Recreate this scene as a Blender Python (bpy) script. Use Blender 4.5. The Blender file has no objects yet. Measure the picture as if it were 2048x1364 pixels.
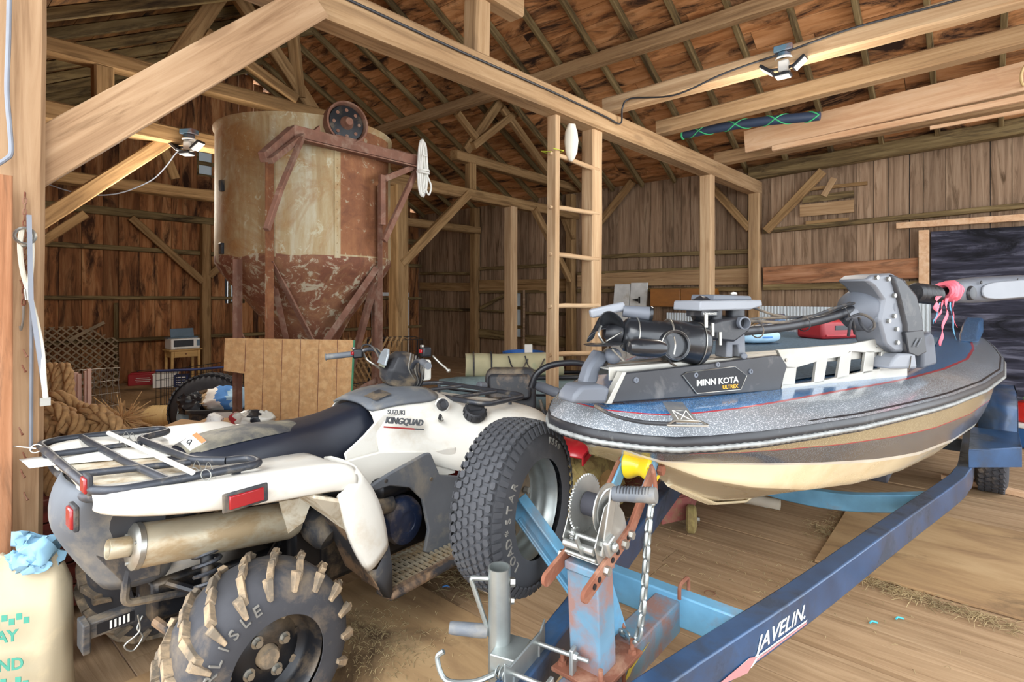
import bpy, math, random
from math import sin, cos, tan, pi, radians, atan2, sqrt
from mathutils import Vector as V, Matrix, noise
random.seed(7)
SC = bpy.context.scene
COL = SC.collection
# ------------------------------------------------------------------ camera and frames
F, YH, H = 1100.0, 590.0, 1.5        # focal length and horizon in pixels of the 2048x1364 frame, eye height in metres
cam = bpy.data.cameras.new('camera'); camo = bpy.data.objects.new('camera', cam); COL.objects.link(camo)
cam.sensor_width = 36; cam.lens = F / 2048 * 36; cam.shift_y = -(682 - YH) / 2048
cam.clip_start = 0.05; cam.clip_end = 200
camo.location = (0, 0, H); camo.rotation_euler = (pi / 2, 0, 0)
SC.camera = camo

class Frame:
    """a local frame standing on the floor: u forward, v left, w up"""
    def __init__(s, x, y, deg, z=0.0):
        s.x, s.y, s.z, s.a = x, y, z, radians(deg)
        s.m = Matrix.Translation((x, y, z)) @ Matrix.Rotation(s.a, 4, 'Z')
        s.inv = s.m.inverted(); s.r = s.inv.to_3x3()
        s.c = s.inv @ V((0, 0, H))
    def on(s, px, py, ax, val):
        d = s.r @ V(((px - 1024) / F, 1, -(py - YH) / F))
        return s.c + d * ((val - s.c[ax]) / d[ax])
    def u(s, px, py, val): return s.on(px, py, 0, val)
    def v(s, px, py, val): return s.on(px, py, 1, val)
    def w(s, px, py, val): return s.on(px, py, 2, val)
    def pt(s, u, v, w): return s.m @ V((u, v, w))
BARN = Frame(0, 0, 49.4)

# ------------------------------------------------------------------ colours and materials
def rgb(h):
    h = h.lstrip('#'); o = []
    for i in (0, 2, 4):
        c = int(h[i:i + 2], 16) / 255
        o.append(c / 12.92 if c <= .04045 else ((c + .055) / 1.055) ** 2.4)
    return (*o, 1)
MATS = {}
class NT:
    def __init__(s, name):
        s.m = bpy.data.materials.new(name); s.m.use_nodes = True; s.t = s.m.node_tree
        s.b = s.t.nodes['Principled BSDF']; MATS[name] = s.m
    def n(s, typ, **kw):
        x = s.t.nodes.new(typ)
        for k, v in kw.items():
            if k in x.inputs: x.inputs[k].default_value = v
            else: setattr(x, k, v)
        return x
    def l(s, a, b): s.t.links.new(a, b)
    def coord(s, scale, src='Object', loc=None):
        tc = s.n('ShaderNodeTexCoord'); mp = s.n('ShaderNodeMapping'); mp.inputs['Scale'].default_value = scale
        s.l(tc.outputs[src], mp.inputs['Vector'])
        if loc is not None: s.l(loc, mp.inputs['Location'])
        return mp.outputs['Vector']
    def noise(s, vec, scale=5, detail=5, rough=.55, dist=0.0):
        x = s.n('ShaderNodeTexNoise'); x.inputs['Scale'].default_value = scale; x.inputs['Detail'].default_value = detail
        x.inputs['Roughness'].default_value = rough; x.inputs['Distortion'].default_value = dist
        s.l(vec, x.inputs['Vector']); return x.outputs['Fac']
    def ramp(s, fac, stops):
        r = s.n('ShaderNodeValToRGB'); e = r.color_ramp.elements
        while len(e) < len(stops): e.new(.5)
        for k, (p, c) in enumerate(stops): e[k].position = p; e[k].color = c if not isinstance(c, str) else rgb(c)
        s.l(fac, r.inputs['Fac']); return r.outputs['Color']
    def mix(s, fac, a, b, mode='MIX'):
        x = s.n('ShaderNodeMix', data_type='RGBA', blend_type=mode)
        for inp, val in ((x.inputs[0], fac), (x.inputs[6], a), (x.inputs[7], b)):
            if isinstance(val, bpy.types.NodeSocket): s.l(val, inp)
            else: inp.default_value = rgb(val) if isinstance(val, str) else val
        return x.outputs[2]
    def math(s, op, a, b=0.0):
        x = s.n('ShaderNodeMath', operation=op)
        for i, val in enumerate((a, b)):
            if isinstance(val, bpy.types.NodeSocket): s.l(val, x.inputs[i])
            else: x.inputs[i].default_value = val
        return x.outputs[0]
    def bump(s, h, strength=.3, dist=.01):
        x = s.n('ShaderNodeBump'); x.inputs['Strength'].default_value = strength; x.inputs['Distance'].default_value = dist
        s.l(h, x.inputs['Height']); s.l(x.outputs['Normal'], s.b.inputs['Normal'])
    def set(s, col=None, rough=.6, metal=0, spec=None, coat=0):
        if col is not None:
            if isinstance(col, bpy.types.NodeSocket): s.l(col, s.b.inputs['Base Color'])
            else: s.b.inputs['Base Color'].default_value = rgb(col) if isinstance(col, str) else col
        if isinstance(rough, bpy.types.NodeSocket): s.l(rough, s.b.inputs['Roughness'])
        else: s.b.inputs['Roughness'].default_value = rough
        s.b.inputs['Metallic'].default_value = metal
        if spec is not None: s.b.inputs['Specular IOR Level'].default_value = spec
        if coat: s.b.inputs['Coat Weight'].default_value = coat; s.b.inputs['Coat Roughness'].default_value = .1
        return s.m

def plain(name, col, rough=.5, metal=0, var=.12, scale=6, dirt=None, dirt_amt=.45, dirt_scale=4, bump=0, spec=None, coat=0, stretch=(1, 1, 1)):
    """paint, plastic, rubber, metal: one colour, a little cloudiness, optionally dust or mud lying in patches"""
    t = NT(name); vec = t.coord(stretch)
    n1 = t.noise(vec, scale, 4)
    a = rgb(col); lo = tuple(c * (1 - var) for c in a[:3]) + (1,); hi = tuple(min(1, c * (1 + var)) for c in a[:3]) + (1,)
    c = t.ramp(n1, [(.3, lo), (.7, hi)])
    r = rough
    if dirt:
        n2 = t.noise(vec, dirt_scale, 8, .65, .3)
        f = t.n('ShaderNodeMapRange'); f.inputs[1].default_value = .62 - dirt_amt * .45; f.inputs[2].default_value = .62 - dirt_amt * .45 + .16
        t.l(n2, f.inputs[0]); f.inputs[4].default_value = min(1, .35 + dirt_amt)
        c = t.mix(f.outputs[0], c, dirt)
        r = t.math('MAXIMUM', t.math('MULTIPLY', f.outputs[0], .85), rough)
    if bump: t.bump(t.noise(vec, scale * 6, 3), bump, .004)
    return t.set(c, r, metal, spec, coat)

def wood(name, dark, mid, light, grain=16, rough=.8, stain=None, stain_amt=.4, bump=.35, var=.5, knots=True, along='x'):
    """sawn timber with the grain along local x"""
    t = NT(name)
    oi = t.n('ShaderNodeObjectInfo'); at = t.n('ShaderNodeAttribute', attribute_name='rnd')
    off = t.n('ShaderNodeCombineXYZ')
    s1 = t.math('ADD', t.math('MULTIPLY', oi.outputs['Random'], 37.0), t.math('MULTIPLY', at.outputs['Fac'], 91.0))
    t.l(s1, off.inputs[0]); t.l(s1, off.inputs[1]); t.l(s1, off.inputs[2])
    sc = {'x': (1.1, grain, grain), 'y': (grain, 1.1, grain), 'z': (grain, grain, 1.1)}[along]
    v1 = t.coord(sc, loc=off.outputs[0])
    g = t.noise(v1, 1.0, 7, .62, .7)
    v2 = t.coord(tuple(min(4.0, max(x * .22, .9)) for x in sc), loc=off.outputs[0])
    b = t.noise(v2, 1.3, 4, .6, .5)
    c = t.ramp(g, [(.30, dark), (.5, mid), (.72, light)])
    c = t.mix(t.math('MULTIPLY', t.math('SUBTRACT', 1.0, b), .55), c, t.mix(1.0, c, mid, 'MULTIPLY'))
    if stain:
        v3 = t.coord(tuple(max(x * .30, .7) if x > 2 else .8 for x in sc), loc=off.outputs[0])
        n3 = t.noise(v3, 1.2, 8, .68, 1.0)
        f = t.n('ShaderNodeMapRange'); f.inputs[1].default_value = .66 - stain_amt * .4; f.inputs[2].default_value = .8 - stain_amt * .4
        t.l(n3, f.inputs[0]); c = t.mix(f.outputs[0], c, stain)
    if knots:
        vo = t.n('ShaderNodeTexVoronoi'); vo.inputs['Scale'].default_value = 1.0
        ks = {'x': (1.3, 5, 5), 'y': (5, 1.3, 5), 'z': (5, 5, 1.3)}[along]
        t.l(t.coord(ks, loc=off.outputs[0]), vo.inputs['Vector'])
        kf = t.n('ShaderNodeMapRange'); kf.inputs[1].default_value = .10; kf.inputs[2].default_value = .17
        kf.inputs[3].default_value = .75; kf.inputs[4].default_value = 0; t.l(vo.outputs['Distance'], kf.inputs[0])
        c = t.mix(kf.outputs[0], c, dark)
    hv = t.n('ShaderNodeHueSaturation')
    t.l(t.math('ADD', 1 - var * .5, t.math('MULTIPLY', t.math('FRACT', t.math('ADD', t.math('MULTIPLY', at.outputs['Fac'], 1.0), t.math('MULTIPLY', oi.outputs['Random'], .5))), var)), hv.inputs['Value'])
    t.l(c, hv.inputs['Color'])
    t.bump(g, bump, .012)
    return t.set(hv.outputs['Color'], rough, 0, .25)

# ------------------------------------------------------------------ mesh builder
def basis(d, up=(0, 0, 1)):
    d = V(d).normalized(); up = V(up)
    if abs(d.dot(up)) > .98: up = V((1, 0, 0))
    a = up.cross(d).normalized(); return a, d.cross(a).normalized(), d
class MB:
    def __init__(s): s.v = []; s.f = []; s.mi = []; s.rn = []; s.k = 0; s.r = 0.0; s.sm = []; s.smooth = True
    def mat(s, k): s.k = k; return s
    def add(s, vs, fs):
        o = len(s.v); s.v += [V(p) for p in vs]
        for f in fs: s.f.append([i + o for i in f]); s.mi.append(s.k); s.rn.append(s.r)
        return s
    def box(s, c, size, rot=None):
        x, y, z = (q / 2 for q in size); m = rot.to_3x3() if rot is not None else None
        p = [V((sx * x, sy * y, sz * z)) for sz in (-1, 1) for sy in (-1, 1) for sx in (-1, 1)]
        if m is not None: p = [m @ q for q in p]
        return s.add([q + V(c) for q in p], [(0, 2, 3, 1), (4, 5, 7, 6), (0, 1, 5, 4), (2, 6, 7, 3), (0, 4, 6, 2), (1, 3, 7, 5)])
    def bar(s, a, b, w, h, up=(0, 0, 1), w2=None, h2=None):
        """a rectangular bar from a to b, w across and h along up"""
        a, b = V(a), V(b); x, y, d = basis(b - a, up); w2 = w2 or w; h2 = h2 or h
        vs = []
        for p, ww, hh in ((a, w, h), (b, w2, h2)):
            vs += [p + x * (i * ww / 2) + y * (j * hh / 2) for i, j in ((-1, -1), (1, -1), (1, 1), (-1, 1))]
        return s.add(vs, [(3, 2, 1, 0), (4, 5, 6, 7), (0, 1, 5, 4), (1, 2, 6, 5), (2, 3, 7, 6), (3, 0, 4, 7)])
    def rings(s, rs, close=False, caps=True, wrap=True):
        n = len(rs[0]); vs = [p for r in rs for p in r]; fs = []
        m = len(rs)
        for i in range(m if close else m - 1):
            a, b = i * n, ((i + 1) % m) * n
            for j in range(n if wrap else n - 1):
                k = (j + 1) % n; fs.append((a + j, a + k, b + k, b + j))
        if caps and not close and wrap: fs += [tuple(range(n - 1, -1, -1)), tuple(range((m - 1) * n, m * n))]
        return s.add(vs, fs)
    def tube(s, pts, r, n=8, closed=False, caps=True, up=None):
        pts = [V(p) for p in pts]; m = len(pts); rr = r if isinstance(r, (list, tuple)) else [r] * m
        rs = []; px = None
        for i in range(m):
            d = (pts[(i + 1) % m] - pts[i - 1]) if (closed or 0 < i < m - 1) else (pts[1] - pts[0] if i == 0 else pts[-1] - pts[-2])
            if d.length < 1e-9: d = V((0, 0, 1))
            d.normalize()
            if px is None: x, y, _ = basis(d, up or (0, 0, 1))
            else:
                x = px - d * px.dot(d)
                x = x.normalized() if x.length > 1e-6 else basis(d)[0]
                y = d.cross(x)
            px = x
            rs.append([pts[i] + (x * cos(2 * pi * k / n) + y * sin(2 * pi * k / n)) * rr[i] for k in range(n)])
        return s.rings(rs, closed, caps)
    def cyl(s, a, b, r, r2=None, n=20, caps=True): return s.tube([a, b], [r, r if r2 is None else r2], n, False, caps)
    def lathe(s, prof, o=(0, 0, 0), ax=(0, 0, 1), n=28, closed=False, a0=0, a1=2 * pi, up=(0, 0, 1)):
        """profile of (radius, height) turned about the axis"""
        x, y, d = basis(ax, up); o = V(o); full = abs(a1 - a0 - 2 * pi) < 1e-6
        cnt = n if full else n + 1
        rs = [[o + d * h + (x * cos(a0 + (a1 - a0) * k / n) + y * sin(a0 + (a1 - a0) * k / n)) * r for r, h in prof] for k in range(cnt)]
        m = len(prof); vs = [p for r in rs for p in r]; fs = []
        for i in range(cnt if full else cnt - 1):
            a, b = i * m, ((i + 1) % cnt) * m
            for j in range(m if closed else m - 1):
                k = (j + 1) % m; fs.append((a + j, b + j, b + k, a + k))
        return s.add(vs, fs)
    def prism(s, poly, off):
        """a flat polygon (3-D points) pushed along off"""
        n = len(poly); off = V(off); p = [V(q) for q in poly]
        return s.add(p + [q + off for q in p], [tuple(range(n - 1, -1, -1)), tuple(range(n, 2 * n))] + [(i, (i + 1) % n, (i + 1) % n + n, i + n) for i in range(n)])
    def grid(s, rows, wrap=False):
        n = len(rows[0]); vs = [p for r in rows for p in r]
        fs = [(i * n + j, i * n + (j + 1) % n, (i + 1) * n + (j + 1) % n, (i + 1) * n + j) for i in range(len(rows) - 1) for j in range(n if wrap else n - 1)]
        return s.add(vs, fs)
    def ball(s, c, r, n=16, m=10, rot=None, sq=1.0):
        rx, ry, rz = (r, r, r) if not isinstance(r, (tuple, list)) else r
        rs = []
        for i in range(m + 1):
            t = pi * i / m; row = []
            for k in range(n):
                p = V((rx * sin(t) * cos(2 * pi * k / n), ry * sin(t) * sin(2 * pi * k / n), -rz * cos(t)))
                if sq != 1.0: p = V((math.copysign(abs(p.x / rx) ** sq * rx, p.x), math.copysign(abs(p.y / ry) ** sq * ry, p.y), math.copysign(abs(p.z / rz) ** sq * rz, p.z)))
                if rot is not None: p = rot.to_3x3() @ p
                row.append(p + V(c))
            rs.append(row)
        return s.grid(rs, True)
    def torus(s, c, ax, R, r, n=28, m=8, a0=0, a1=2 * pi):
        x, y, d = basis(ax); c = V(c); full = abs(a1 - a0 - 2 * pi) < 1e-6
        k = n if full else n + 1
        return s.tube([c + (x * cos(a0 + (a1 - a0) * i / n) + y * sin(a0 + (a1 - a0) * i / n)) * R for i in range(k)], r, m, full)
    def bolt(s, c, ax, r, h=None):
        d = V(ax).normalized(); return s.cyl(V(c), V(c) + d * (h or r * .9), r, r * .92, 6)
    def jitter(s, amt, sc=8.0):
        for p in s.v: p += noise.noise_vector(p * sc) * amt
        return s
    def xf(s, m):
        s.v = [m @ p for p in s.v]; return s
    def build(s, name, mats, parent=None, m=None, bevel=0, seg=2, sub=0, angle=38, flat=False):
        me = bpy.data.meshes.new(name); me.from_pydata([tuple(p) for p in s.v], [], s.f); me.update()
        if not isinstance(mats, (list, tuple)): mats = [mats]
        for q in mats: me.materials.append(MATS[q] if isinstance(q, str) else q)
        me.polygons.foreach_set('material_index', s.mi)
        if any(s.rn):
            at = me.attributes.new('rnd', 'FLOAT', 'FACE'); at.data.foreach_set('value', s.rn)
        import bmesh
        bm = bmesh.new(); bm.from_mesh(me); bmesh.ops.recalc_face_normals(bm, faces=bm.faces)
        bm.to_mesh(me); bm.free()
        if not flat:
            me.shade_smooth(); me.set_sharp_from_angle(angle=radians(angle))
        o = bpy.data.objects.new(name, me); COL.objects.link(o)
        if parent is not None: o.parent = parent
        if m is not None: o.matrix_basis = m
        if bevel:
            b = o.modifiers.new('bevel', 'BEVEL'); b.width = bevel; b.segments = seg; b.limit_method = 'ANGLE'; b.angle_limit = radians(35); b.harden_normals = False
        if sub:
            b = o.modifiers.new('sub', 'SUBSURF'); b.levels = sub; b.render_levels = sub
        return o
def tag(o, label=None, cat=None, group=None, kind=None):
    if label: o['label'] = label
    if cat: o['category'] = cat
    if group: o['group'] = group
    if kind: o['kind'] = kind
    return o
def thing(name, label, cat, fr=None, m=None, group=None):
    o = bpy.data.objects.new(name, None); COL.objects.link(o); o.empty_display_size = .1
    if fr is not None: o.matrix_basis = fr.m
    if m is not None: o.matrix_basis = m
    return tag(o, label, cat, group)
def one(mb, name, mats, label, cat, group=None, m=None, **kw):
    return tag(mb.build(name, mats, None, m, **kw), label, cat, group)
def struct(mb, name, mats, parent=None, **kw):
    o = mb.build(name, mats, parent, **kw)
    if parent is None: o['kind'] = 'structure'
    return o
def spline(pts, n=6, closed=False):
    """Catmull-Rom through the points"""
    P = [V(p) for p in pts]; m = len(P); out = []
    for i in range(m if closed else m - 1):
        p0 = P[i - 1] if (closed or i > 0) else P[0] * 2 - P[1]
        p1, p2 = P[i], P[(i + 1) % m]
        p3 = P[(i + 2) % m] if (closed or i + 2 < m) else P[-1] * 2 - P[-2]
        for k in range(n):
            t = k / n
            out.append(.5 * (2 * p1 + (p2 - p0) * t + (2 * p0 - 5 * p1 + 4 * p2 - p3) * t * t + (3 * p1 - p0 - 3 * p2 + p3) * t ** 3))
    if not closed: out.append(P[-1])
    return out
def fillet(pts, r, n=5, closed=False):
    """polyline with rounded corners"""
    P = [V(p) for p in pts]; m = len(P); out = []
    for i in range(m):
        if not closed and i in (0, m - 1): out.append(P[i]); continue
        a, b, c = P[i - 1], P[i], P[(i + 1) % m]
        d1, d2 = (a - b), (c - b); q = min(r, d1.length * .48, d2.length * .48)
        s, e = b + d1.normalized() * q, b + d2.normalized() * q
        for k in range(n + 1):
            t = k / n; out.append(s * (1 - t) ** 2 + b * (2 * t * (1 - t)) + e * t * t)
    return out
def lettering(txt, size, depth, mat, name, parent, m, shear=0.0, bold=0.0, sx=1.0, space=1.0):
    cu = bpy.data.curves.new(name, 'FONT'); cu.body = txt; cu.size = 1; cu.extrude = depth / size; cu.shear = shear; cu.offset = bold / size * .5
    cu.space_character = space
    cu.align_x = 'LEFT'; cu.resolution_u = 3
    tmp = bpy.data.objects.new('tmp_text', cu); COL.objects.link(tmp)
    dg = bpy.context.evaluated_depsgraph_get(); me = bpy.data.meshes.new_from_object(tmp.evaluated_get(dg))
    bpy.data.objects.remove(tmp); me.name = name
    me.transform(Matrix.Diagonal((size, size, size, 1)))
    me.materials.clear(); me.materials.append(MATS[mat])
    o = bpy.data.objects.new(name, me); COL.objects.link(o); o.parent = parent
    o.matrix_basis = m @ Matrix.Diagonal((sx, 1, 1, 1)); return o
def facing(o, x, n):
    """matrix whose x runs along x and z along the normal n, at o"""
    x = V(x).normalized(); n = V(n); n = (n - x * n.dot(x)).normalized(); y = n.cross(x)
    m = Matrix((x, y, n)).transposed().to_4x4(); m.translation = V(o); return m
# ------------------------------------------------------------------ timber and board materials
wood('beam_wood', '#8f7355', '#b3946f', '#c7aa85', grain=22, stain='#947857', stain_amt=.2, var=.18, bump=.2)
wood('ladder_wood', '#a98865', '#c6a884', '#d8be9b', grain=24, stain='#a98a66', stain_amt=.15, var=.14, bump=.2)
wood('deep_wood', '#755a3a', '#a3835a', '#bb9c70', grain=20, stain='#735837', stain_amt=.28, var=.2, bump=.2)
wood('post_wood', '#8c6d50', '#b39473', '#c8ab8a', grain=18, stain='#7a5d42', stain_amt=.22, var=.1, bump=.2)
wood('red_wood', '#875a3c', '#ae7d5a', '#c79a78', grain=14, stain='#5b4433', stain_amt=.35, var=.12)
wood('new_wood', '#c9a07c', '#dcb996', '#e6cbab', grain=14, stain='#c59a78', stain_amt=.2, var=.1)
wood('gable_wood', '#6b4428', '#a06d44', '#c29668', grain=12, stain='#3a2214', stain_amt=.40, var=.65, along='z')
wood('eave_wood', '#6f5a46', '#9a8068', '#b59d83', grain=20, stain='#57432f', stain_amt=.26, var=.5, along='z')
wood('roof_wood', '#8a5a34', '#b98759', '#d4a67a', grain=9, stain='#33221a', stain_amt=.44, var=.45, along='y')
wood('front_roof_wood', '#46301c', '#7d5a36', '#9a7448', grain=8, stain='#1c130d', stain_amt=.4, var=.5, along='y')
wood('girt_wood', '#4f4029', '#84704c', '#a8946a', grain=14, stain='#3a2d1e', stain_amt=.35, var=.25)
wood('floor_wood', '#927759', '#ac9070', '#c2a685', grain=26, stain='#8a6f52', stain_amt=.28, var=.22, bump=.3, along='y', rough=.9, knots=False)
wood('ply_floor', '#96795a', '#b59770', '#c8ac84', grain=5, stain='#6b5640', stain_amt=.38, var=.1, knots=False, bump=.15, along='y')
wood('dark_ply', '#15141c', '#3d3d4c', '#8f90a2', grain=11, stain='#101016', stain_amt=.42, var=.15, bump=.2, along='y')
plain('daylight_pane', '#cfe0ea', .4, var=.05)
plain('cable_black', '#2b2c30', .5)
plain('cable_grey', '#7b7f88', .5)
plain('white_paint', '#d8dad8', .6, dirt='#b0a898', dirt_amt=.25)

BM = BARN.m
def along(a, b, up=(0, 0, 1)):
    """matrix with x from a to b, for a timber whose mesh lies along local x"""
    a, b = V(a), V(b); x, y, d = basis(b - a, up)
    m = Matrix((d, -x, y)).transposed().to_4x4(); m.translation = a
    return m, (b - a).length
def hewn(L, w, h, rough=.006, seg=None, taper=0):
    mb = MB(); n = seg or max(2, int(L / .25)); k = random.random() * 50; rs = []
    for i in range(n + 1):
        x = L * i / n; t = 1 - taper * i / n; r = []
        for j, q in ((-1, -1), (1, -1), (1, 1), (-1, 1)):
            e = noise.noise_vector(V((x * 2.2 + k, j * 3.1, q * 2.7))) * rough
            ch = min(w, h) * .10
            c1, c2 = V((x, j * w / 2 * t, q * h / 2 * t)) + e, None
            if j * q > 0: r += [c1 + V((0, 0, -q * ch)), c1 + V((0, -j * ch, 0))]
            else: r += [c1 + V((0, -j * ch, 0)), c1 + V((0, 0, -q * ch))]
        rs.append(r)
    return mb.rings(rs)
def timber(name, a, b, w, h, mat='beam_wood', label=None, cat=None, group=None, up=(0, 0, 1), rough=.006, parent=None):
    """a and b in barn metres"""
    a, b = BM @ V(a), BM @ V(b); m, L = along(a, b, up)
    o = hewn(L, w, h, rough).build(name, mat, parent, m, flat=False, angle=30)
    if label: tag(o, label, cat, group)
    else: o['kind'] = 'structure'
    return o
def vpl(p, v): return BARN.v(p[0], p[1], v)
def tv(name, p, q, v, w, h, mat='beam_wood', label=None, cat=None, group=None, up=(0, 0, 1), **k):
    """a timber in the bent plane v, its centre line running between two points of that plane"""
    return timber(name, vpl(p, v), vpl(q, v), w, h, mat, label, cat, group, up, **k)

# ------------------------------------------------------------------ shell: floor, walls, roof
E_A, G_B, F_A, RIDGE, EAVE_Z, SLOPE = 9.2, 11.05, .25, 4.75, 3.55, .53
mb = MB(); y = -6.0
# floor planks run across the barn, along v
x = -4.0
while x < E_A + .1:
    w = random.uniform(.20, .29); z0 = random.uniform(-.006, .0); v0 = -7.0
    while v0 < G_B + .1:
        L = random.uniform(3.5, 5.5); mb.r = random.random() + .01
        mb.box((x + w / 2 - .003, v0 + L / 2, z0 - .02), (w - .006, L - .004, .04))
        v0 += L
    x += w
o = struct(mb, 'floor', 'floor_wood', m=BM, flat=True)
def boards(a0, a1, z0, ztop, axis, pos, wmin, wmax, thick=.025, side=1, holes=()):
    """upright boards along one wall; ztop may be a function; holes are (a0, a1, z0, z1) openings"""
    mb = MB(); a = a0
    while a < a1:
        w = min(random.uniform(wmin, wmax), a1 - a + .001); mb.r = random.random() + .01
        zt = ztop(a + w / 2) if callable(ztop) else ztop
        g = random.uniform(.002, .012); d = random.uniform(0, .008)
        spans = [(z0, zt)]
        for h0, h1, hz0, hz1 in holes:
            if a + w / 2 > h0 and a + w / 2 < h1:
                spans = [s for z_a, z_b in spans for s in ((z_a, min(z_b, hz0)), (max(z_a, hz1), z_b)) if s[1] - s[0] > .02]
        for s0, s1 in spans:
            c, sz = (a + w / 2, (s0 + s1) / 2), (w - g, s1 - s0)
            if axis == 'u': mb.box((c[0], pos + d + thick / 2, c[1]), (sz[0], thick, sz[1]))
            else: mb.box((pos + d + thick / 2, c[0], c[1]), (thick, sz[0], sz[1]))
        a += w
    return mb
def roof_z(a): return EAVE_Z + SLOPE * (min(E_A - a, a - .3))
GW = [(3.93, 4.30, 3.72, 4.20), (4.80, 5.12, 4.86, 5.06), (4.50, 4.80, 1.34, 2.00)]
gable = struct(boards(F_A, E_A, 0, lambda a: roof_z(a) - .02, 'u', G_B, .17, .30, holes=GW), 'wall_left', 'gable_wood', m=BM, flat=True)
EW = [(7.55, 7.80, .55, 1.60)]
eave = struct(boards(-4.5, G_B, 0, EAVE_Z + .05, 'v', E_A, .14, .25, holes=EW), 'wall_back', 'eave_wood', m=BM, flat=True)
struct(boards(2.98, G_B, 0, EAVE_Z, 'v', F_A - .12, .2, .3), 'wall_front', 'gable_wood', m=BM, flat=True)
# the outside skin behind the boards keeps the cracks dark
for nm, c, s in (('wall_left_siding', ((F_A + E_A) / 2, G_B + .10, 2.0), None), ('wall_back_siding', None, None)):
    mb = MB()
    if s is None and c:
        P = [(F_A, 0), (E_A, 0), (E_A, EAVE_Z), (RIDGE, roof_z(RIDGE) - .03), (F_A, EAVE_Z)]
        # pieces around the window openings
        for a0, a1, z0, z1 in ((F_A, 3.93, 0, 3.55), (3.93, 4.50, 0, 3.72), (4.30, 4.50, 3.72, 4.20), (4.5, 4.8, 0, 1.34), (4.5, 4.8, 2.0, 4.2), (4.8, E_A, 0, 3.55), (2.2, 3.93, 3.55, 4.5), (4.8, 7.2, 3.55, 4.5), (3.4, 4.8, 4.2, 5.1), (5.12, 6.1, 4.5, 5.1), (4.8, 5.12, 4.5, 4.86)):
            mb.box(((a0 + a1) / 2, G_B + .06, (z0 + z1) / 2), (a1 - a0, .02, z1 - z0))
        o = mb.build('wall_siding', 'cable_black', gable, flat=True)
    else:
        for b0, b1, z0, z1 in ((-4.5, 7.55, 0, 3.55), (7.8, G_B, 0, 3.55), (7.55, 7.8, 0, .55), (7.55, 7.8, 1.6, 3.55)):
            mb.box((E_A + .06, (b0 + b1) / 2, (z0 + z1) / 2), (.02, b1 - b0, z1 - z0))
        mb.box((E_A + .05, G_B + .02, 1.8), (.06, .12, 3.6))
        o = mb.build('wall_siding', 'cable_black', eave, flat=True)
def window(n, axis, a0, a1, z0, z1, pos, bars):
    f = MB(); t = .035; D = .05
    def bx(mb, x0, x1, y0, y1, d, off=0):
        if axis == 'u': mb.box(((x0 + x1) / 2, pos + off, (y0 + y1) / 2), (x1 - x0, d, y1 - y0))
        else: mb.box((pos + off, (x0 + x1) / 2, (y0 + y1) / 2), (d, x1 - x0, y1 - y0))
    bx(f, a0, a0 + t, z0, z1, D); bx(f, a1 - t, a1, z0, z1, D); bx(f, a0, a1, z1 - t, z1, D); bx(f, a0, a1, z0, z0 + t, D)
    for q in bars: bx(f, a0, a1, q - t, q + t, D)
    o = struct(f, 'window_%d' % n, 'girt_wood', m=BM, flat=True)
    p = MB(); bx(p, a0 + t, a1 - t, z0 + t, z1 - t, .006, .02)
    # opaque pane, the daylight behind it put into its pale colour
    p.build('window_pane', 'daylight_pane', o, flat=True)
window(1, 'u', 3.93, 4.30, 3.72, 4.20, G_B + .02, (3.96,))
window(2, 'u', 4.80, 5.12, 4.86, 5.06, G_B + .02, ())
window(3, 'u', 4.50, 4.80, 1.34, 2.00, G_B + .02, ())
window(4, 'v', 7.55, 7.80, .55, 1.60, E_A + .02, (1.22, .80))

# roof: sheathing boards run along v, rafters under them
def roof(name, a0, a1, mat, wmin, wmax):
    s = 1 if a1 > a0 else -1
    run = abs(a1 - a0); L = run * sqrt(1 + SLOPE ** 2)
    # local x from ridge down to the eave, y along the ridge, z up
    z_r = roof_z(RIDGE)
    m = BM @ Matrix.Translation((a0, 0, z_r)) @ Matrix.Rotation(0 if s > 0 else pi, 4, 'Z') @ Matrix.Rotation(math.atan(SLOPE), 4, 'Y')
    mb = MB(); x = 0
    while x < L + .3:
        w = random.uniform(wmin, wmax); v0 = -3.2 - random.uniform(0, 1.5)
        while v0 < G_B + .2:
            q = random.uniform(2.2, 3.6); mb.r = random.random() + .01
            yy = (v0 + min(v0 + q, G_B + .25)) / 2; ln = min(q, G_B + .25 - v0)
            if ln > .05: mb.box((x + w / 2, yy * s, .012), (w - .006, ln - .006, .022))
            v0 += q
        x += w
    o = struct(mb, name, mat, m=m, flat=True)
    top = MB(); top.box((L / 2 + .1, s * 4.0, .05), (L + .5, 14.6, .03)); top.build('ceiling_cover', 'cable_black', o, flat=True)
    k = 0; v = -2.6
    while v < G_B:
        r = hewn(L, .055, .10, .006, 8)
        r.build('ceiling_rafter', 'girt_wood', o, Matrix.Translation((0, s * v, -.055)))
        v += .61
    return o
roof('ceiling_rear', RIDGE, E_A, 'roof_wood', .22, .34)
roof('ceiling_front', RIDGE, .3, 'front_roof_wood', .22, .34)

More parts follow.
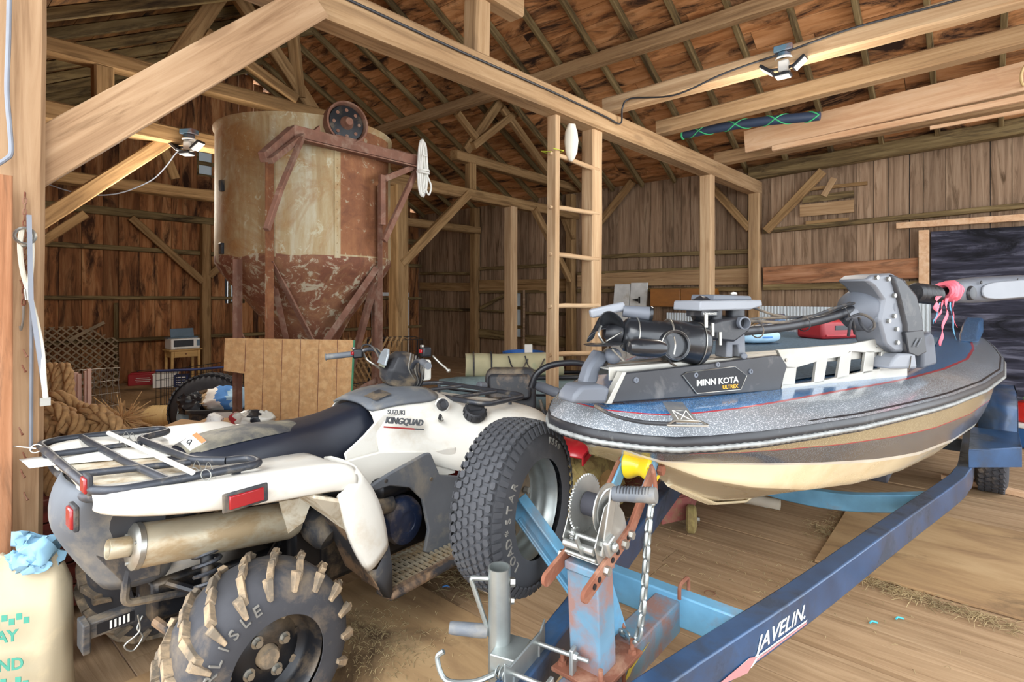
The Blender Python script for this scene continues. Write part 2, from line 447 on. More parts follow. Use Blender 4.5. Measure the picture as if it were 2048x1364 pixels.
# ------------------------------------------------------------------ heavy frame
B1, B2, B3 = 2.86, 6.2, 8.87
timber('barn_post', (.335, 2.88, 0), (.35, 2.88, 3.5), .17, .21, 'post_wood', 'weathered wooden post with a grey conduit running down it beside the doorway', 'post', up=BM.to_3x3() @ V((1, 0, 0)))
timber('tie_beam', (.2, 2.90, 3.15), (9.3, 2.76, 3.20), .19, .21, 'beam_wood', 'long tie beam carrying a black cable above the ladder', 'beam')
brc = timber('knee_brace', (.36, 2.885, 1.97), (1.58, 2.765, 3.10), .05, .185, 'post_wood', 'wide diagonal brace board rising from the doorway post to the cabled beam', 'brace')
tv('short_post', (956, -20), (952, 122), 2.86, .15, .15, 'beam_wood', 'short upright standing on the cabled beam under a sawn stub', 'post', up=BM.to_3x3() @ V((1, 0, 0)))
timber('beam_stub', (1.2, 2.80, 3.74), (3.32, 2.80, 3.76), .16, .17, 'beam_wood', 'beam with a freely projecting sawn end above the short upright', 'beam')
UPA = BM.to_3x3() @ V((1, 0, 0))
timber('barn_post', (7.25, 2.80, 0), (7.27, 2.80, 3.09), .16, .16, 'ladder_wood', 'square post under the cabled beam, in front of the cabinet wall', 'post', up=UPA)
timber('barn_post', (9.08, 2.74, 0), (9.09, 2.74, 3.10), .17, .16, 'beam_wood', 'wall post with a blue paint smear under the far end of the cabled beam', 'post', up=UPA)
# ladder built from the main post and a slimmer rail
lad = thing('ladder', 'fixed barn ladder of round pegs let into a post and a slim rail', 'ladder')
timber('rail', (3.87, 2.86, 0), (3.90, 2.86, 3.12), .10, .065, 'ladder_wood', parent=lad, up=UPA)
timber('rail', (4.50, 2.86, 0), (4.52, 2.86, 3.08), .14, .17, 'ladder_wood', parent=lad, up=UPA)
for py in (323, 421, 516, 612, 707, 800, 893, 985):
    z = BARN.v(1140, py, 2.86).z
    if z < .15: continue
    a, b = BM @ V((3.83, 2.86, z + random.uniform(-.01, .02))), BM @ V((4.53, 2.80, z + random.uniform(-.02, .02)))
    m, L = along(a, b)
    r = MB(); r.tube([(L * t, 0, .004 * sin(t * 6)) for t in (0, .1, .3, .5, .7, .9, 1)], [.018, .021, .023, .022, .024, .022, .02], 10)
    r.build('rung', 'ladder_wood', lad, m)
for o in lad.children:
    if 'kind' in o: del o['kind']

# joists from the cabled beam out over the boat
def ju(name, p, q, u, w, h, mat, label, cat='beam', group=None, ext=0.0, **k):
    a, b = BARN.u(p[0], p[1], u), BARN.u(q[0], q[1], u)
    b = b + (b - a).normalized() * ext
    return timber(name, a, b, w, h, mat, label, cat, group, **k)
ju('floor_joist', (1212, 215), (2048, -14), 4.90, .15, .15, 'ladder_wood', 'joist carrying the cable and a floodlight over the boat', ext=1.0)
ju('floor_joist', (1318, 258), (2048, 72), 5.95, .16, .16, 'beam_wood', 'bare joist just below the cabled joist over the boat', ext=.8)
ju('floor_joist', (1432, 320), (2048, 198), 7.7, .17, .17, 'beam_wood', 'joist half hidden behind the pinkish plank over the boat', ext=.6)
ju('wall_plate', (1500, 348), (2048, 252), 9.06, .17, .2, 'girt_wood', None, ext=.8)
ju('lumber_plank', (1490, 284), (2048, 153), 7.05, .045, .27, 'new_wood', 'wide pinkish knotty plank stored on edge across the joists', 'plank', ext=.6)
ju('lumber_batten', (1545, 297), (2048, 196), 6.95, .045, .06, 'new_wood', 'thin pale batten lying along the foot of the pinkish plank', 'batten', ext=.3)
ju('wood_strip', (1860, 256), (2048, 222), 7.2, .03, .035, 'new_wood', 'short splintered strip hanging below the pale batten', 'strip')
# middle bent
T2 = 'tie beam of the middle bent'
timber('tie_beam', (.2, B2, 3.10), (9.2, B2, 3.09), .17, .17, 'deep_wood', 'lower tie beam running behind the metal bin', 'beam')
timber('tie_beam', (.2, B2, 3.66), (3.85, B2, 3.70), .16, .15, 'deep_wood', 'upper tie beam ending beside the rusty pulley', 'beam')
timber('tie_beam', (5.85, B2, 3.66), (9.2, B2, 3.62), .16, .15, 'deep_wood', 'upper tie beam with a free sawn end right of the white rope', 'beam')
timber('barn_post', (4.80, B2, 0), (4.80, B2, 3.02), .21, .21, 'deep_wood', 'stout post with a mossy green side behind the metal bin', 'post', up=UPA)
timber('barn_post', (7.2, B2, 0), (7.2, B2, 3.02), .18, .17, 'ladder_wood', 'free-standing post left of the ladder, in front of the striped window', 'post', up=UPA)
timber('barn_post', (9.10, 6.25, 0), (9.10, 6.25, 3.5), .17, .16, 'eave_wood' if 0 else 'deep_wood', 'wall post seen between the ladder rails', 'post', up=UPA)
timber('short_post', (1.40, B2, 3.18), (1.40, B2, 3.60), .15, .15, 'deep_wood', 'short upright between the two tie beams near the doorway post', 'post', up=UPA)
timber('short_post', (6.22, B2, 3.17), (6.22, B2, 3.6), .14, .14, 'deep_wood', 'short upright under the free sawn end of the upper tie beam', 'post', up=UPA)
for p, q, w, lab in (((936, 388), (802, 528), .13, 'knee brace between the stout post and the lower tie beam'),
                     ((1068, 418), (1140, 560), .12, 'knee brace crossing behind the ladder rungs'),
                     ((330, 284), (70, 450), .13, 'long brace rising from behind the doorway post to the lower tie beam'),
                     ((440, -10), (336, 140), .16, 'strut leaning left near the front roof slope'),
                     ((474, -10), (628, 226), .16, 'wide strut leaning right onto the upper tie beam beside the pulley'),
                     ((582, 40), (599, 196), .13, 'nearly upright strut above the metal bin'),
                     ((412, 66), (592, 200), .11, 'slim strut crossing behind the wide leaning strut'),
                     ((1016, 180), (930, 304), .15, 'strut rising right from the free end of the upper tie beam'),
                     ((1060, 203), (946, 292), .12, 'strut lying across the rising strut above the white rope'),
                     ((1004, 215), (1098, 345), .13, 'strut descending right behind the ladder rail'),
                     ((914, 226), (952, 276), .10, 'short strut tucked under the rear purlin')):
    tv('timber_brace', p, q, B2 + random.uniform(-.09, .05), .09, w, 'deep_wood', lab, 'brace')
# struts over the cabled beam, right half (in front of the roof boards)
for p, q, v, w, lab in (((1392, 30), (1318, 165), 4.3, .15, 'upright-leaning strut over the joists'),
                        
                        ((1222, 98), (1318, 150), 4.35, .12, 'short strut meeting the two crossing struts'),
                        ((1328, 150), (1328, 240), 4.3, .13, 'stub upright below the crossing struts')):
    tv('timber_brace', p, q, v, .09, w, 'beam_wood', lab, 'brace')
timber('timber_brace', vpl((1552, -14), 2.3), vpl((1330, 152), 4.2), .09, .14, 'beam_wood', 'long strut rising right over the joists', 'brace')
timber('purlin', (6.6, -2.5, 4.79), (6.6, 10.9, 4.76), .16, .17, 'beam_wood', 'long purlin under the rear roof slope', 'beam')
timber('purlin', (2.95, .5, 4.76), (2.95, 10.9, 4.76), .16, .17, 'deep_wood', 'purlin under the front roof slope', 'beam')
# third bent
timber('tie_beam', (.3, B3, 3.0), (9.15, B3, 2.98), .17, .16, 'deep_wood', 'tie beam nearest the end wall, low and bowed', 'beam', rough=.02)
timber('barn_post', (9.09, 8.92, 0), (9.09, 8.92, 3.5), .18, .17, 'deep_wood', 'wall post at the dark back corner', 'post', up=UPA)
tv('timber_brace', (300, 228), (350, 358), B3, .09, .12, 'deep_wood', 'strut standing on the low bowed tie beam', 'brace')
tv('timber_brace', (170, 428), (78, 488), B3, .09, .11, 'deep_wood', 'short brace below the low bowed tie beam', 'brace')
timber('roof_rail', (1.3, 4.6, 4.05), (3.4, 4.65, 4.78), .14, .12, 'deep_wood', 'sloping rail under the front roof, above the upper tie beam', 'beam')
timber('roof_rail', (1.2, 3.7, 3.72), (2.4, 3.6, 4.10), .15, .14, 'deep_wood', 'sloping rail under the front roof nearest the doorway post', 'beam')
# gable wall framing
GB = G_B - .07
for z, h in ((2.86, .13), (2.26, .08), (1.43, .06), (.72, .06)):
    timber('wall_girt', (.4, GB, z + .04), (E_A, GB, z - .02), .09, h, 'girt_wood')
timber('barn_post', (4.03, GB - .06, 0), (4.03, GB - .06, 2.8), .16, .15, 'deep_wood', 'post on the end wall beside the printer', 'post', up=UPA)
timber('timber_brace', (2.85, GB - .1, 2.80), (3.97, GB - .1, 1.75), .08, .12, 'deep_wood', 'brace on the end wall running down to the printer post', 'brace')
timber('timber_brace', (5.0, GB - .1, 2.80), (4.08, GB - .1, 1.85), .08, .12, 'deep_wood', 'brace on the end wall half hidden by the metal bin', 'brace')
tv('wall_stud', (232, 606), (232, 762), GB, .05, .05, 'girt_wood')
# eave wall framing
EA = E_A - .06
def we(z0, z1, v0, v1, h, mat='girt_wood', w=.08, off=0): return timber('wall_girt', (EA - off, v0, z0), (EA - off, v1, z1), w, h, mat)
we(2.50, 2.62, 2.62, -1.5, .07); we(2.24, 2.20, 6.1, 2.85, .07); we(2.10, 2.12, 8.8, 6.35, .07); we(2.05, 2.0, 10.9, 9.0, .07)
we(1.79, 1.80, 6.1, 2.85, .26, 'beam_wood'); we(1.80, 1.86, 2.62, .66, .28, 'red_wood'); we(1.62, 1.64, 2.62, .66, .09)
we(1.72, 1.70, 8.8, 6.35, .25, 'deep_wood'); we(1.57, 1.58, 8.8, 6.35, .06); we(1.72, 1.68, 10.9, 9.0, .2, 'deep_wood'); we(1.16, 1.15, 10.9, 9.0, .07)
we(1.12, 1.12, 7.5, 6.35, .06); we(1.15, 1.12, 8.8, 7.9, .05); we(.62, .6, 8.8, 7.9, .2); we(.55, .55, 7.5, 6.35, .2); we(1.92, 1.95, 6.1, 2.85, .06)
we(1.58, 1.60, 6.1, 2.85, .07)
timber('wall_stud', (EA - .02, 7.87, 0), (EA - .02, 7.87, 1.6), .10, .05, 'eave_wood'); timber('wall_stud', (EA - .02, 7.48, 0), (EA - .02, 7.48, 1.6), .10, .05, 'eave_wood')
for p, q, lab in (((1646, 342), (1532, 462), 'knee brace against the board wall right of the wall post'), ((1418, 368), (1500, 458), 'knee brace against the board wall left of the wall post'),
                  ((1266, 362), (1196, 450), 'knee brace on the board wall right of the ladder'), ((1112, 395), (1145, 480), 'knee brace on the board wall behind the ladder')):
    a, b = BARN.u(p[0], p[1], EA - .08), BARN.u(q[0], q[1], EA - .08)
    timber('timber_brace', a, b, .09, .12, 'deep_wood', lab, 'brace')
timber('timber_brace', (EA - .04, 8.75, 1.2), (EA - .04, 7.95, 1.52), .05, .07, 'girt_wood', 'small slanting strip beside the striped window', 'brace')
# patched hatch on the right of the wall
for p, q, h, mat in (((1605, 400), (1708, 388), .10, 'girt_wood'), ((1600, 422), (1708, 412), .18, 'beam_wood'), ((1612, 447), (1698, 440), .07, 'deep_wood'), ((1606, 380), (1735, 366), .05, 'deep_wood')):
    a, b = BARN.u(p[0], p[1], EA - .0), BARN.u(q[0], q[1], EA - .0)
    timber('patch_board', a, b, .025, h, mat, {'girt_wood': 'rotten grey board on the patched wall hatch', 'beam_wood': 'widest pale board nailed on the patched wall hatch', 'deep_wood': 'dark narrow board on the patched wall hatch'}[mat] + (', topmost' if p[1] == 380 else ', lowest' if p[1] == 447 else ''), 'board', 'boards patching the wall hatch')
a, b = BARN.u(1668, 356, EA - .03), BARN.u(1647, 392, EA - .03)
timber('wood_offcut', a, b, .03, .08, 'beam_wood', 'small tilted offcut nailed over the wall hatch', 'board')
# framed dark door panel at the right
d = MB()
a, b = BARN.u(1862, 460, EA), BARN.u(2048, 436, EA)
d.box((EA + .02, (a.y - 1.6) / 2, 1.17), (.025, a.y + 1.6, 2.34))
o = struct(d, 'door_1', 'dark_ply', m=BM, flat=True)
j = MB(); j.box((EA - .02, .60, 1.18), (.10, .11, 2.36)); j.build('door_jamb', 'new_wood', o, flat=True, bevel=.004)
j = MB(); j.box((EA - .05, -.4, 2.44), (.06, 2.6, .08)); j.build('door_lintel', 'new_wood', o, flat=True, bevel=.004)
# plank hung beside the doorway post
a = BARN.v(-40, 345, 2.70); b = BARN.v(24, 345, 2.70)
m = MB(); m.box(((a.x + b.x) / 2, 2.70, a.z / 2), (b.x - a.x, .04, a.z))
one(m, 'door_plank', 'red_wood_up', 'reddish brown plank fixed to the doorway post, with nail heads', 'plank', m=BM, bevel=.004) if 0 else None
aa, bb = BM @ V(((a.x + b.x) / 2, 2.70, .0)), BM @ V(((a.x + b.x) / 2, 2.70, a.z))
mm, L = along(aa, bb, UPA)
one(hewn(L, .04, b.x - a.x, .003), 'door_plank', 'red_wood', 'reddish brown plank fixed upright to the doorway post', 'plank', m=mm)
# ------------------------------------------------------------------ quad bike
plain('white_plastic', '#d6d3ca', .38, var=.03, dirt='#b3a084', dirt_amt=.17, dirt_scale=4)
plain('mud_white', '#cfc6b2', .7, var=.1, dirt='#94784f', dirt_amt=.42, dirt_scale=9)
plain('grey_plastic', '#595d63', .62, var=.12, dirt='#8c8475', dirt_amt=.3, dirt_scale=5)
plain('dusty_black', '#2c2d31', .65, var=.2, dirt='#8c7a60', dirt_amt=.28, dirt_scale=6)
plain('mud_black', '#26262a', .75, var=.2, dirt='#96785a', dirt_amt=.40, dirt_scale=7)
plain('rubber', '#3c3c40', .85, var=.2, dirt='#8a7860', dirt_amt=.24, dirt_scale=5, bump=.15)
plain('mud_lug', '#6d6254', .95, var=.2, dirt='#b39a7a', dirt_amt=.42, dirt_scale=12, bump=.5)
plain('vinyl', '#1d212c', .38, var=.15, dirt='#5f5c54', dirt_amt=.06, dirt_scale=3, bump=.12)
plain('vinyl_top', '#3b3c3f', .6, var=.15, dirt='#8d8671', dirt_amt=.4, dirt_scale=4, bump=.12)
plain('rack_metal', '#3a3d44', .45, .35, var=.15, dirt='#8b8272', dirt_amt=.2, dirt_scale=14)
plain('steel_black', '#1d1e22', .4, .3, var=.2, dirt='#8a765c', dirt_amt=.2)
plain('bare_steel', '#a7a59e', .35, .85, var=.15, dirt='#7d6a52', dirt_amt=.2)
plain('zinc', '#a6a7a3', .36, .75, var=.1, scale=20)
plain('mud_steel', '#b3a993', .45, .45, var=.12, dirt='#94784f', dirt_amt=.36, dirt_scale=6, stretch=(1, 2.2, 2.2))
plain('red_lens', '#8c141b', .25, var=.1, coat=.5)
plain('letter_grey', '#53565b', .5)
plain('letter_red', '#9c2b2b', .5)
plain('paper', '#dedcd4', .8, var=.03)
plain('warn_orange', '#d9764a', .6)
plain('blue_black', '#1c2740', .4, var=.2, dirt='#8c7c66', dirt_amt=.22, dirt_scale=8)
plain('clear_cover', '#8f979c', .15, var=.1, dirt='#b9bab2', dirt_amt=.2, coat=.6)
plain('screen', '#8e927f', .25, coat=.5)
plain('belt_red', '#c0443c', .5)

plain('raised_letter', '#77746e', .8, var=.15)
def arc_text(mb, txt, c, ax, R, size, start, step, depth=.003, font_w=.62, flip=1, up=None):
    """raised letters round a wheel: thin strokes from the built-in font, placed letter by letter"""
    x, y, d = basis(ax)
    c = V(c)
    for k, ch in enumerate(txt):
        if ch == ' ': continue
        cu = bpy.data.curves.new('t', 'FONT'); cu.body = ch; cu.size = size; cu.extrude = depth; cu.align_x = 'CENTER'; cu.resolution_u = 2
        o = bpy.data.objects.new('t', cu); COL.objects.link(o)
        dg = bpy.context.evaluated_depsgraph_get(); me = bpy.data.meshes.new_from_object(o.evaluated_get(dg))
        a = start + flip * step * k
        r = x * cos(a) + y * sin(a)                # outward
        t = (d.cross(r)) * flip                    # reading direction
        vs = [c + r * (R + p.co.y) + t * p.co.x + d * p.co.z for p in me.vertices]
        mb.add(vs, [list(p.vertices) for p in me.polygons])
        bpy.data.objects.remove(o); bpy.data.curves.remove(cu); bpy.data.meshes.remove(me)

def tyre_profile(R, r, w, sq=.75):
    """half-round profile of a tyre about its axle: (radius, offset)"""
    P = []
    for k in range(25):
        t = -pi / 2 * 1.12 + pi * 1.12 * k / 24
        rr = r + (R - r) * abs(cos(t)) ** .62 if abs(t) < pi / 2 else r - .004
        P.append((rr, w / 2 * math.copysign(abs(sin(t)) ** sq, t)))
    return P

AT = Frame(-1.215, 2.175, 49.4)
atv = thing('quad_bike', 'white quad bike with a black saddle, tubular rear rack and muddy wheels', 'atv', AT)
A = AT
def mud_wheel(c, out, R=.313, w=.27, name='wheel', text=None, spin=0.0):
    """mud-terrain wheel: tyre with chunky lugs, dished black rim, four nuts; out is the outer side (+1 left, -1 right)"""
    ax = V((0, out, 0)); c = V(c)
    tm = MB(); tm.lathe(tyre_profile(R - .022, .16, w), c, ax, 56)
    x, y, d = basis(ax)
    tm.mat(1)
    n = 18
    for k in range(n):
        for side in (-1, 1):
            a = 2 * pi * (k + (0 if side > 0 else .5)) / n + spin
            def P(ang, rad, off): return c + (x * cos(ang) + y * sin(ang)) * rad + d * off
            # long shoulder lug and inner block, slanted, with rounded tops
            for (o0, o1, da, wa, rt) in ((.35, .72, .02, .085, R), (.02, .34, -.10, .07, R + .004)):
                if k % 2 and o0 > .3: o1 = .86
                ring = []
                for rad, sh in ((R - .045, 1.12), (rt, .86)):
                    h0, h1 = o0 * w / 2 * side, o1 * w / 2 * side
                    drop = .035 if o1 > .8 else (.012 if o1 > .5 else 0)
                    ring.append([P(a + (da - wa * .5 * sh) * side, rad, h0), P(a + (da + wa * .5 * sh) * side, rad, h0),
                                 P(a + (da + .10 + wa * .5 * sh) * side, rad - drop, h1), P(a + (da + .10 - wa * .5 * sh) * side, rad - drop, h1)])
                tm.rings(ring)
            # side biter on the shoulder
            ring = []
            for e, sh in ((-.012, 1.1), (.014, .8)):
                r0, r1 = R - .028, R - .085
                o = w / 2 * side
                ring.append([P(a + .16 * side - .05 * sh, r0, o * .80 + e * side), P(a + .16 * side + .05 * sh, r0, o * .80 + e * side),
                             P(a + .20 * side + .035 * sh, r1, o * .965 + e * side), P(a + .20 * side - .035 * sh, r1, o * .965 + e * side)])
            tm.rings(ring)
    wheel = bpy.data.objects.new(name, None); COL.objects.link(wheel); wheel.parent = atv
    tm.build('tire', ['rubber', 'mud_lug'], wheel, bevel=.004, seg=1, angle=45)
    if text:
        lt = MB(); arc_text(lt, text, c + ax * (w / 2 * .985 + .001), ax, .205, .050, text_a0, .185, .004, flip=-1)
        lt.build('lettering', 'raised_letter', wheel)
    rm = MB()
    rm.lathe([(.168, w * .36), (.172, w * .40), (.163, w * .42), (.152, w * .36), (.146, w * .20), (.140, .04), (.120, .025), (.085, .045), (.055, .05), (.04, .05), (.036, .02)], c, ax, 44)
    rm.lathe([(.165, -w * .42), (.158, -w * .35), (.145, -.02), (.06, -.01), (.03, -.01)], c, ax, 32)
    rm.build('rim', 'steel_black', wheel, angle=50)
    hb = MB(); hb.lathe([(0, .075), (.030, .075), (.036, .065), (.038, .03)], c, ax, 24); hb.build('hub_cap', 'mud_lug', wheel)
    for k in range(4):
        a = pi / 2 * k + .5; p = c + (x * cos(a) + y * sin(a)) * .068 + d * .045
        b = MB(); b.bolt(p, ax, .014, .022); b.cyl(p, p + d * .006, .020, n=14); b.build('lug_nut', 'bare_steel', wheel)
    for k in range(8):
        a = pi / 4 * k + .2; p = c + (x * cos(a) + y * sin(a)) * .118 + d * .027
        b = MB(); b.cyl(p - d * .01, p + d * .004, .013, n=14); b.build('rim_plug', 'mud_lug' if k % 3 else 'steel_black', wheel)
    return wheel
text_a0 = 0
# start angle of the lettering is measured from basis x; rim text runs over the upper rear quarter
_bx, _by, _bd = basis((0, -1, 0))
def _ang(u, w): p = V((u, 0, w)); return atan2(p.dot(_by), p.dot(_bx))
text_a0 = _ang(-.98, -.05)
mud_wheel((0, -.475, .297), -1, text='CARLISLE', spin=.1)
mud_wheel((0, .475, .297), 1, spin=.25)
mud_wheel((1.285, -.46, .297), -1, w=.21)
mud_wheel((1.285, .46, .297), 1, w=.21)

def shell(rows, name, mat, th=.007, parent=atv, wrap=False, sub=1):
    mb = MB(); mb.grid(rows, wrap); o = mb.build(name, mat, parent, angle=60)
    if sub:
        s = o.modifiers.new('sub', 'SUBSURF'); s.levels = s.render_levels = sub
    s = o.modifiers.new('solid', 'SOLIDIFY'); s.thickness = th; s.offset = 0
    return o
# rear fenders: a top sheet rolling over into the tall side band, then the flare ahead of the wheel
for s in (-1, 1):
    rows = []
    for u, vo, zt, zb, vi, zi in ((-.435, .36, .925, .865, .10, .885), (-.41, .42, .930, .858, .15, .885), (-.30, .475, .922, .838, .18, .880), (-.10, .515, .908, .812, .20, .872),
                                  (.10, .535, .897, .795, .21, .862), (.25, .545, .885, .785, .22, .855), (.30, .548, .872, .770, .22, .850), (.33, .546, .852, .766, .22, .838)):
        rows.append([V((u, s * vi, zi)), V((u, s * (vi + vo) / 2, (zi + zt) / 2 - .012)), V((u, s * (vo - .035), zt - .004)), V((u, s * (vo - .012), zt - .008)), V((u, s * (vo + .004), zt - .03)),
                     V((u, s * (vo + .010), (zt + zb) / 2)), V((u, s * vo, zb + .012)), V((u, s * (vo - .015), zb))])
    shell(rows, 'rear_fender', 'white_plastic')
    fl = []
    for (ua, wa), (ub, wb), dv in (((.262, .768), (.345, .846), 0), ((.285, .69), (.425, .745), 0), ((.315, .58), (.468, .64), .0), ((.36, .49), (.485, .555), -.004), ((.395, .43), (.495, .50), -.008)):
        fl.append([V((ua - .004, s * (.520 + dv), wa)), V((ua, s * (.545 + dv), wa)), V((ua + .3 * (ub - ua), s * (.552 + dv), wa + .3 * (wb - wa))), V((ub - .02, s * (.550 + dv), wb - .004)), V((ub, s * (.535 + dv), wb)), V((ub + .012, s * (.42 + dv), wb + .004)), V((ub + .0, s * .24, wb + .0))])
    shell(fl, 'fender_flare', 'white_plastic')
    fe = []
    for (ua, wa), (ub, wb) in (((.395, .43), (.495, .50)), ((.44, .36), (.508, .42)), ((.478, .292), (.512, .31))):
        fe.append([V((ua, s * .515, wa)), V((ua + .3 * (ub - ua), s * .542, wa)), V((ub - .012, s * .538, wb)), V((ub, s * .50, wb)), V((ub, s * .30, wb))])
    shell(fe, 'flare_extension', 'dusty_black', sub=0)
    # muddy inner apron and the pale lip above it
    ap = MB(); ap.prism([(.30, s * .525, .66), (.345, s * .525, .52), (.45, s * .52, .33), (.44, s * .30, .36), (.34, s * .28, .62), (.31, s * .28, .66)], (.012, 0, .004))
    ap.build('mud_guard', 'mud_black', atv)
    ap = MB(); ap.prism([(.165, s * .53, .775), (.27, s * .53, .735), (.315, s * .52, .60), (.33, s * .40, .60), (.28, s * .30, .66), (.17, s * .30, .765)], (.004, 0, .012))
    ap.build('fender_lining', 'mud_white', atv, bevel=.004)
# reflector in its recess
for s in (-1,):
    p0, p1 = A.v(455, 1005, -.548), A.v(524, 985, -.548)
    ctr = (p0 + p1) / 2; L = (p1 - p0).length
    d = (p1 - p0).normalized()
    m = MB(); m.box((ctr.x, -.552, ctr.z), (L + .035, .012, .062), Matrix.Rotation(-atan2(d.z, d.x), 4, 'Y')); m.build('reflector_frame', 'dusty_black', atv, bevel=.006)
    m = MB(); m.box((ctr.x, -.559, ctr.z), (L, .012, .042), Matrix.Rotation(-atan2(d.z, d.x), 4, 'Y')); m.build('reflector', 'red_lens', atv, bevel=.003)
# deck between the fenders under the rack
dk = []
for u, z in ((-.43, .885), (-.30, .885), (-.1, .870), (.05, .850)):
    dk.append([V((u, v, z + (.012 if abs(v) < .1 else 0))) for v in (-.24, -.16, -.06, .06, .16, .24)])
shell(dk, 'rear_deck', 'mud_white', .006)
# rear body cover with tail lamp
rows = []
for z, u, v0, v1, bk in ((.885, -.425, -.215, .15, -.20), (.86, -.452, -.205, .12, -.20), (.79, -.470, -.165, .07, -.2), (.735, -.466, -.135, .05, -.2), (.66, -.430, -.120, .08, -.18), (.56, -.375, -.10, .06, -.16), (.485, -.325, -.075, .04, -.15)):
    rows.append([V((bk, v1 + .03, z)), V((u + .06, v1 + .02, z)), V((u, v1 - .02, z)), V((u - .015, 0, z)), V((u, v0 + .02, z)), V((u + .06, v0 - .02, z)), V((bk, v0 - .03, z))])
shell(rows, 'tail_cover', 'grey_plastic', .008)
m = MB(); m.prism([(-.40, -.20, .87), (-.41, -.10, .80), (-.39, -.11, .66), (-.30, -.12, .52), (-.20, -.14, .52), (-.2, -.235, .88)], (0, -.012, 0)); m.build('tail_side_panel', 'dusty_black', atv, bevel=.004)
for (px, py, wd, hh, nm) in ((141, 1035, .060, .062, 'tail_lamp'), (169, 970, .05, .045, 'tail_reflector')):
    p = A.u(px, py, -.470 if nm == 'tail_lamp' else -.447)
    m = MB(); m.box((p.x, p.y, p.z), (.014, wd, hh)); m.build(nm, 'red_lens', atv, bevel=.005)
    m = MB(); m.box((p.x + .008, p.y, p.z), (.014, wd + .014, hh + .014)); m.build(nm + '_frame', 'dusty_black', atv, bevel=.004)
# rear rack
rk = bpy.data.objects.new('rear_rack', None); COL.objects.link(rk); rk.parent = atv
Z = .918; r = .0135
def rk_tube(pts, name='rack_tube', r=r, fil=.04, mat='rack_metal', par=rk):
    m = MB(); m.tube(fillet(pts, fil), r, 10); return m.build(name, mat, par, angle=60)
loop = [(-.04, -.30, Z - .005), (.03, -.33, Z - .005), (.03, -.43, Z - .005), (-.38, -.405, Z + .006), (-.435, -.36, Z + .008), (-.44, .42, Z + .008), (-.37, .47, Z + .004), (-.02, .42, Z - .008), (-.02, .33, Z - .008), (-.10, .30, Z - .005)]
rk_tube(loop, fil=.05)
rk_tube([(-.10, .30, Z - .005), (-.15, .27, Z - .004), (-.115, -.215, Z - .004), (-.04, -.30, Z - .005)], fil=.04)
rk_tube([(-.30, .46, Z), (-.27, .0, Z - .012), (-.25, -.41, Z)])
rk_tube([(-.44, .245, Z), (-.15, .225, Z - .012)], r=.0115); rk_tube([(-.44, -.10, Z), (-.12, -.20, Z - .012)], r=.0115)
rk_tube([(-.43, .33, Z - .01), (-.42, .25, Z - .055), (-.42, -.20, Z - .055), (-.42, -.34, Z - .015)], r=.016, name='rack_under_bar')
for u, v in ((-.05, -.405), (-.06, .40), (-.36, -.40), (-.36, .44)):
    m = MB(); m.box((u, v, Z - .028), (.03, .005, .045)); m.build('rack_foot', 'rack_metal', rk)
# things tied to the rack: tag sheet, pole
# saddle
def seat_rows(st):
    rows = []
    for u, ht, hb, wt, wb in st:
        rows.append([V((u, -wb, hb)), V((u, -wb * 1.0, hb + .3 * (ht - hb))), V((u, -wt, ht - .045)), V((u, -wt * .82, ht - .012)), V((u, -wt * .4, ht)), V((u, wt * .4, ht)), V((u, wt * .82, ht - .012)), V((u, wt, ht - .045)), V((u, wb, hb + .3 * (ht - hb))), V((u, wb, hb))])
    return rows
st = [(-.135, .872, .845, .03, .03), (-.125, .898, .84, .09, .10), (-.07, .925, .825, .150, .165), (.06, .942, .80, .170, .190), (.20, .946, .775, .170, .195), (.33, .938, .755, .150, .175), (.44, .935, .745, .125, .160), (.545, .950, .735, .115, .155)]
m = MB(); rows = seat_rows(st)
# the front end of the saddle leans forward against the tank
for k, (du, ht, wt) in enumerate(((.64, .972, .115), (.70, .978, .115), (.735, .965, .10))):
    hb = (.74, .80, .86)[k]; ub = (.585, .635, .68)[k]
    rr = []
    for j, p in enumerate(seat_rows([(0, ht, hb, wt, .165 - .01 * k)])[0]):
        f = (p.z - hb) / (ht - hb); rr.append(V((ub + (du - ub) * f, p.y, p.z)))
    rows.append(rr)
m.grid(rows)
n = len(rows[0])
m.add(rows[0], [tuple(range(n))]); m.add(rows[-1], [tuple(range(n))])
so_ = m.build('saddle', 'vinyl', atv, angle=70)
sb = so_.modifiers.new('sub', 'SUBSURF'); sb.levels = sb.render_levels = 2
m = MB(); g = [[V((u, v * w / .12, z + .004 - .02 * (v / .12) ** 4)) for v in (-.12, -.1, -.05, 0, .05, .1, .12)] for u, z, w in ((-.09, .915, .09), (-.03, .934, .125), (.06, .943, .14), (.2, .947, .14), (.3, .941, .125), (.36, .936, .08))]
m.grid(g); o = m.build('saddle_top', 'vinyl_top', atv, angle=70); sb = o.modifiers.new('sub', 'SUBSURF'); sb.levels = sb.render_levels = 1
# warning sticker on the back of the saddle
p = [A.v(373, 902, -.10), A.v(390, 880, -.10), A.v(424, 886, -.10), A.v(408, 905, -.10)]
c = A.w(392, 892, .917)
m = MB(); m.box((0, 0, 0), (.062, .07, .006)); m.mat(1); m.box((.022, 0, .001), (.018, .07, .006)); m.mat(2); m.torus((-.01, .01, .004), (0, 0, 1), .008, .002, 12, 6); m.tube([(-.022, -.01, .004), (0, .012, .004)], .0018, 6)
m.build('warning_sticker', ['paper', 'warn_orange', 'dusty_black'], atv, facing(c + V((-.012, -.010, .020)), (.55, .0, .25), (-.42, -.35, .84)))
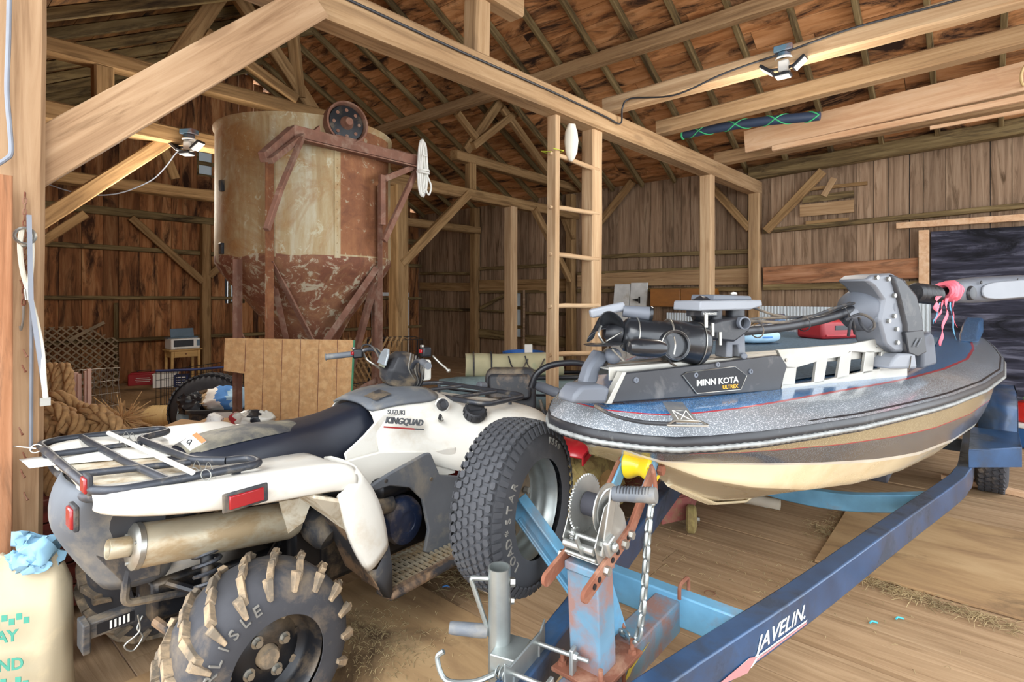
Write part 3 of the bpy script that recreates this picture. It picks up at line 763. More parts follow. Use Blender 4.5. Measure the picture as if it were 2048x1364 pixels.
# front bodywork
def hb(u, pts): return [V((u, -v, z)) for v, z in reversed(pts)] + [V((u, v, z)) for v, z in pts[1:]]
rows = [hb(.665, [(0, .985), (.09, .982), (.135, .965), (.175, .935), (.20, .87), (.215, .80), (.225, .735)]),
        hb(.76, [(0, 1.012), (.10, 1.008), (.15, .990), (.205, .955), (.232, .88), (.245, .80), (.255, .71)]),
        hb(.90, [(0, 1.022), (.11, 1.018), (.165, .998), (.225, .955), (.258, .88), (.275, .80), (.30, .70)]),
        hb(1.02, [(0, 1.012), (.11, 1.008), (.17, .985), (.235, .940), (.285, .87), (.335, .79), (.385, .62)]),
        hb(1.14, [(0, .975), (.12, .972), (.19, .950), (.255, .910), (.33, .865), (.405, .80), (.43, .63)]),
        hb(1.26, [(0, .915), (.14, .913), (.22, .905), (.31, .895), (.40, .885), (.49, .845), (.53, .74)]),
        hb(1.42, [(0, .885), (.15, .884), (.24, .884), (.33, .888), (.43, .890), (.52, .860), (.55, .805)]),
        hb(1.58, [(0, .865), (.15, .865), (.24, .866), (.32, .868), (.41, .868), (.50, .835), (.53, .785)]),
        hb(1.72, [(0, .84), (.14, .838), (.22, .832), (.29, .825), (.36, .808), (.42, .77), (.43, .72)])]
shell(rows, 'front_bodywork', 'white_plastic', .006)
# dark cover over the tank
rows = [hb(.655, [(0, .990), (.07, .988), (.125, .975), (.165, .950)]), hb(.74, [(0, 1.018), (.09, 1.014), (.145, 1.0), (.19, .972)]), hb(.86, [(0, 1.031), (.10, 1.027), (.16, 1.010), (.215, .974)]), hb(.98, [(0, 1.026), (.11, 1.022), (.168, 1.004), (.222, .962)]), hb(1.06, [(0, 1.008), (.11, 1.004), (.17, .985), (.20, .968)])]
shell(rows, 'tank_cover', 'grey_plastic', .012)
for v0 in (-.085,):
    m = MB(); m.grid([[V((u, v, z)) for v, z in ((-.150, .003), (-.10, .012), (-.05, .014))] for u, z in ((.70, 1.0), (.75, 1.014), (.79, 1.02))])
    for q in m.v: q.z += {.70: .998, .75: 1.012, .79: 1.019}[round(q.x, 2)] - .003
    m.build('rubber_pad', 'dusty_black', atv)
# badge on the side panel
bd = bpy.data.objects.new('badge', None); COL.objects.link(bd); bd.parent = atv
def side_mat(px, py, qx, qy, v, tilt=.18):
    a, b = A.v(px, py, v), A.v(qx, qy, v); d = (b - a).normalized()
    return facing(a, d, V((0, -cos(tilt), sin(tilt)))), (b - a).length
mt, L = side_mat(775, 828, 815, 830, -.275, .25)
lettering('SUZUKI', .030, .0015, 'letter_grey', 'lettering', bd, mt, bold=.0008, sx=1.0)
mt, L = side_mat(770, 846, 852, 852, -.285, .22)
lettering('KINGQUAD', .040, .004, 'letter_grey', 'lettering', bd, mt, shear=.25, bold=.0016, sx=1.05)
mt, L = side_mat(766, 851, 850, 857, -.287, .2)
m = MB(); m.box((L * .38, -.006, 0), (L * .72, .007, .004)); m.build('badge_bar', 'letter_red', bd, mt)
m = MB(); m.box((L * .85, -.006, 0), (L * .24, .007, .004)); m.build('badge_bar', 'letter_grey', bd, mt)
# fuel cap, tank knob, key
def cap(px, py, v, nrm, r, h, name, mat, n=36, ribs=0):
    p = A.v(px, py, v); nrm = V(nrm).normalized()
    m = MB(); m.lathe([(r * .98, -.01), (r, h * .3), (r * .96, h * .8), (r * .85, h), (r * .62, h * .92), (r * .5, h * .75), (0, h * .75)], p, nrm, n)
    if ribs:
        x, y, d = basis(nrm); m.bar(p - x * r * .55 + d * h * .85, p + x * r * .55 + d * h * .85, .014, h * .35, up=d)
        for k in range(ribs):
            a = 2 * pi * k / ribs; q = p + (x * cos(a) + y * sin(a)) * r; m.bar(q, q + d * h * .8, .007, .008, up=(x * cos(a) + y * sin(a)))
    return m.build(name, mat, atv, angle=45)
cap(949, 828, -.345, (-.25, -.52, 1), .058, .034, 'fuel_cap', 'dusty_black', 36, 14)
cap(884, 811, -.245, (-.35, -.8, .5), .030, .028, 'fuel_knob', 'dusty_black')
cap(884, 811, -.238, (-.35, -.8, .5), .040, .010, 'knob_boss', 'white_plastic')
cap(882, 839, -.300, (-.3, -.8, .4), .013, .012, 'key_switch', 'bare_steel')
m = MB(); p = A.v(880, 834, -.315); m.box(p, (.004, .02, .032), Matrix.Rotation(.4, 4, 'X')); m.build('ignition_key', 'steel_black', atv, bevel=.002)
# leg shield, inner side and engine
S = lambda pts, v: [A.v(px, py, v) for px, py in pts]
for s in (-1, 1):
    poly = S([(742, 972), (778, 948), (852, 907), (862, 906), (870, 925), (880, 950), (930, 953), (934, 930), (946, 905), (962, 912), (975, 990), (940, 1085), (912, 1112), (850, 1105), (858, 1060), (846, 1000), (822, 976), (780, 972), (752, 982)], -.405)
    if s > 0: poly = [V((p.x, -p.y, p.z)) for p in poly]
    m = MB(); m.prism(poly, (0, s * -.02, 0)); o = m.build('leg_shield', 'grey_plastic', atv, bevel=.006)
    o.data.materials[0] = MATS['grey_plastic']
for px, py in ((772, 962), (862, 958), (916, 962)):
    p = A.v(px, py, -.405); m = MB(); m.lathe([(.009, -.001), (.008, .004), (0, .004)], p, (0, -1, 0), 12); m.build('shield_screw', 'dusty_black', atv)
m = MB(); m.prism([(.50, -.20, .80), (.60, -.20, .86), (.70, -.20, .94), (.80, -.22, .95), (.80, -.22, .74), (.52, -.215, .70)], (0, .012, 0)); m.prism([(.40, -.225, .775), (.42, -.225, .70), (.55, -.235, .62), (.74, -.25, .60), (.90, -.30, .60), (1.02, -.36, .62), (1.02, -.36, .75), (.9, -.3, .74), (.66, -.24, .78)], (0, .02, 0)); m.build('side_panel', 'white_plastic', atv, bevel=.005)
eng = MB(); eng.box((.72, 0, .45), (.62, .36, .42)); eng.box((.45, 0, .42), (.35, .3, .3)); eng.cyl((.6, -.26, .62), (.9, -.26, .62), .05); eng.box((.75, 0, .70), (.5, .3, .12))
eng.build('engine', 'steel_black', atv, bevel=.03)
p = A.v(806, 1040, -.30)
m = MB(); m.lathe([(.098, 0), (.10, .03), (.092, .055), (.06, .066), (.045, .066), (.043, .062), (.03, .062), (0, .064)], p + V((0, .03, 0)), (0, -1, 0), 36); m.xf(Matrix.Translation(p) @ Matrix.Diagonal((1, 1, 1.12, 1)) @ Matrix.Translation(-p))
m.build('clutch_cover', 'blue_black', atv, angle=50)
m = MB(); m.tube(spline([p + V((-.06, .01, .09)), p + V((-.13, .02, .095)), p + V((-.2, .05, .08))]), .04, 12); m.build('clutch_duct', 'dusty_black', atv)
# footrest
a, b = A.w(776, 1188, .285), A.w(946, 1105, .305)
m = MB(); m.tube(fillet([V((.49, -.47, .30)), V((.50, -.535, .29)), V((.98, -.535, .31)), V((1.02, -.44, .33))], .04), .018, 10); m.prism([(.50, -.53, .27), (.98, -.53, .29), (.98, -.53, .335), (.50, -.53, .315)], (0, .012, 0)); m.build('footrest_bar', 'mud_black', atv)
m = MB()
for i in range(17):
    u = .51 + i * .028; m.bar((u, -.52, .314), (u, -.30, .314), .010, .010)
for j in range(6): m.bar((.50, -.51 + j * .04, .314), (.97, -.51 + j * .04, .314), .006, .008)
m.build('tread_grille', 'mud_steel', atv, flat=True)
m = MB(); m.box((.74, -.42, .285), (.46, .22, .012)); m.build('footwell', 'mud_black', atv)
m = MB(); m.box((.74, .42, .30), (.46, .22, .03)); m.build('footwell', 'mud_black', atv)
# muffler
a, b = V((-.295, -.215, .672)), V((.25, -.205, .588)); d = (b - a).normalized()
m = MB(); m.lathe([(0, 0), (.066, 0), (.071, .01), (.071, .54), (.060, .57), (.0, .575)], a, d, 36); m.build('muffler', 'mud_steel', atv, angle=45)
m = MB(); m.lathe([(.03, -.012), (.060, -.012), (.073, -.004), (.074, .012), (.072, .014)], a, d, 36); m.build('muffler_cap', 'bare_steel', atv)
m = MB(); m.lathe([(.026, -.015), (.029, -.07), (.0305, -.072), (.032, -.07), (.032, .0)], a + V((0, .012, 0)), d, 28); m.build('tailpipe', 'mud_steel', atv); m = MB(); m.cyl(a + V((0, .012, 0)) - d * .058, a + V((0, .012, 0)) - d * .05, .0268, n=24); m.build('bore_shade', 'steel_black', atv)  # black disc stands in for the shade inside the tailpipe
for k in range(3):
    x, y, _ = basis(d); t = .5 + k * 2.1; mm = MB(); mm.bolt(a + (x * cos(t) + y * sin(t)) * .052 - d * .012, -d, .006); mm.build('cap_screw', 'zinc', atv)
m = MB(); m.tube(spline([b, b + V((.08, .03, -.03)), (.45, -.14, .52), (.6, -.1, .6)]), .028, 12); m.build('exhaust_pipe', 'steel_black', atv)
m = MB(); m.prism([(.17, -.27, .70), (.30, -.29, .69), (.26, -.29, .60), (.2, -.28, .57)], (0, .008, 0)); m.build('heat_shield', 'mud_white', atv)
m = MB(); m.lathe([(0, .09), (.05, .085), (.062, .06), (.065, 0), (.05, -.05), (0, -.06)], A.v(632, 1052, -.22), (.3, -.8, -.5), 24); m.build('resonator', 'dusty_black', atv)
# frame, suspension and hitch
m = MB(); m.box((-.10, 0, .40), (.22, .20, .16)); m.box((.1, 0, .38), (.3, .16, .12)); m.cyl((0, -.2, .30), (0, .2, .30), .05); m.build('gear_case', 'steel_black', atv, bevel=.02)
for s in (-1, 1):
    m = MB(); m.tube(fillet([(.30, s * .12, .36), (.02, s * .36, .24), (-.10, s * .36, .25), (-.20, s * .10, .34)], .03), .017, 8); m.build('lower_arm', 'mud_black', atv)
    m = MB(); m.tube(fillet([(.24, s * .12, .48), (.0, s * .34, .40), (-.16, s * .10, .46)], .03), .014, 8); m.build('upper_arm', 'steel_black', atv)
    m = MB(); m.cyl((.0, s * .12, .30), (0, s * .42, .297), .020); m.build('drive_shaft', 'steel_black', atv)
    a, b = V((-.075, s * .22, .60)), V((-.09, s * .30, .33)); d = b - a; x, y, _ = basis(d)
    m = MB(); m.tube([a + d * (.05 + .8 * k / 110) + (x * cos(k * .4) + y * sin(k * .4)) * .042 for k in range(111)], .0075, 6); m.build('coil_spring', 'rack_metal', atv)
    m = MB(); m.cyl(a, b, .022); m.cyl(a, a + d * .08, .045); m.cyl(a + d * .85, a + d * .90, .045); m.build('shock_absorber', 'steel_black', atv)
    m = MB(); m.tube(fillet([(.25, s * .14, .72), (-.28, s * .14, .70), (-.30, s * .12, .45), (.2, s * .12, .35)], .03), .014, 8); m.build('frame_tube', 'dusty_black', atv)
m = MB(); m.box((-.27, 0, .352), (.22, .055, .055)); m.box((-.385, 0, .335), (.022, .085, .10)); m.build('hitch_receiver', 'dusty_black', atv, bevel=.004)
m = MB(); m.prism([(-.15, -.03, .48), (-.17, -.10, .30), (-.02, -.10, .26), (-.05, -.03, .47)], (0, .01, 0)); m.prism([(-.18, .12, .54), (-.22, .02, .34), (-.08, .02, .34), (-.08, .12, .54)], (0, .012, .0)); m.build('hitch_bracket', 'mud_black', atv, bevel=.004)
p = V((-.22, -.03, .34)); m = MB(); m.tube(spline([p, p + V((-.02, -.015, -.03)), p + V((-.005, -.02, -.065)), p + V((-.035, -.02, -.10)), p + V((-.06, -.02, -.07)), p + V((-.015, -.02, -.04)), p + V((-.02, -.02, .02))]), .003, 6); m.build('hitch_pin_clip', 'zinc', atv)
lab_m, _ = facing(V((-.36, -.0285, .338)), (1, 0, 0), (0, -1, 0)), 0
m = MB(); m.box((.06, .014, 0), (.11, .036, .001)); m.mat(1)
for k in range(5): m.box((.045 + k * .013, .014, .0008), (.006, .028, .001))
m.build('hitch_label', ['steel_black', 'paper'], atv, lab_m)
# handlebar
bar = bpy.data.objects.new('handlebar', None); COL.objects.link(bar); bar.parent = atv
gl0, gl1 = A.v(652, 714, .40), A.v(706, 708, .305)
m = MB(); m.cyl(gl0, gl1, .0165, n=16); m.torus(gl0, gl1 - gl0, .0155, .004, 16, 6); m.build('grip', 'grey_plastic', bar)
m = MB(); m.tube(spline([gl1, A.v(745, 698, .22), A.v(768, 720, .13), V((.955, .06, 1.08)), V((.965, 0, 1.075)), V((.96, -.06, 1.085)), V((.915, -.18, 1.165)), V((.86, -.30, 1.18)), V((.80, -.40, 1.175))], 5), .0115, 10); m.build('bar_tube', 'rack_metal', bar)
m = MB(); m.cyl((.86, -.30, 1.18), (.80, -.41, 1.175), .0165, n=16); m.build('grip', 'grey_plastic', bar)
def switch(p, d, nm):
    o = MB(); o.bar(p, p + d * .055, .045, .05); o.build(nm, 'steel_black', bar, bevel=.008)
    o = MB(); q = p + d * .02 + V((-.028, 0, .004)); o.box(q, (.012, .02, .018)); o.build('switch_button', 'red_lens', bar, bevel=.003)
    o = MB(); q = p + d * .02 + V((-.02, 0, .03)); o.box(q, (.014, .02, .014)); o.build('switch_lever', 'bare_steel', bar, bevel=.003)
dl = (gl1 - gl0).normalized(); switch(gl1, dl, 'switch_block')
m = MB(); m.tube(spline([gl1 + dl * .03 + V((.03, 0, .0)), A.v(735, 720, .28), A.v(757, 735, .2), V((.93, .06, 1.07))]), .0065, 8); m.build('brake_lever', 'bare_steel', bar)
m = MB(); m.tube(spline([gl1 + dl * .04, A.v(728, 690, .24), A.v(750, 700, .15), V((.95, .05, 1.0))]), .005, 8); m.tube(spline([gl1 + dl * .05 + V((0, 0, .02)), A.v(760, 702, .16), V((.97, .02, .99))]), .004, 8); m.build('control_cable', 'dusty_black', bar)
switch(A.v(848, 703, -.16), V((-.35, -.9, .02)).normalized(), 'throttle_block')
m = MB(); m.tube(spline([A.v(866, 712, -.2), A.v(880, 726, -.24), A.v(897, 741, -.27)]), [.006] * 12 + [.009], 10); m.ball(A.v(897, 741, -.27), .011); m.build('brake_lever', 'bare_steel', bar)
# instrument pod
pod = bpy.data.objects.new('instrument_pod', None); COL.objects.link(pod); pod.parent = atv
def ring_px(pts, v): return [A.v(px, py, v) for px, py in pts]
front = ring_px([(762, 738), (772, 700), (790, 690), (812, 695), (825, 712), (818, 748), (800, 768), (778, 764)], 0)
cx = sum(front, V()) / len(front)
yd = V((.25, -1, 0)).normalized()
m = MB()
def pod_ring(u, hw, zt, zb): return [V((u, hw, zb + .45 * (zt - zb))), V((u + .02, hw * .85, zt - .02)), V((u + .03, hw * .4, zt)), V((u + .03, -hw * .4, zt)), V((u + .02, -hw * .85, zt - .02)), V((u, -hw, zb + .45 * (zt - zb))), V((u - .0, -hw * .6, zb)), V((u, hw * .6, zb))]
m.rings([pod_ring(.862, .075, 1.165, 1.06), pod_ring(.885, .098, 1.20, 1.035), pod_ring(.95, .10, 1.21, 1.02), pod_ring(1.03, .08, 1.16, 1.04)])
PR = Matrix.Translation((.93, 0, 1.1)) @ Matrix.Rotation(-.35, 4, 'Z') @ Matrix.Rotation(.2, 4, 'Y') @ Matrix.Translation((-.93, 0, -1.1))
m.xf(PR); m.build('pod_housing', 'dusty_black', pod, bevel=.008)
m = MB(); m.prism([PR @ V(q) for q in ((.855, .068, 1.125), (.862, .06, 1.185), (.868, .03, 1.21), (.868, -.03, 1.21), (.862, -.06, 1.185), (.855, -.068, 1.125))], PR.to_3x3() @ V((-.012, 0, 0))); m.build('pod_visor', 'clear_cover', pod, bevel=.004)
m = MB(); m.prism([PR @ V(q) for q in ((.852, .05, 1.115), (.858, .045, 1.17), (.858, -.045, 1.17), (.852, -.05, 1.115))], PR.to_3x3() @ V((-.004, 0, 0))); m.build('display', 'screen', pod)
m = MB(); m.cyl((.98, 0, .96), (.955, 0, 1.07), .022); m.box((.965, 0, 1.07), (.05, .1, .03)); m.build('steering_stem', 'bare_steel', bar, bevel=.004)
m = MB(); q = A.v(852, 740, -.10); m.box(q, (.05, .04, .11), Matrix.Rotation(-.3, 4, 'Z')); m.build('reservoir', 'white_plastic', bar, bevel=.014, seg=3)
m = MB(); m.lathe([(.012, 0), (.012, .02), (0, .022)], A.v(853, 733, -.125), (-.6, -.8, .1), 14); m.build('reservoir_cap', 'bare_steel', bar)
for k in range(6):
    x0 = 812 + k * 6; m = MB(); m.tube(spline([A.v(822 + k * 5, 706 + k * 3, -.10), A.v(818 + k * 6, 738, -.12 - .01 * k), A.v(830 + k * 3, 765, -.08), V((.98 + .01 * k, -.03, .975))]), .0035, 6); m.build('control_cable', 'dusty_black' if k % 2 else 'grey_plastic', bar)
# front rack
fr = bpy.data.objects.new('front_rack', None); COL.objects.link(fr); fr.parent = atv
rk_tube([(1.16, .38, .950), (1.14, .34, .955), (1.15, -.34, .950), (1.20, -.41, .940), (1.52, -.38, .930), (1.56, -.32, .930), (1.56, .32, .930), (1.52, .38, .930), (1.20, .41, .940), (1.16, .38, .950)], par=fr)
for v in (-.15, .15): rk_tube([(1.15, v, .945), (1.56, v, .928)], par=fr, r=.011)
for u, v in ((1.25, -.3), (1.25, .3), (1.5, -.3), (1.5, .3)):
    m = MB(); m.cyl((u, v, .86), (u, v, .935), .010); m.build('rack_foot', 'rack_metal', fr)
m = MB(); m.box((1.74, 0, .62), (.10, .5, .3)); m.build('front_grille', 'dusty_black', atv, bevel=.03)

# loose things on the rack
p = [A.w(66, 940, .90), A.w(98, 960, .895), A.w(128, 940, .90), A.w(120, 895, .90)]
m = MB(); g = [[V((-.455 + .012 * i, .24 + .055 * j, .893 - .004 * i + .010 * sin(j * 1.3 + i))) for j in range(5)] for i in range(7)]
# tag sheet: runs from under the rack out over its back edge
g = []
for i in range(9):
    t = i / 8
    g.append([V((-.50 + .46 * t, .39 - .30 * t - .17 * j + .05 * t * j, .888 + .010 * sin(3 * t + j) + .012 * t)) for j in (0, .4, .8, 1.2)])
m.grid(g); o = m.build('paper_sheet', 'paper', None, AT.m, angle=60)
tag(o, 'loose white sheet of paper lying under the bars of the tubular rear rack', 'paper')
sm = o.modifiers.new('solid', 'SOLIDIFY'); sm.thickness = .0012
po = thing('white_pole', 'thin white pole wired across the bars of the tubular rear rack', 'pole', AT)
m = MB(); m.cyl(A.w(217, 866, .937), A.w(385, 945, .937), .0085, n=12); m.build('shaft', 'paper', po)
for px, py in ((246, 884), (258, 886), (388, 946), (412, 950)):
    q = A.w(px, py, .925); m = MB(); m.torus(q, (1, .6, 0), .018, .0016, 14, 5); m.tube(spline([q + V((0, .01, .015)), q + V((.02, .03, .03)), q + V((.04, .02, -.03))]), .0013, 5); m.build('wire_tie', 'zinc', po)
m = MB(); q0 = A.w(72, 897, .93); m.tube(spline([q0, q0 + V((-.06, .05, .012)), A.v(10, 898, .62)]), .0022, 6); m.torus(q0, (0, 1, .3), .017, .002, 12, 5)
one(m, 'white_string', 'paper', 'thin white string tying the rear rack to the doorway plank', 'string', m=AT.m)
# ------------------------------------------------------------------ boat trailer
plain('trailer_blue', '#2c4a6e', .35, .2, var=.25, dirt='#33373d', dirt_amt=.36, dirt_scale=4, coat=.2)
plain('trailer_lightblue', '#5f94b4', .5, .1, var=.2, dirt='#7d6f62', dirt_amt=.22, dirt_scale=6)
plain('trailer_dark', '#2b3440', .4, .3, var=.25, dirt='#4a5560', dirt_amt=.3)
plain('rust', '#7a4a36', .85, .1, var=.25, dirt='#a5816a', dirt_amt=.3, dirt_scale=10, bump=.3)
plain('rust_blue', '#5d7f94', .6, .1, var=.2, dirt='#8a5c47', dirt_amt=.45, dirt_scale=7)
plain('clean_rubber', '#3a3b3f', .8, var=.12, dirt='#5a5a5a', dirt_amt=.15, bump=.1)
plain('galvanised', '#989d9b', .38, .75, var=.12, scale=14, dirt='#8a8a84', dirt_amt=.15)
plain('yellow_roller', '#e2c21f', .3, var=.1, coat=.4)
plain('strap_black', '#303037', .8)
plain('amber_lens', '#d96a1c', .3, coat=.4)
plain('decal_white', '#d5d5d2', .5)
plain('decal_red', '#b07b7c', .5)
plain('decal_yellow', '#c7b43c', .5)
tr = thing('boat_trailer', 'blue steel boat trailer with a hand winch, swivel jack and mounted spare tyre', 'trailer', BARN)
TB = BARN
def part(mb, name, mat, par=tr, **k): return mb.build(name, mat, par, **k)
def channel(pts, w, h, name, mat, par=tr, edge=True):
    """a steel channel following points along its top edge"""
    rs = []; P = [V(p) for p in pts]; n = len(P)
    for i in range(n):
        d = (P[min(i + 1, n - 1)] - P[max(i - 1, 0)]); d.z = 0; d.normalize(); s = V((-d.y, d.x, 0))
        p = P[i]
        rs.append([p + s * w / 2, p - s * w / 2, p - s * w / 2 - V((0, 0, h)), p + s * w / 2 - V((0, 0, h))])
    m = MB(); m.rings(rs); o = m.build(name, mat, par, bevel=.006, angle=30)
    return o
RZ = .425
rail = [(.62, .84, RZ), (1.40, .705, RZ), (2.2, .525, RZ), (3.2, .325, RZ), (4.05, .15, RZ), (4.35, .105, RZ), (4.8, .085, RZ), (7.2, .085, RZ)]
channel(spline(rail, 4), .075, .125, 'side_rail', 'trailer_blue')
channel(spline([(u, 1.75 - v, z) for u, v, z in rail], 4), .075, .125, 'side_rail', 'trailer_blue')
channel([(.35, .875, .40), (1.9, .875, .40)], .095, .115, 'tongue', 'rust_blue')
channel([(1.92, 1.20, RZ - .005), (1.92, .60, RZ - .005)], .06, .115, 'cross_member', 'trailer_lightblue')
arc = [(3.85, .22, .40), (3.78, .40, .37), (3.72, .62, .34), (3.70, .875, .33), (3.72, 1.13, .34), (3.78, 1.35, .37), (3.85, 1.53, .40)]
channel(spline(arc, 4), .06, .10, 'cross_member', 'trailer_lightblue')
channel([(5.6, .06, .36), (5.6, 1.69, .36)], .07, .09, 'axle', 'trailer_dark')
for v in (.45, 1.30):
    m = MB(); m.box((5.2, v, .47), (3.0, .09, .05)); part(m, 'bunk', 'strap_black', bevel=.01)
# script on the side rail
def rail_at(u):
    for (u0, v0, z0), (u1, v1, z1) in zip(rail, rail[1:]):
        if u0 <= u <= u1: return v0 + (v1 - v0) * (u - u0) / (u1 - u0)
d = V((1, (rail_at(2.2) - rail_at(1.6)) / .6, 0)).normalized(); nrm = V((d.y, -d.x, 0))
o0 = V((1.87, rail_at(1.87) - .041, RZ - .085)); mt = facing(o0, d, nrm)
dec = bpy.data.objects.new('trailer_decal', None); COL.objects.link(dec); dec.parent = tr
lettering('JAVELIN.', .068, .0008, 'decal_white', 'lettering', dec, mt, shear=.35, bold=.0012, sx=1.28)
m = MB(); m.prism([(-.02, -.012, 0), (.34, -.012, 0), (.33, -.018, 0), (.02, -.018, 0), (-.03, -.035, 0), (-.24, -.012, 0), (-.25, -.015, 0), (-.05, .0, 0)], (0, 0, .0008)); m.build('decal_stripe', 'decal_white', dec, mt)
m = MB(); m.prism([(-.235, -.012, 0), (-.04, .0, 0), (.0, -.012, 0), (-.055, -.042, 0), (-.085, -.038, 0)], (0, 0, .0012)); m.build('decal_arrow', 'decal_red', dec, mt)
m = MB(); m.prism([(.0, -.020, 0), (.34, -.020, 0), (.33, -.026, 0), (.0, -.026, 0)], (0, 0, .0012)); m.build('decal_stripe', 'decal_red', dec, mt)
tm_ = facing(V((1.53, .8745 - .0485, .335)), (1, 0, 0), (0, -1, 0))
m = MB(); m.prism([(-.05, -.01, 0), (-.015, .02, 0), (.0, .015, 0), (.12, .035, 0), (.0, .006, 0), (-.01, -.004, 0)], (0, 0, .001)); m.build('tongue_decal', 'decal_yellow', tr, tm_)
# winch stand
ws = bpy.data.objects.new('winch_stand', None); COL.objects.link(ws); ws.parent = tr
def wp(mb, n, mat, **k): return mb.build(n, mat, ws, **k)
pb, pt = V((1.39, .875, .41)), V((1.37, .875, .70))
m = MB(); m.bar(pb, pt, .105, .085, up=(1, 0, 0)); wp(m, 'post', 'rust_blue', bevel=.004)
m = MB(); m.bar(pt, pt + V((0, 0, .025)), .112, .10, up=(1, 0, 0)); wp(m, 'post_cap', 'rust_blue', bevel=.004)
m = MB(); m.bar((1.47, .875, .41), (1.44, .875, .70), .03, .05, up=(1, 0, 0)); m.prism([(1.45, .905, .41), (1.62, .905, .41), (1.47, .905, .72)], (0, -.012, 0)); wp(m, 'gusset', 'trailer_lightblue', bevel=.002)
m = MB(); m.box((1.415, .875, .408), (.24, .17, .012)); wp(m, 'base_plate', 'rust', bevel=.002)
for du, dv in ((-.09, -.065), (-.09, .065), (.09, -.065), (.09, .065)):
    m = MB(); m.cyl((1.415 + du, .875 + dv, .40), (1.415 + du, .875 + dv, .455), .007); m.bolt((1.415 + du, .875 + dv, .414), (0, 0, 1), .014, .012); wp(m, 'stud', 'rust')
for du in (-.06, .05):
    m = MB(); m.tube(fillet([(1.415 + du, .82, .41), (1.415 + du, .81, .27), (1.415 + du, .94, .27), (1.415 + du, .94, .41)], .03), .006, 8); wp(m, 'u_bolt', 'rust')
# the two slanted arms, bored straps running up to the roller
ar0 = {-1: V((1.25, .795, .70)), 1: V((1.25, .955, .70))}
for s in (-1, 1):
    a = V((1.25, .875 + s * .066, .695)); b = V((1.51, .875 + s * .062, .790)); c2 = V((1.655, .875 + s * .06, .93))
    m = MB(); m.bar(a, b, .012, .042, up=(0, 0, 1)); m.bar(b - (b - a).normalized() * .01, c2, .012, .040, up=(-1, 0, 1)); m.cyl(a + V((0, -.006, 0)), a + V((0, .006, 0)), .021)
    wp(m, 'arm_strap', 'rust', bevel=.002)
    for t in (.12, .22, .5, .62, .86):
        q = a + (b - a) * t; m = MB(); m.cyl(q + V((0, s * .004, 0)), q + V((0, s * .009, 0)), .008, n=12); wp(m, 'bore', 'steel_black')
    for t in (.35, .75, .9):
        q = a + (b - a) * t; m = MB(); m.bolt(q + V((0, s * .006, 0)), (0, s, 0), .014, .014); wp(m, 'arm_bolt', 'bare_steel')
    m = MB(); m.bar((1.60, .875 + s * .055, .86), (1.69, .875 + s * .055, .945), .014, .05, up=(-1, 0, 1)); wp(m, 'roller_bracket', 'trailer_lightblue', bevel=.004)
m = MB(); rc = V((1.690, .875, .925)); m.lathe([(.012, -.052), (.045, -.052), (.052, -.045), (.050, -.035), (.036, -.01), (.034, 0), (.036, .01), (.050, .035), (.052, .045), (.045, .052), (.012, .052)], rc, (0, 1, 0), 30); wp(m, 'bow_roller', 'yellow_roller')
m = MB(); m.cyl(rc + V((0, -.08, 0)), rc + V((0, .08, 0)), .010); m.bolt(rc + V((0, -.065, 0)), (0, -1, 0), .018, .016); m.bolt(rc + V((0, .065, 0)), (0, 1, 0), .018, .016); wp(m, 'roller_pin', 'rust')
# hand winch
wc = bpy.data.objects.new('hand_winch', None); COL.objects.link(wc); wc.parent = tr
o = V((1.40, .875, .835)); d = (V((1.60, .875, .835)) - V((1.21, .875, .69))).normalized(); up = V((-d.z, 0, d.x))
WM = Matrix((d, V((0, 1, 0)), up)).transposed().to_4x4(); WM.translation = V((1.405, .872, .772))
def wi(mb, n, mat, **k): return mb.build(n, mat, wc, WM, **k)
m = MB(); m.box((0, 0, 0), (.17, .105, .004))
for s in (-1, 1): m.prism([(-.085, s * .052, 0), (.085, s * .052, 0), (.085, s * .052, .05), (.05, s * .052, .135), (.0, s * .052, .135), (-.085, s * .052, .06)], (0, s * .004, 0))
wi(m, 'winch_frame', 'zinc', bevel=.002)
for y0, y1, r in ((-.040, .028, .034),):
    m = MB(); m.cyl((.025, y0, .105), (.025, y1, .105), r, n=28); wi(m, 'strap_drum', 'strap_black')
def gear(c, r, y, nt, th=.006):
    m = MB(); P = []
    for k in range(nt * 4):
        a = 2 * pi * k / (nt * 4); rr = r if k % 4 in (0, 1) else r - .006
        P.append(V((c[0] + rr * cos(a), y, c[1] + rr * sin(a))))
    m.prism(P, (0, th, 0)); return m
wi(gear((.025, .105), .085, .030, 46), 'main_gear', 'zinc', flat=True)
m = MB(); m.cyl((.025, -.043, .105), (.025, -.039, .105), .073, n=36); m.lathe([(.05, -.044), (.055, -.046), (.06, -.044)], (.025, 0, .105), (0, 1, 0), 28); wi(m, 'drum_flange', 'zinc')
wi(gear((-.05, .05), .022, .028, 14, .012), 'pinion', 'zinc', flat=True)
for q in ((-.05, .05), (.025, .105), (-.06, .025)):
    m = MB(); m.cyl((q[0], -.066, q[1]), (q[0], .066, q[1]), .007); m.bolt((q[0], -.056, q[1]), (0, -1, 0), .013, .010); m.bolt((q[0], .056, q[1]), (0, 1, 0), .013, .010); wi(m, 'shaft', 'zinc')
m = MB(); m.cyl((-.085, -.05, .045), (-.085, .05, .045), .011, n=16); m.cyl((-.10, .04, .03), (-.10, -.06, .03), .005); m.prism([(-.10, -.02, .02), (-.112, -.02, .10), (-.10, -.02, .105), (-.092, -.02, .03)], (0, .006, 0)); wi(m, 'pawl_bar', 'zinc')
m = MB(); m.bolt((0, 0, .002), (0, 0, 1), .018, .012); wi(m, 'mount_bolt', 'bare_steel')
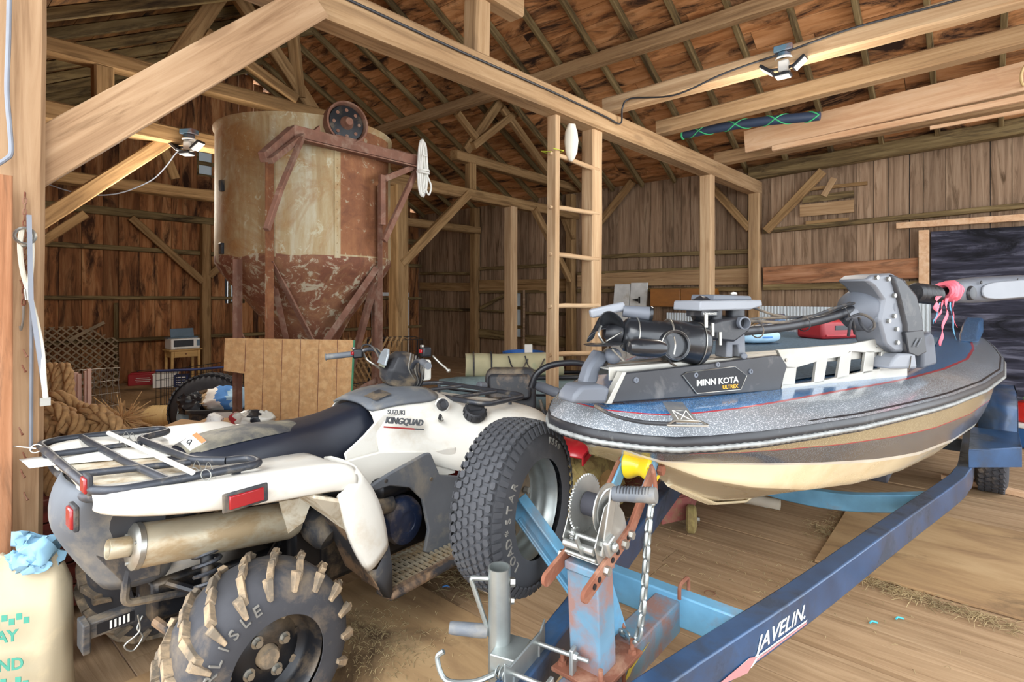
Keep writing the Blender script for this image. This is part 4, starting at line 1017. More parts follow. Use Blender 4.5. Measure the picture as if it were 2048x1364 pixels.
# crank with grip
a = V((-.05, -.072, .05)); b = V((.02, -.085, .190))
m = MB(); m.bar(a + V((-.02, 0, -.02)), b, .006, .030, up=(0, 0, 1)); wi(m, 'crank_arm', 'zinc', bevel=.002)
m = MB(); m.box(a + V((.0, -.01, 0)), (.045, .02, .05)); m.bolt(a + V((0, -.02, 0)), (0, -1, 0), .016, .014); wi(m, 'crank_hub', 'zinc', bevel=.006)
g = b + V((-.01, 0, -.01)); m = MB(); m.lathe([(0, .0), (.020, .002), (.022, .02), (.0195, .035), (.021, .06), (.020, .085), (.0225, .105), (.021, .122), (0, .124)], g, (.25, -1, .05), 22)
x, y, dd = basis((.25, -1, .05))
wi(m, 'crank_grip', 'grey_plastic')
m = MB()
for k in range(11): q = g + dd * (.018 + .0088 * k); m.torus(q, dd, .0212, .0018, 18, 5, -.5, 2.4)
wi(m, 'grip_ribs', 'dusty_black')
# safety chain hanging from the arm to the tongue
def chain(pts, L, rad, name, mat, par, wid=.55):
    P = spline(pts, 12); acc = [0]
    for p, q in zip(P, P[1:]): acc.append(acc[-1] + (q - p).length)
    n = int(acc[-1] / (L * .74)); m = MB()
    for k in range(n):
        s = (k + .5) * acc[-1] / n; i = max(j for j in range(len(acc)) if acc[j] <= s); i = min(i, len(P) - 2)
        t = (s - acc[i]) / max(1e-6, acc[i + 1] - acc[i]); p = P[i].lerp(P[i + 1], t); dd = (P[i + 1] - P[i]).normalized()
        x, y, _ = basis(dd, (.3, 1, .1)); w = x if k % 2 else y
        h = L / 2 - L * wid / 2; rr = L * wid / 2 - rad
        pts2 = []
        for a in range(14):
            an = 2 * pi * a / 14; pts2.append(p + w * (rr * cos(an)) + dd * (rr * sin(an) + (h if sin(an) >= 0 else -h)))
        m.tube(pts2, rad, 6, True)
    return m.build(name, mat, par, angle=60)
hk = V((1.60, .785, .94)); ce = BARN.w(1236, 1252, .412)
chain([hk + V((0, .0, -.06)), V((1.555, .78, .80)), V((1.53, .78, .64)), V((1.515, .785, .52)), V((1.51, .80, .455)), ce.lerp(V((1.52, .81, .43)), .5), ce], .052, .0065, 'safety_chain', 'galvanised', tr)
m = MB(); m.tube(spline([hk + V((.01, .015, .02)), hk + V((0, .0, 0)), hk + V((0, -.006, -.05))]), .007, 8); part(m, 'chain_hook', 'rust')
m = MB(); m.tube(spline([ce + V((0, -.02, 0)), ce + V((0, 0, .03)), ce + V((0, .02, 0))]), .008, 8); part(m, 'chain_eye', 'rust')
m = MB(); m.tube(fillet([(1.87, .82, .42), (1.87, .82, .47), (1.95, .82, .47), (1.95, .82, .42)], .03), .007, 8); part(m, 'u_bolt', 'rust')
# swivel jack on the left rail
jk = bpy.data.objects.new('tongue_jack', None); COL.objects.link(jk); jk.parent = tr
jx = TB.w(1003, 1330, .46); J = V((1.205, 1.082, 0))
def jp(mb, n, mat, **k): return mb.build(n, mat, jk, **k)
m = MB(); m.lathe([(.030, .12), (.033, .10), (.033, .70), (.029, .70), (.029, .60)], J, (0, 0, 1), 30); jp(m, 'jack_tube', 'galvanised')
m = MB(); m.cyl(J, J + V((0, 0, .13)), .024); m.cyl(J, J + V((0, 0, .02)), .05); jp(m, 'jack_foot', 'galvanised')
m = MB(); m.cyl(J + V((-.0, 0, .665)), J + V((.0, 0, .67)), .012); 
x0 = J + V((0, 0, .655)); rt = V((.65, -.76, 0)); lf = -rt
m = MB(); m.tube(fillet([J + lf * .03 + V((0, 0, .665)), J + lf * .085 + V((0, 0, .668)), J + lf * .035 + V((0, 0, .52))], .012), .0075, 8); m.cyl(J + lf * .034 + V((0, 0, .525)), J + lf * .034 + V((0, 0, .50)), .008); jp(m, 'jack_crank', 'galvanised')
m = MB(); m.lathe([(.0, .0), (.018, .0), (.020, .02), (.018, .105), (.015, .112), (0, .112)], J + lf * .036 + V((0, 0, .51)), lf + V((0, 0, .10)), 22); jp(m, 'crank_grip', 'grey_plastic')
m = MB(); m.bolt(J + rt * .033 + V((0, 0, .655)), rt, .014, .014); m.bolt(J + rt * .034 + V((0, 0, .60)), rt, .010, .01); jp(m, 'jack_bolt', 'bare_steel')
mc = J + V((0, 0, .44)); A1 = V((.985, .18, 0)).normalized(); S1 = V((A1.y, -A1.x, 0))
m = MB(); m.bar(mc - A1 * .01 + V((0, 0, .0)), mc + S1 * .085, .11, .085); m.prism([mc + S1 * .085 + A1 * t + V((0, 0, z)) for t, z in ((-.09, .05), (.09, .05), (.12, .075), (.12, -.04), (.09, -.06), (-.09, -.06), (-.12, -.04), (-.12, .075))], S1 * .007); jp(m, 'swivel_bracket', 'galvanised', bevel=.004)
m = MB()
for k in range(5): m.torus(mc + S1 * .035 - A1 * .062 + S1 * (.012 * k) + V((0, 0, .0)), S1, .016, .0025, 14, 5)
m.tube(spline([mc - A1 * .065 + S1 * .03 + V((0, 0, -.005)), mc - A1 * .11 - S1 * .02 + V((0, 0, -.02)), mc - A1 * .14 - S1 * .09 + V((0, 0, -.02)), mc - A1 * .14 - S1 * .12 + V((0, 0, .03)), mc - A1 * .13 - S1 * .105 + V((0, 0, .05))]), .0075, 8); jp(m, 'pull_pin', 'galvanised')
for t in (-.075, .075):
    q = mc + S1 * .09 + A1 * t; m = MB(); m.cyl(q + V((0, 0, .022)), q + S1 * .16 + V((0, 0, .022)), .0065, n=12); m.bolt(q + S1 * .118 + V((0, 0, .022)), S1, .013, .010); m.cyl(q + V((0, 0, -.145)), q + S1 * .14 + V((0, 0, -.145)), .0065, n=12); m.cyl(q + V((0, 0, -.145)) , q + V((0, 0, .022)), .006, n=8); jp(m, 'clamp_bolt', 'zinc')
    m = MB(); m.bar(q + S1 * .112 + V((0, 0, .045)), q + S1 * .112 + V((0, 0, -.17)), .030, .012, up=S1); jp(m, 'clamp_bar', 'zinc', bevel=.003)
# spare wheel on its carrier
sc = TB.v(1047, 1020, 1.36); sn = V((.16, -1, 0)).normalized()
sc = V((1.60, 1.345, .71))
sp = bpy.data.objects.new('spare_wheel', None); COL.objects.link(sp); sp.parent = tr
R, Wd = .318, .20
m = MB(); m.lathe(tyre_profile(R - .008, .185, Wd, .62), sc, sn, 72)
x, y, dd = basis(sn)
m.mat(0)
NB = 54
for k in range(NB):
    for j, off in enumerate((-.066, -.040, -.014, .014, .040, .066)):
        a = 2 * pi * (k + (.5 if j % 2 else 0)) / NB; ring = []
        wz = .0105; rr = R - (.006 if abs(off) > .06 else (.002 if abs(off) > .03 else 0))
        for r_, sh in ((R - .018, 1.0), (rr, .86)):
            aw = .044 * sh
            ring.append([sc + (x * cos(a + da) + y * sin(a + da)) * r_ + dd * (off + dz) for da, dz in ((-aw, -wz * .6), (-aw * .3, -wz * 1.05), (aw, -wz * .7), (aw, wz * .6), (aw * .3, wz * 1.05), (-aw, wz * .7))])
        m.rings(ring)
    a = 2 * pi * k / NB
    for s in (-1, 1):
        ring = []
        for r_, o_, sh in ((R - .016, .084, 1), (R - .050, .098, .8)):
            ring.append([sc + (x * cos(a + q * .035 * sh) + y * sin(a + q * .035 * sh)) * (r_ + e) + dd * s * (o_ + e2) for q, e, e2 in ((-1, 0, 0), (1, 0, 0), (1, .004, .004), (-1, .004, .004))])
        m.rings(ring)
m.build('tire', 'clean_rubber', sp, angle=40)
m = MB()
def _sang(du, dz): 
    p = V((du, 0, dz)); p -= sn * p.dot(sn); return atan2(p.dot(y), p.dot(x))
plain('raised_letter', '#77746e', .8, var=.15)
arc_text(m, 'LOAD*STAR', sc + sn * (Wd / 2 - .001), sn, .212, .045, _sang(-.75, -.62), .165, .003, flip=-1)
arc_text(m, 'K550', sc + sn * (Wd / 2 - .003), sn, .235, .035, _sang(.35, .95), .11, .003, flip=-1)
st = sc + sn * (Wd / 2 - .003); m.build('lettering', 'raised_letter', sp)
m = MB(); m.lathe([(.186, .062), (.192, .070), (.188, .076), (.178, .066), (.171, .04), (.167, .03), (.169, .02), (.161, .008), (.158, -.01), (.154, -.03), (.146, -.045)], sc, sn, 56); m.build('rim', 'galvanised', sp, angle=50)
m = MB(); m.lathe([(.186, -.07), (.165, -.06), (.155, -.03)], sc, sn, 40); m.build('rim_back', 'rust', sp)
m = MB(); m.lathe([(.150, -.028), (.118, -.020), (.095, -.014), (.07, -.020), (.045, -.012), (.0, -.012)], sc, sn, 40); plain('wheel_disc', '#8a7860', .5, .3, var=.25, dirt='#5f5040', dirt_amt=.3)
m.build('rim_disc', 'wheel_disc', sp)
for k in range(5):
    a = 2 * pi * k / 5 + .3; q = sc + (x * cos(a) + y * sin(a)) * .082 - sn * .012; m = MB(); m.bolt(q, sn, .014, .018); m.build('wheel_nut', 'zinc', sp)
    a += .6; q = sc + (x * cos(a) + y * sin(a)) * .118 - sn * .018; m = MB(); m.cyl(q, q + sn * .004, .018, n=14); m.build('rim_slot', 'steel_black', sp)
ca, cb = sc + sn * -.02, V((1.62, 1.10, .40))
m = MB(); m.bar(sc - sn * .03 + V((0, 0, -.02)), sc - sn * .02 + V((0, 0, -.02)), .14, .14); m.xf(Matrix.Identity(4)); part(m, 'carrier_plate', 'trailer_blue', bevel=.004)
m = MB(); q0, q1 = sc + V((-.01, .0, .0)), V((1.66, 1.08, .41))
m.bar(q0, q1, .008, .085, up=(1, 0, .3)); m.bar(q0 + V((.0, -.03, .035)), q1 + V((0, -.03, .04)), .06, .008, up=(0, 0, 1)); m.bar(q0 + V((0, -.03, -.04)), q1 + V((0, -.03, -.04)), .06, .008, up=(0, 0, 1)); part(m, 'carrier_arm', 'trailer_lightblue', bevel=.002)
# road wheels, mudguards and lamp
def road_wheel(v, s):
    c = V((5.62, v, .30)); w = bpy.data.objects.new('road_wheel', None); COL.objects.link(w); w.parent = tr
    ax = V((0, s, 0)); m = MB(); m.lathe(tyre_profile(.30, .17, .20, .6), c, ax, 48)
    xx, yy, d2 = basis(ax)
    for k in range(40):
        for off in (-.06, -.02, .02, .06):
            a = 2 * pi * (k + (.5 if off in (-.02, .06) else 0)) / 40
            m.bar(c + (xx * cos(a - .05) + yy * sin(a - .05)) * .300 + d2 * (off - .006), c + (xx * cos(a + .05) + yy * sin(a + .05)) * .300 + d2 * (off + .006), .026, .016, up=xx * cos(a) + yy * sin(a))
    m.build('tire', 'rubber', w, angle=40)
    m = MB(); m.lathe([(.172, .07), (.178, .08), (.165, .06), (.15, .02), (.08, .03), (.05, .06), (0, .06)], c, ax, 40); m.lathe([(.172, -.07), (.16, -.05), (.15, .02)], c, ax, 32); m.build('rim', 'galvanised', w)
road_wheel(-.045, -1); road_wheel(1.795, 1)
for s, v0, v1 in ((-1, .03, -.185), (1, 1.72, 1.935)):
    m = MB(); path = [(5.00, .53), (5.16, .54), (5.22, .70), (5.30, .765), (5.42, .79), (5.85, .79), (6.0, .74), (6.10, .56)]
    rs = [[V((u, v0, z)), V((u, v1, z)), V((u, v1, z - .05)), ] for u, z in path]
    m.grid([[V((u, v0, z)), V((u, v1, z))] for u, z in path]); m.grid([[V((u, v1, z)), V((u, v1, z - .035))] for u, z in path])
    ob = m.build('mudguard', 'trailer_blue', tr, angle=50); sm = ob.modifiers.new('solid', 'SOLIDIFY'); sm.thickness = .006
    m = MB(); P = [V((4.62, v0 + .05, .535)), V((4.62, v1, .535)), V((5.2, v1, .545)), V((5.2, v0 + .05, .545))]
    m.prism([V((4.45, v0 + .04, .53)), V((4.72, v1, .535)), V((5.18, v1, .545)), V((5.18, v0 + .04, .545))], (0, 0, .006))
    m.prism([V((4.45, v0 + .04, .53)), V((4.72, v1, .535)), V((4.72, v1, .415)), V((4.45, v0 + .04, .425))], (.006, .0, 0)); m.prism([V((4.72, v1, .535)), V((5.18, v1, .545)), V((5.18, v1, .45)), V((4.72, v1, .415))], (0, s * -.006, 0))
    part(m, 'step_plate', 'trailer_blue', bevel=.002)
m = MB(); p = V((4.66, -.10, .485)); m.lathe([(.0, .012), (.022, .010), (.028, 0)], V((4.695, -.135, .487)), V((-.62, -.78, 0)), 20); m.xf(Matrix.Identity(4)); part(m, 'marker_lamp', 'amber_lens')

# ------------------------------------------------------------------ boat
def flake(name, col, spark, amt=.3, rough=.25):
    t = NT(name); vec = t.coord((1, 1, 1)); vo = t.n('ShaderNodeTexVoronoi'); vo.inputs['Scale'].default_value = 480; t.l(vec, vo.inputs['Vector'])
    f = t.n('ShaderNodeMapRange'); f.inputs[1].default_value = 1 - amt; f.inputs[2].default_value = 1 - amt + .1; sp_ = t.n('ShaderNodeSeparateColor'); t.l(vo.outputs['Color'], sp_.inputs['Color']); t.l(sp_.outputs[0], f.inputs[0])
    n = t.noise(vec, 3, 5); c = t.ramp(n, [(.3, tuple(q * .85 for q in rgb(col)[:3]) + (1,)), (.7, rgb(col))])
    t.set(t.mix(f.outputs[0], c, spark), rough, .25, coat=.6); return t.m
flake('flake_silver', '#8a9096', '#cfd4d9', .2); flake('flake_blue', '#477cb0', '#a3c3e0', .15); flake('flake_grey', '#5b6066', '#83888c', .2); flake('flake_beige', '#a39678', '#c0b292', .2)
plain('stripe_red', '#a13038', .35, coat=.4); plain('gel_cream', '#d6c6a4', .22, var=.04, dirt='#b39a6e', dirt_amt=.22, dirt_scale=2, coat=.5); plain('gel_white', '#dcd6c8', .25, coat=.5)
plain('rub_rail', '#1e1f23', .38, var=.25, dirt='#74756f', dirt_amt=.08, dirt_scale=14); plain('rub_insert', '#8f918f', .45, .3, var=.25, scale=30)
plain('deck_carpet', '#4d6273', .95, var=.3, scale=60, bump=.4); plain('deck_blue', '#5a86a8', .5, var=.2, dirt='#c9d3d6', dirt_amt=.25, dirt_scale=8)
bo = thing('bass_boat', 'silver and blue metal-flake bass boat with a black rub rail on the trailer', 'boat', BARN)
VA = .93
HG = [(1.50, 0), (1.515, .12), (1.57, .23), (1.66, .305), (1.81, .40), (2.0, .49), (2.25, .60), (2.6, .715), (2.94, .815), (3.5, .93), (4.15, 1.01), (5.0, 1.03), (6.0, 1.0), (6.9, .95)]
HC = [(1.50, 0), (1.6, .06), (1.66, .13), (1.81, .25), (2.0, .36), (2.25, .48), (2.6, .59), (2.94, .70), (3.5, .81), (4.15, .89), (5.0, .91), (6.0, .90), (6.9, .85)]
ZC = [(1.50, 1.044), (1.6, .987), (1.66, .960), (1.81, .940), (2.0, .915), (2.25, .882), (2.6, .832), (2.94, .80), (3.5, .77), (4.15, .74), (5.0, .70), (6.9, .68)]
ZX = [(1.50, 1.043), (1.66, .955), (1.81, .885), (2.0, .83), (2.25, .78), (2.6, .735), (2.94, .715), (3.5, .69), (4.15, .66), (5.0, .62), (6.9, .60)]
ZK = [(1.50, 1.045), (1.66, .968), (1.81, .875), (2.0, .775), (2.25, .655), (2.42, .58), (2.82, .475), (3.5, .44), (6.9, .43)]
def ip(T, u):
    if u <= T[0][0]: return T[0][1]
    for (a, x), (b, y) in zip(T, T[1:]):
        if u <= b: return x + (y - x) * (u - a) / (b - a)
    return T[-1][1]
US = [1.50, 1.507, 1.53, 1.57, 1.615, 1.66, 1.73, 1.81, 1.9, 2.0, 2.12, 2.25, 2.4, 2.6, 2.82, 3.0, 3.25, 3.5, 3.8, 4.15, 4.6, 5.0, 5.5, 6.0, 6.5, 6.9]
ZG = 1.045
def side_rows(s, ts, zo=0):
    rows = []
    for u in US:
        hg, hc, zc = ip(HG, u) - .025, ip(HC, u), ip(ZC, u)
        hg = max(hg, hc + .001)
        row = []
        for t in ts:
            b = t ** 1.0
            v = hg + (hc - hg) * (b - .18 * sin(pi * b)); z = ZG + (zc - ZG) * b
            row.append(V((u, VA + s * v, z)))
        rows.append(row)
    return rows
BANDS = [('hull_band', 'flake_beige', 0, .46), ('hull_stripe', 'stripe_red', .46, .48), ('hull_band', 'flake_grey', .48, .93), ('hull_stripe', 'gel_white', .93, 1.0)]
hull = bpy.data.objects.new('hull', None); COL.objects.link(hull); hull.parent = bo
for nm, mat, t0, t1 in BANDS:
    m = MB()
    for s in (-1, 1): m.grid(side_rows(s, [t0 + (t1 - t0) * k / 4 for k in range(5)]))
    m.build(nm, mat, hull, angle=80)
m = MB()
for s in (-1, 1):
    rows = []
    for u in US:
        hc, zc, zk = ip(HC, u), ip(ZC, u), min(ip(ZK, u), ip(ZC, u) - .0005)
        kz_ = max(ip(ZX, u), zk + .0003); kv = hc * .91
        rows.append([V((u, VA + s * (hc + (kv - hc) * t), zc + (kz_ - zc) * t)) for t in (0, .35, .7, .97)] + [V((u, VA + s * kv * (1 - t), kz_ + (zk - kz_) * t)) for t in (.02, .3, .6, .85, .98, 1)])
    m.grid(rows)
m.build('hull_bottom', 'gel_cream', hull, angle=80)
m = MB()
kp = [V((u, VA, ip(ZK, u) - .006)) for u in (2.02, 2.12, 2.25, 2.42, 2.6, 2.82, 3.1, 3.6)]
for k in range(-3, 4): m.tube([p + V((0, k * .012 * min(1, .3 + i * .25), .003 * abs(k))) for i, p in enumerate(kp)], .006, 6)
m.build('keel_guard', 'gel_cream', hull)
m = MB(); u = 6.9; m.add([V((u, VA + s * q, z)) for s, q, z in ((1, .93, ZG), (1, .78, .54), (0, 0, .43), (-1, .78, .54), (-1, .93, ZG))], [(0, 1, 2, 3, 4)]); m.build('transom', 'flake_silver', hull)
# rub rail round the sheer
def outline(off, z, us=US, back=True):
    L = [V((u - (off if u < 1.52 else 0) , VA - (ip(HG, u) + off), z)) for u in us]
    Rr = [V((u - (off if u < 1.52 else 0), VA + (ip(HG, u) + off), z)) for u in us]
    return L[::-1] + Rr[1:]
m = MB(); P = outline(0, ZG + .005); rs = []
for i, p in enumerate(P):
    d = (P[min(i + 1, len(P) - 1)] - P[max(i - 1, 0)]); d.z = 0; d.normalize(); n = V((d.y, -d.x, 0))
    rs.append([p + n * a * -1 + V((0, 0, b)) for a, b in ((-.05, .034), (-.012, .034), (.008, .020), (.010, -.008), (.002, -.016), (.002, -.028), (-.05, -.032))])
m.rings(rs); m.build('rub_rail', 'rub_rail', bo, angle=60)
m = MB(); rs = []
for i, p in enumerate(P):
    d = (P[min(i + 1, len(P) - 1)] - P[max(i - 1, 0)]); d.z = 0; d.normalize(); n = V((-d.y, d.x, 0))
    rs.append(p - n * -.034 + V((0, 0, -.012)) + n * -.026)
for p in (rs,):
    pts = [];
    for a, b in zip(rs, rs[1:]):
        k = max(1, int((b - a).length / .012))
        for j in range(k): pts.append(a.lerp(b, j / k))
    m.tube(pts, [.0105 if j % 2 else .008 for j in range(len(pts))], 6)
m.build('rub_rail_insert', 'rub_insert', bo, angle=60)
# sloping topside bands from the rail in to the deck
DECKZ = 1.135
def top_rows(t0, t1, n=3):
    rows = []
    for s in (-1, 1):
        g = []
        for u in US:
            hg = ip(HG, u); g.append([_top(u, s, t0 + (t1 - t0) * k / n) for k in range(n + 1)])
        rows.append(g)
    return rows
def _top(u, s, t):
    hg = ip(HG, u)
    # offset inwards along the plan normal
    w = .235 * min(1, .35 + (u - 1.5) / 1.2) if u < 2.3 else .235
    e = 1e-3; dh = (ip(HG, u + .02) - ip(HG, max(1.5, u - .02))) / .04; L = sqrt(1 + dh * dh)
    nu, nv = dh / L, -1 / L
    tt = t * w
    v = max(0, hg + nv * tt); uu = u + nu * tt
    return V((uu, VA + s * v, ZG + .03 + (DECKZ - ZG - .03) * (max(0, sin(t * pi / 2)) ** .8)))
for nm, mat, t0, t1 in (('topside_band', 'flake_silver', -.02, .62), ('topside_stripe', 'stripe_red', .62, .68), ('topside_band', 'flake_blue', .68, 1.0)):
    m = MB()
    for g in top_rows(t0, t1): m.grid(g)
    m.build(nm, mat, bo, angle=80)
m = MB(); L = [_top(u, -1, 1) for u in US]; Rr = [_top(u, 1, 1) for u in US]
m.grid([[a, a.lerp(b, .25) + V((0, 0, .004)), a.lerp(b, .5) + V((0, 0, .006)), a.lerp(b, .75) + V((0, 0, .004)), b] for a, b in zip(L, Rr)]); m.build('fore_deck', 'flake_blue', bo, angle=80)
m = MB(); m.grid([[V((u, VA + t * max(.05, ip(HG, u) - .36), DECKZ + .010)) for t in (-1, -.5, 0, .5, 1)] for u in (2.2, 2.5, 3, 3.5, 4.2, 5, 5.8)]); m.build('deck_carpet', 'deck_carpet', bo)
for a, b in ((6.0, 6.85),):
    m = MB()
    for s in (-1, 1): m.prism([V((5.6, VA + s * .78, DECKZ)), V((6.88, VA + s * .80, DECKZ)), V((6.86, VA + s * .80, DECKZ + .15)), V((6.5, VA + s * .78, DECKZ + .10)), V((5.9, VA + s * .77, DECKZ + .03))], (0, s * .13, 0))
    m.build('quarter_coaming', 'flake_blue', bo, bevel=.03)
# bow fittings and strap
m = MB(); p = BARN.w(1388, 828, 1.115)
q0, q1 = BARN.w(1352, 802, 1.13), BARN.w(1385, 848, 1.095)
m.bar(q0, q1, .004, .05, up=(1, -.3, 0)); m.build('tie_strap', 'grey_plastic', bo) if 0 else None
tie = thing('transom_strap', 'grey webbing strap with a sewn cross and steel ring on the boat\'s flank', 'strap', BARN)
q0, q1 = BARN.w(1345, 806, 1.160), BARN.w(1374, 846, 1.148); dd = (q1 - q0).normalized(); sd = V((dd.y, -dd.x, 0)).normalized()
m = MB(); m.prism([q0 - sd * .03, q0 + sd * .03, q1 + sd * .03, q1 - sd * .03], (0, 0, .004)); m.build('webbing', 'grey_plastic', tie)
m = MB(); a, b = q0.lerp(q1, .5), q1
for x0, x1 in ((-.018, .018), (.018, -.018)): m.tube([a + sd * x0 + V((0, 0, .005)), b + sd * x1 + V((0, 0, .005))], .0015, 5)
m.tube([a - sd * .02 + V((0, 0, .005)), a + sd * .02 + V((0, 0, .005)), b + sd * .02 + V((0, 0, .005)), b - sd * .02 + V((0, 0, .005))], .0013, 5, True); m.build('stitching', 'paper', tie)
m = MB(); m.tube(fillet([q1 - sd * .035 + V((0, 0, .006)), q1 - sd * .05 + dd * .035 + V((0, 0, .004)), q1 + sd * .06 + dd * .035 + V((0, 0, .002)), q1 + sd * .035 + V((0, 0, .006))], .008, 4, True), .0035, 8, True); m.build('ring', 'bare_steel', tie)
m = MB(); m.tube(spline([BARN.w(1190, 812, 1.15), BARN.w(1230, 832, 1.135), BARN.w(1290, 845, 1.14), BARN.w(1352, 848, 1.145)]), .006, 8)
one(m, 'bungee_cord', 'dusty_black', 'dark cord lying along the bow from the trolling motor bracket to the strap ring', 'cord', m=BARN.m)
# ------------------------------------------------------------------ trolling motor lying on the bow deck
MF = Frame(.334, 1.78, 26, 1.14)
plain('satin_black', '#26272b', .42, var=.2, dirt='#6e6a66', dirt_amt=.12, dirt_scale=9)
plain('motor_black', '#222428', .28, .2, var=.2, dirt='#75726e', dirt_amt=.1, dirt_scale=12, coat=.2)
plain('cast_grey', '#74777d', .5, .3, var=.08)
plain('alu_frame', '#a7a49c', .42, .5, var=.06, dirt='#8f8674', dirt_amt=.12)
plain('light_grey_plastic', '#84878d', .5, var=.05)
plain('mid_grey', '#5c6068', .55, var=.12, dirt='#8b8a86', dirt_amt=.12)
plain('pink_ribbon', '#ee6f80', .6, var=.15)
plain('blue_string', '#6aa5c6', .7)
plain('badge_gold', '#d69b22', .45)
plain('mesh_black', '#1b1b1e', .7, var=.4, scale=220)
mo = thing('trolling_motor', 'black electric trolling motor with a silver mount lying across the bow deck', 'trolling motor', MF)
Mv = lambda px, py, v=0.0: MF.v(px, py, v)
def mp(mb, n, mat, par=mo, **k): return mb.build(n, mat, par, **k)
P = [Mv(*q) for q in ((1222, 806), (1252, 746), (1400, 730), (1545, 711), (1562, 712), (1575, 732), (1560, 781), (1400, 793))]
sp_ = bpy.data.objects.new('side_plate', None); COL.objects.link(sp_); sp_.parent = mo
m = MB(); m.prism(P, (0, .022, 0)); mp(m, 'plate_body', 'satin_black', sp_, bevel=.004)
m = MB(); m.prism([Mv(1213, 808, -.004), Mv(1246, 744, -.004), Mv(1254, 744, -.004), Mv(1224, 808, -.004)], (0, .03, 0)); mp(m, 'plate_edge', 'alu_frame', sp_, bevel=.002)
for px, py in ((1272, 760), (1435, 729), (1501, 743), (1391, 750)):
    m = MB(); m.lathe([(.010, 0), (.009, .004), (.004, .004), (.004, .001), (0, .001)], Mv(px, py, -.001), (0, -1, 0), 18); mp(m, 'plate_screw', 'mid_grey', sp_)
hx = [Mv(*q, -.001) for q in ((1364, 750), (1372, 745), (1468, 733), (1492, 751), (1480, 779), (1392, 787))]
m = MB(); m.prism(hx, (0, -.003, 0)); mp(m, 'badge_panel', 'mesh_black', sp_)
m = MB(); m.tube([p + V((0, -.003, 0)) for p in hx], .0022, 6, True); mp(m, 'badge_border', 'bare_steel', sp_)
a, b = Mv(1393, 772, -.0045), Mv(1478, 764, -.0045); L = (b - a).length
lettering('MINN KOTA', .030, .0008, 'paper', 'lettering', sp_, facing(a, b - a, (0, -1, 0)), bold=.0012, sx=L / .172)
a, b = Mv(1445, 778, -.0045), Mv(1479, 775, -.0045); L = (b - a).length
lettering('ULTREX', .019, .0008, 'badge_gold', 'lettering', sp_, facing(a, b - a, (0, -1, 0)), bold=.0009, sx=L / .0755)
m = MB(); m.prism([Mv(1145, 808, -.01), Mv(1150, 790, -.01), Mv(1165, 772, -.01), Mv(1205, 770, -.01), Mv(1222, 776, -.01), Mv(1214, 808, -.01)], (0, .10, 0)); mp(m, 'end_block', 'mid_grey', bevel=.012)
# channel rails of the mount
def z_at(u): return .118 - .012 * u
m = MB(); m.bar((.0, .035, .10), (1.60, .035, .105), .006, .045); m.bar((0, .06, .115), (1.60, .06, .13), .05, .006); m.bar((0, .16, .10), (1.6, .16, .105), .006, .045); m.bar((0, .135, .115), (1.6, .135, .125), .05, .006); mp(m, 'mount_channel', 'alu_frame', bevel=.002)
# pierced silver side of the mount
fp = bpy.data.objects.new('mount_side', None); COL.objects.link(fp); fp.parent = mo
Q = lambda *pts: [Mv(px, py, .01) for px, py in pts]
m = MB()
for poly in (((1556, 700), (1700, 688), (1790, 671), (1812, 676), (1812, 700), (1742, 706), (1700, 703), (1690, 712), (1646, 720), (1592, 736), (1572, 738)),
             ((1558, 794), (1566, 768), (1592, 768), (1640, 762), (1740, 740), (1815, 731), (1815, 752), (1700, 776)),
             ((1572, 732), (1594, 734), (1590, 770), (1564, 772)), ((1634, 722), (1656, 716), (1648, 764), (1628, 768)), ((1682, 712), (1704, 702), (1698, 756), (1674, 760)), ((1732, 702), (1750, 702), (1746, 744), (1726, 748)), ((1764, 700), (1815, 694), (1815, 738), (1760, 744))):
    m.prism(Q(*poly), (0, .014, 0))
mp(m, 'pierced_plate', 'alu_frame', fp, bevel=.002)
m = MB(); m.prism(Q((1764, 682), (1782, 680), (1782, 692), (1764, 693)), (0, -.006, 0)); mp(m, 'latch', 'steel_black', fp, bevel=.001)
for px, py in ((1754, 692), (1572, 720)):
    m = MB(); m.lathe([(.007, 0), (.006, .004), (0, .004)], Mv(px, py, .009), (0, -1, 0), 14); mp(m, 'rivet', 'bare_steel', fp)
# lower unit: motor can, propeller, transducer
lu = bpy.data.objects.new('lower_unit', None); COL.objects.link(lu); lu.parent = mo
a, b = Mv(1240, 668, .13), Mv(1412, 690, .02); d = (b - a).normalized(); L = (b - a).length
m = MB(); m.lathe([(0, 0), (.04, .004), (.058, .02), (.064, .05), (.066, L * .5), (.071, L * .52), (.074, L * .56), (.076, L * .85), (.070, L * .96), (.055, L * 1.0), (0, L)], a, d, 36); mp(m, 'motor_can', 'motor_black', lu, angle=50)
m = MB(); m.torus(a + d * L * .53, d, .0735, .0035, 36, 6); m.torus(a + d * .05, d, .066, .0025, 36, 6); m.torus(a + d * L * .9, d, .076, .002, 36, 6); mp(m, 'clamp_ring', 'bare_steel', lu)
fc = Mv(1352, 690, -.015); fd = V((-.30, -1, .10)).normalized()
m = MB(); m.lathe([(.052, -.06), (.052, .0), (.049, .004), (.043, .002), (.041, -.012), (0, -.012)], fc, fd, 32); mp(m, 'open_collar', 'motor_black', lu, angle=50)
m = MB(); m.torus(fc, fd, .050, .0022, 30, 6); m.tube(spline([fc + V((-.02, -.012, -.03)), fc + V((-.012, -.01, -.0)), fc + V((-.02, -.012, .03))]), .003, 6); mp(m, 'collar_rim', 'bare_steel', lu)
x, y, _ = basis(d)
tip = a - d * .012
m = MB(); m.lathe([(0, -.05), (.02, -.045), (.034, -.02), (.038, .0), (.038, .012)], tip, d, 24); mp(m, 'prop_hub', 'satin_black', lu)
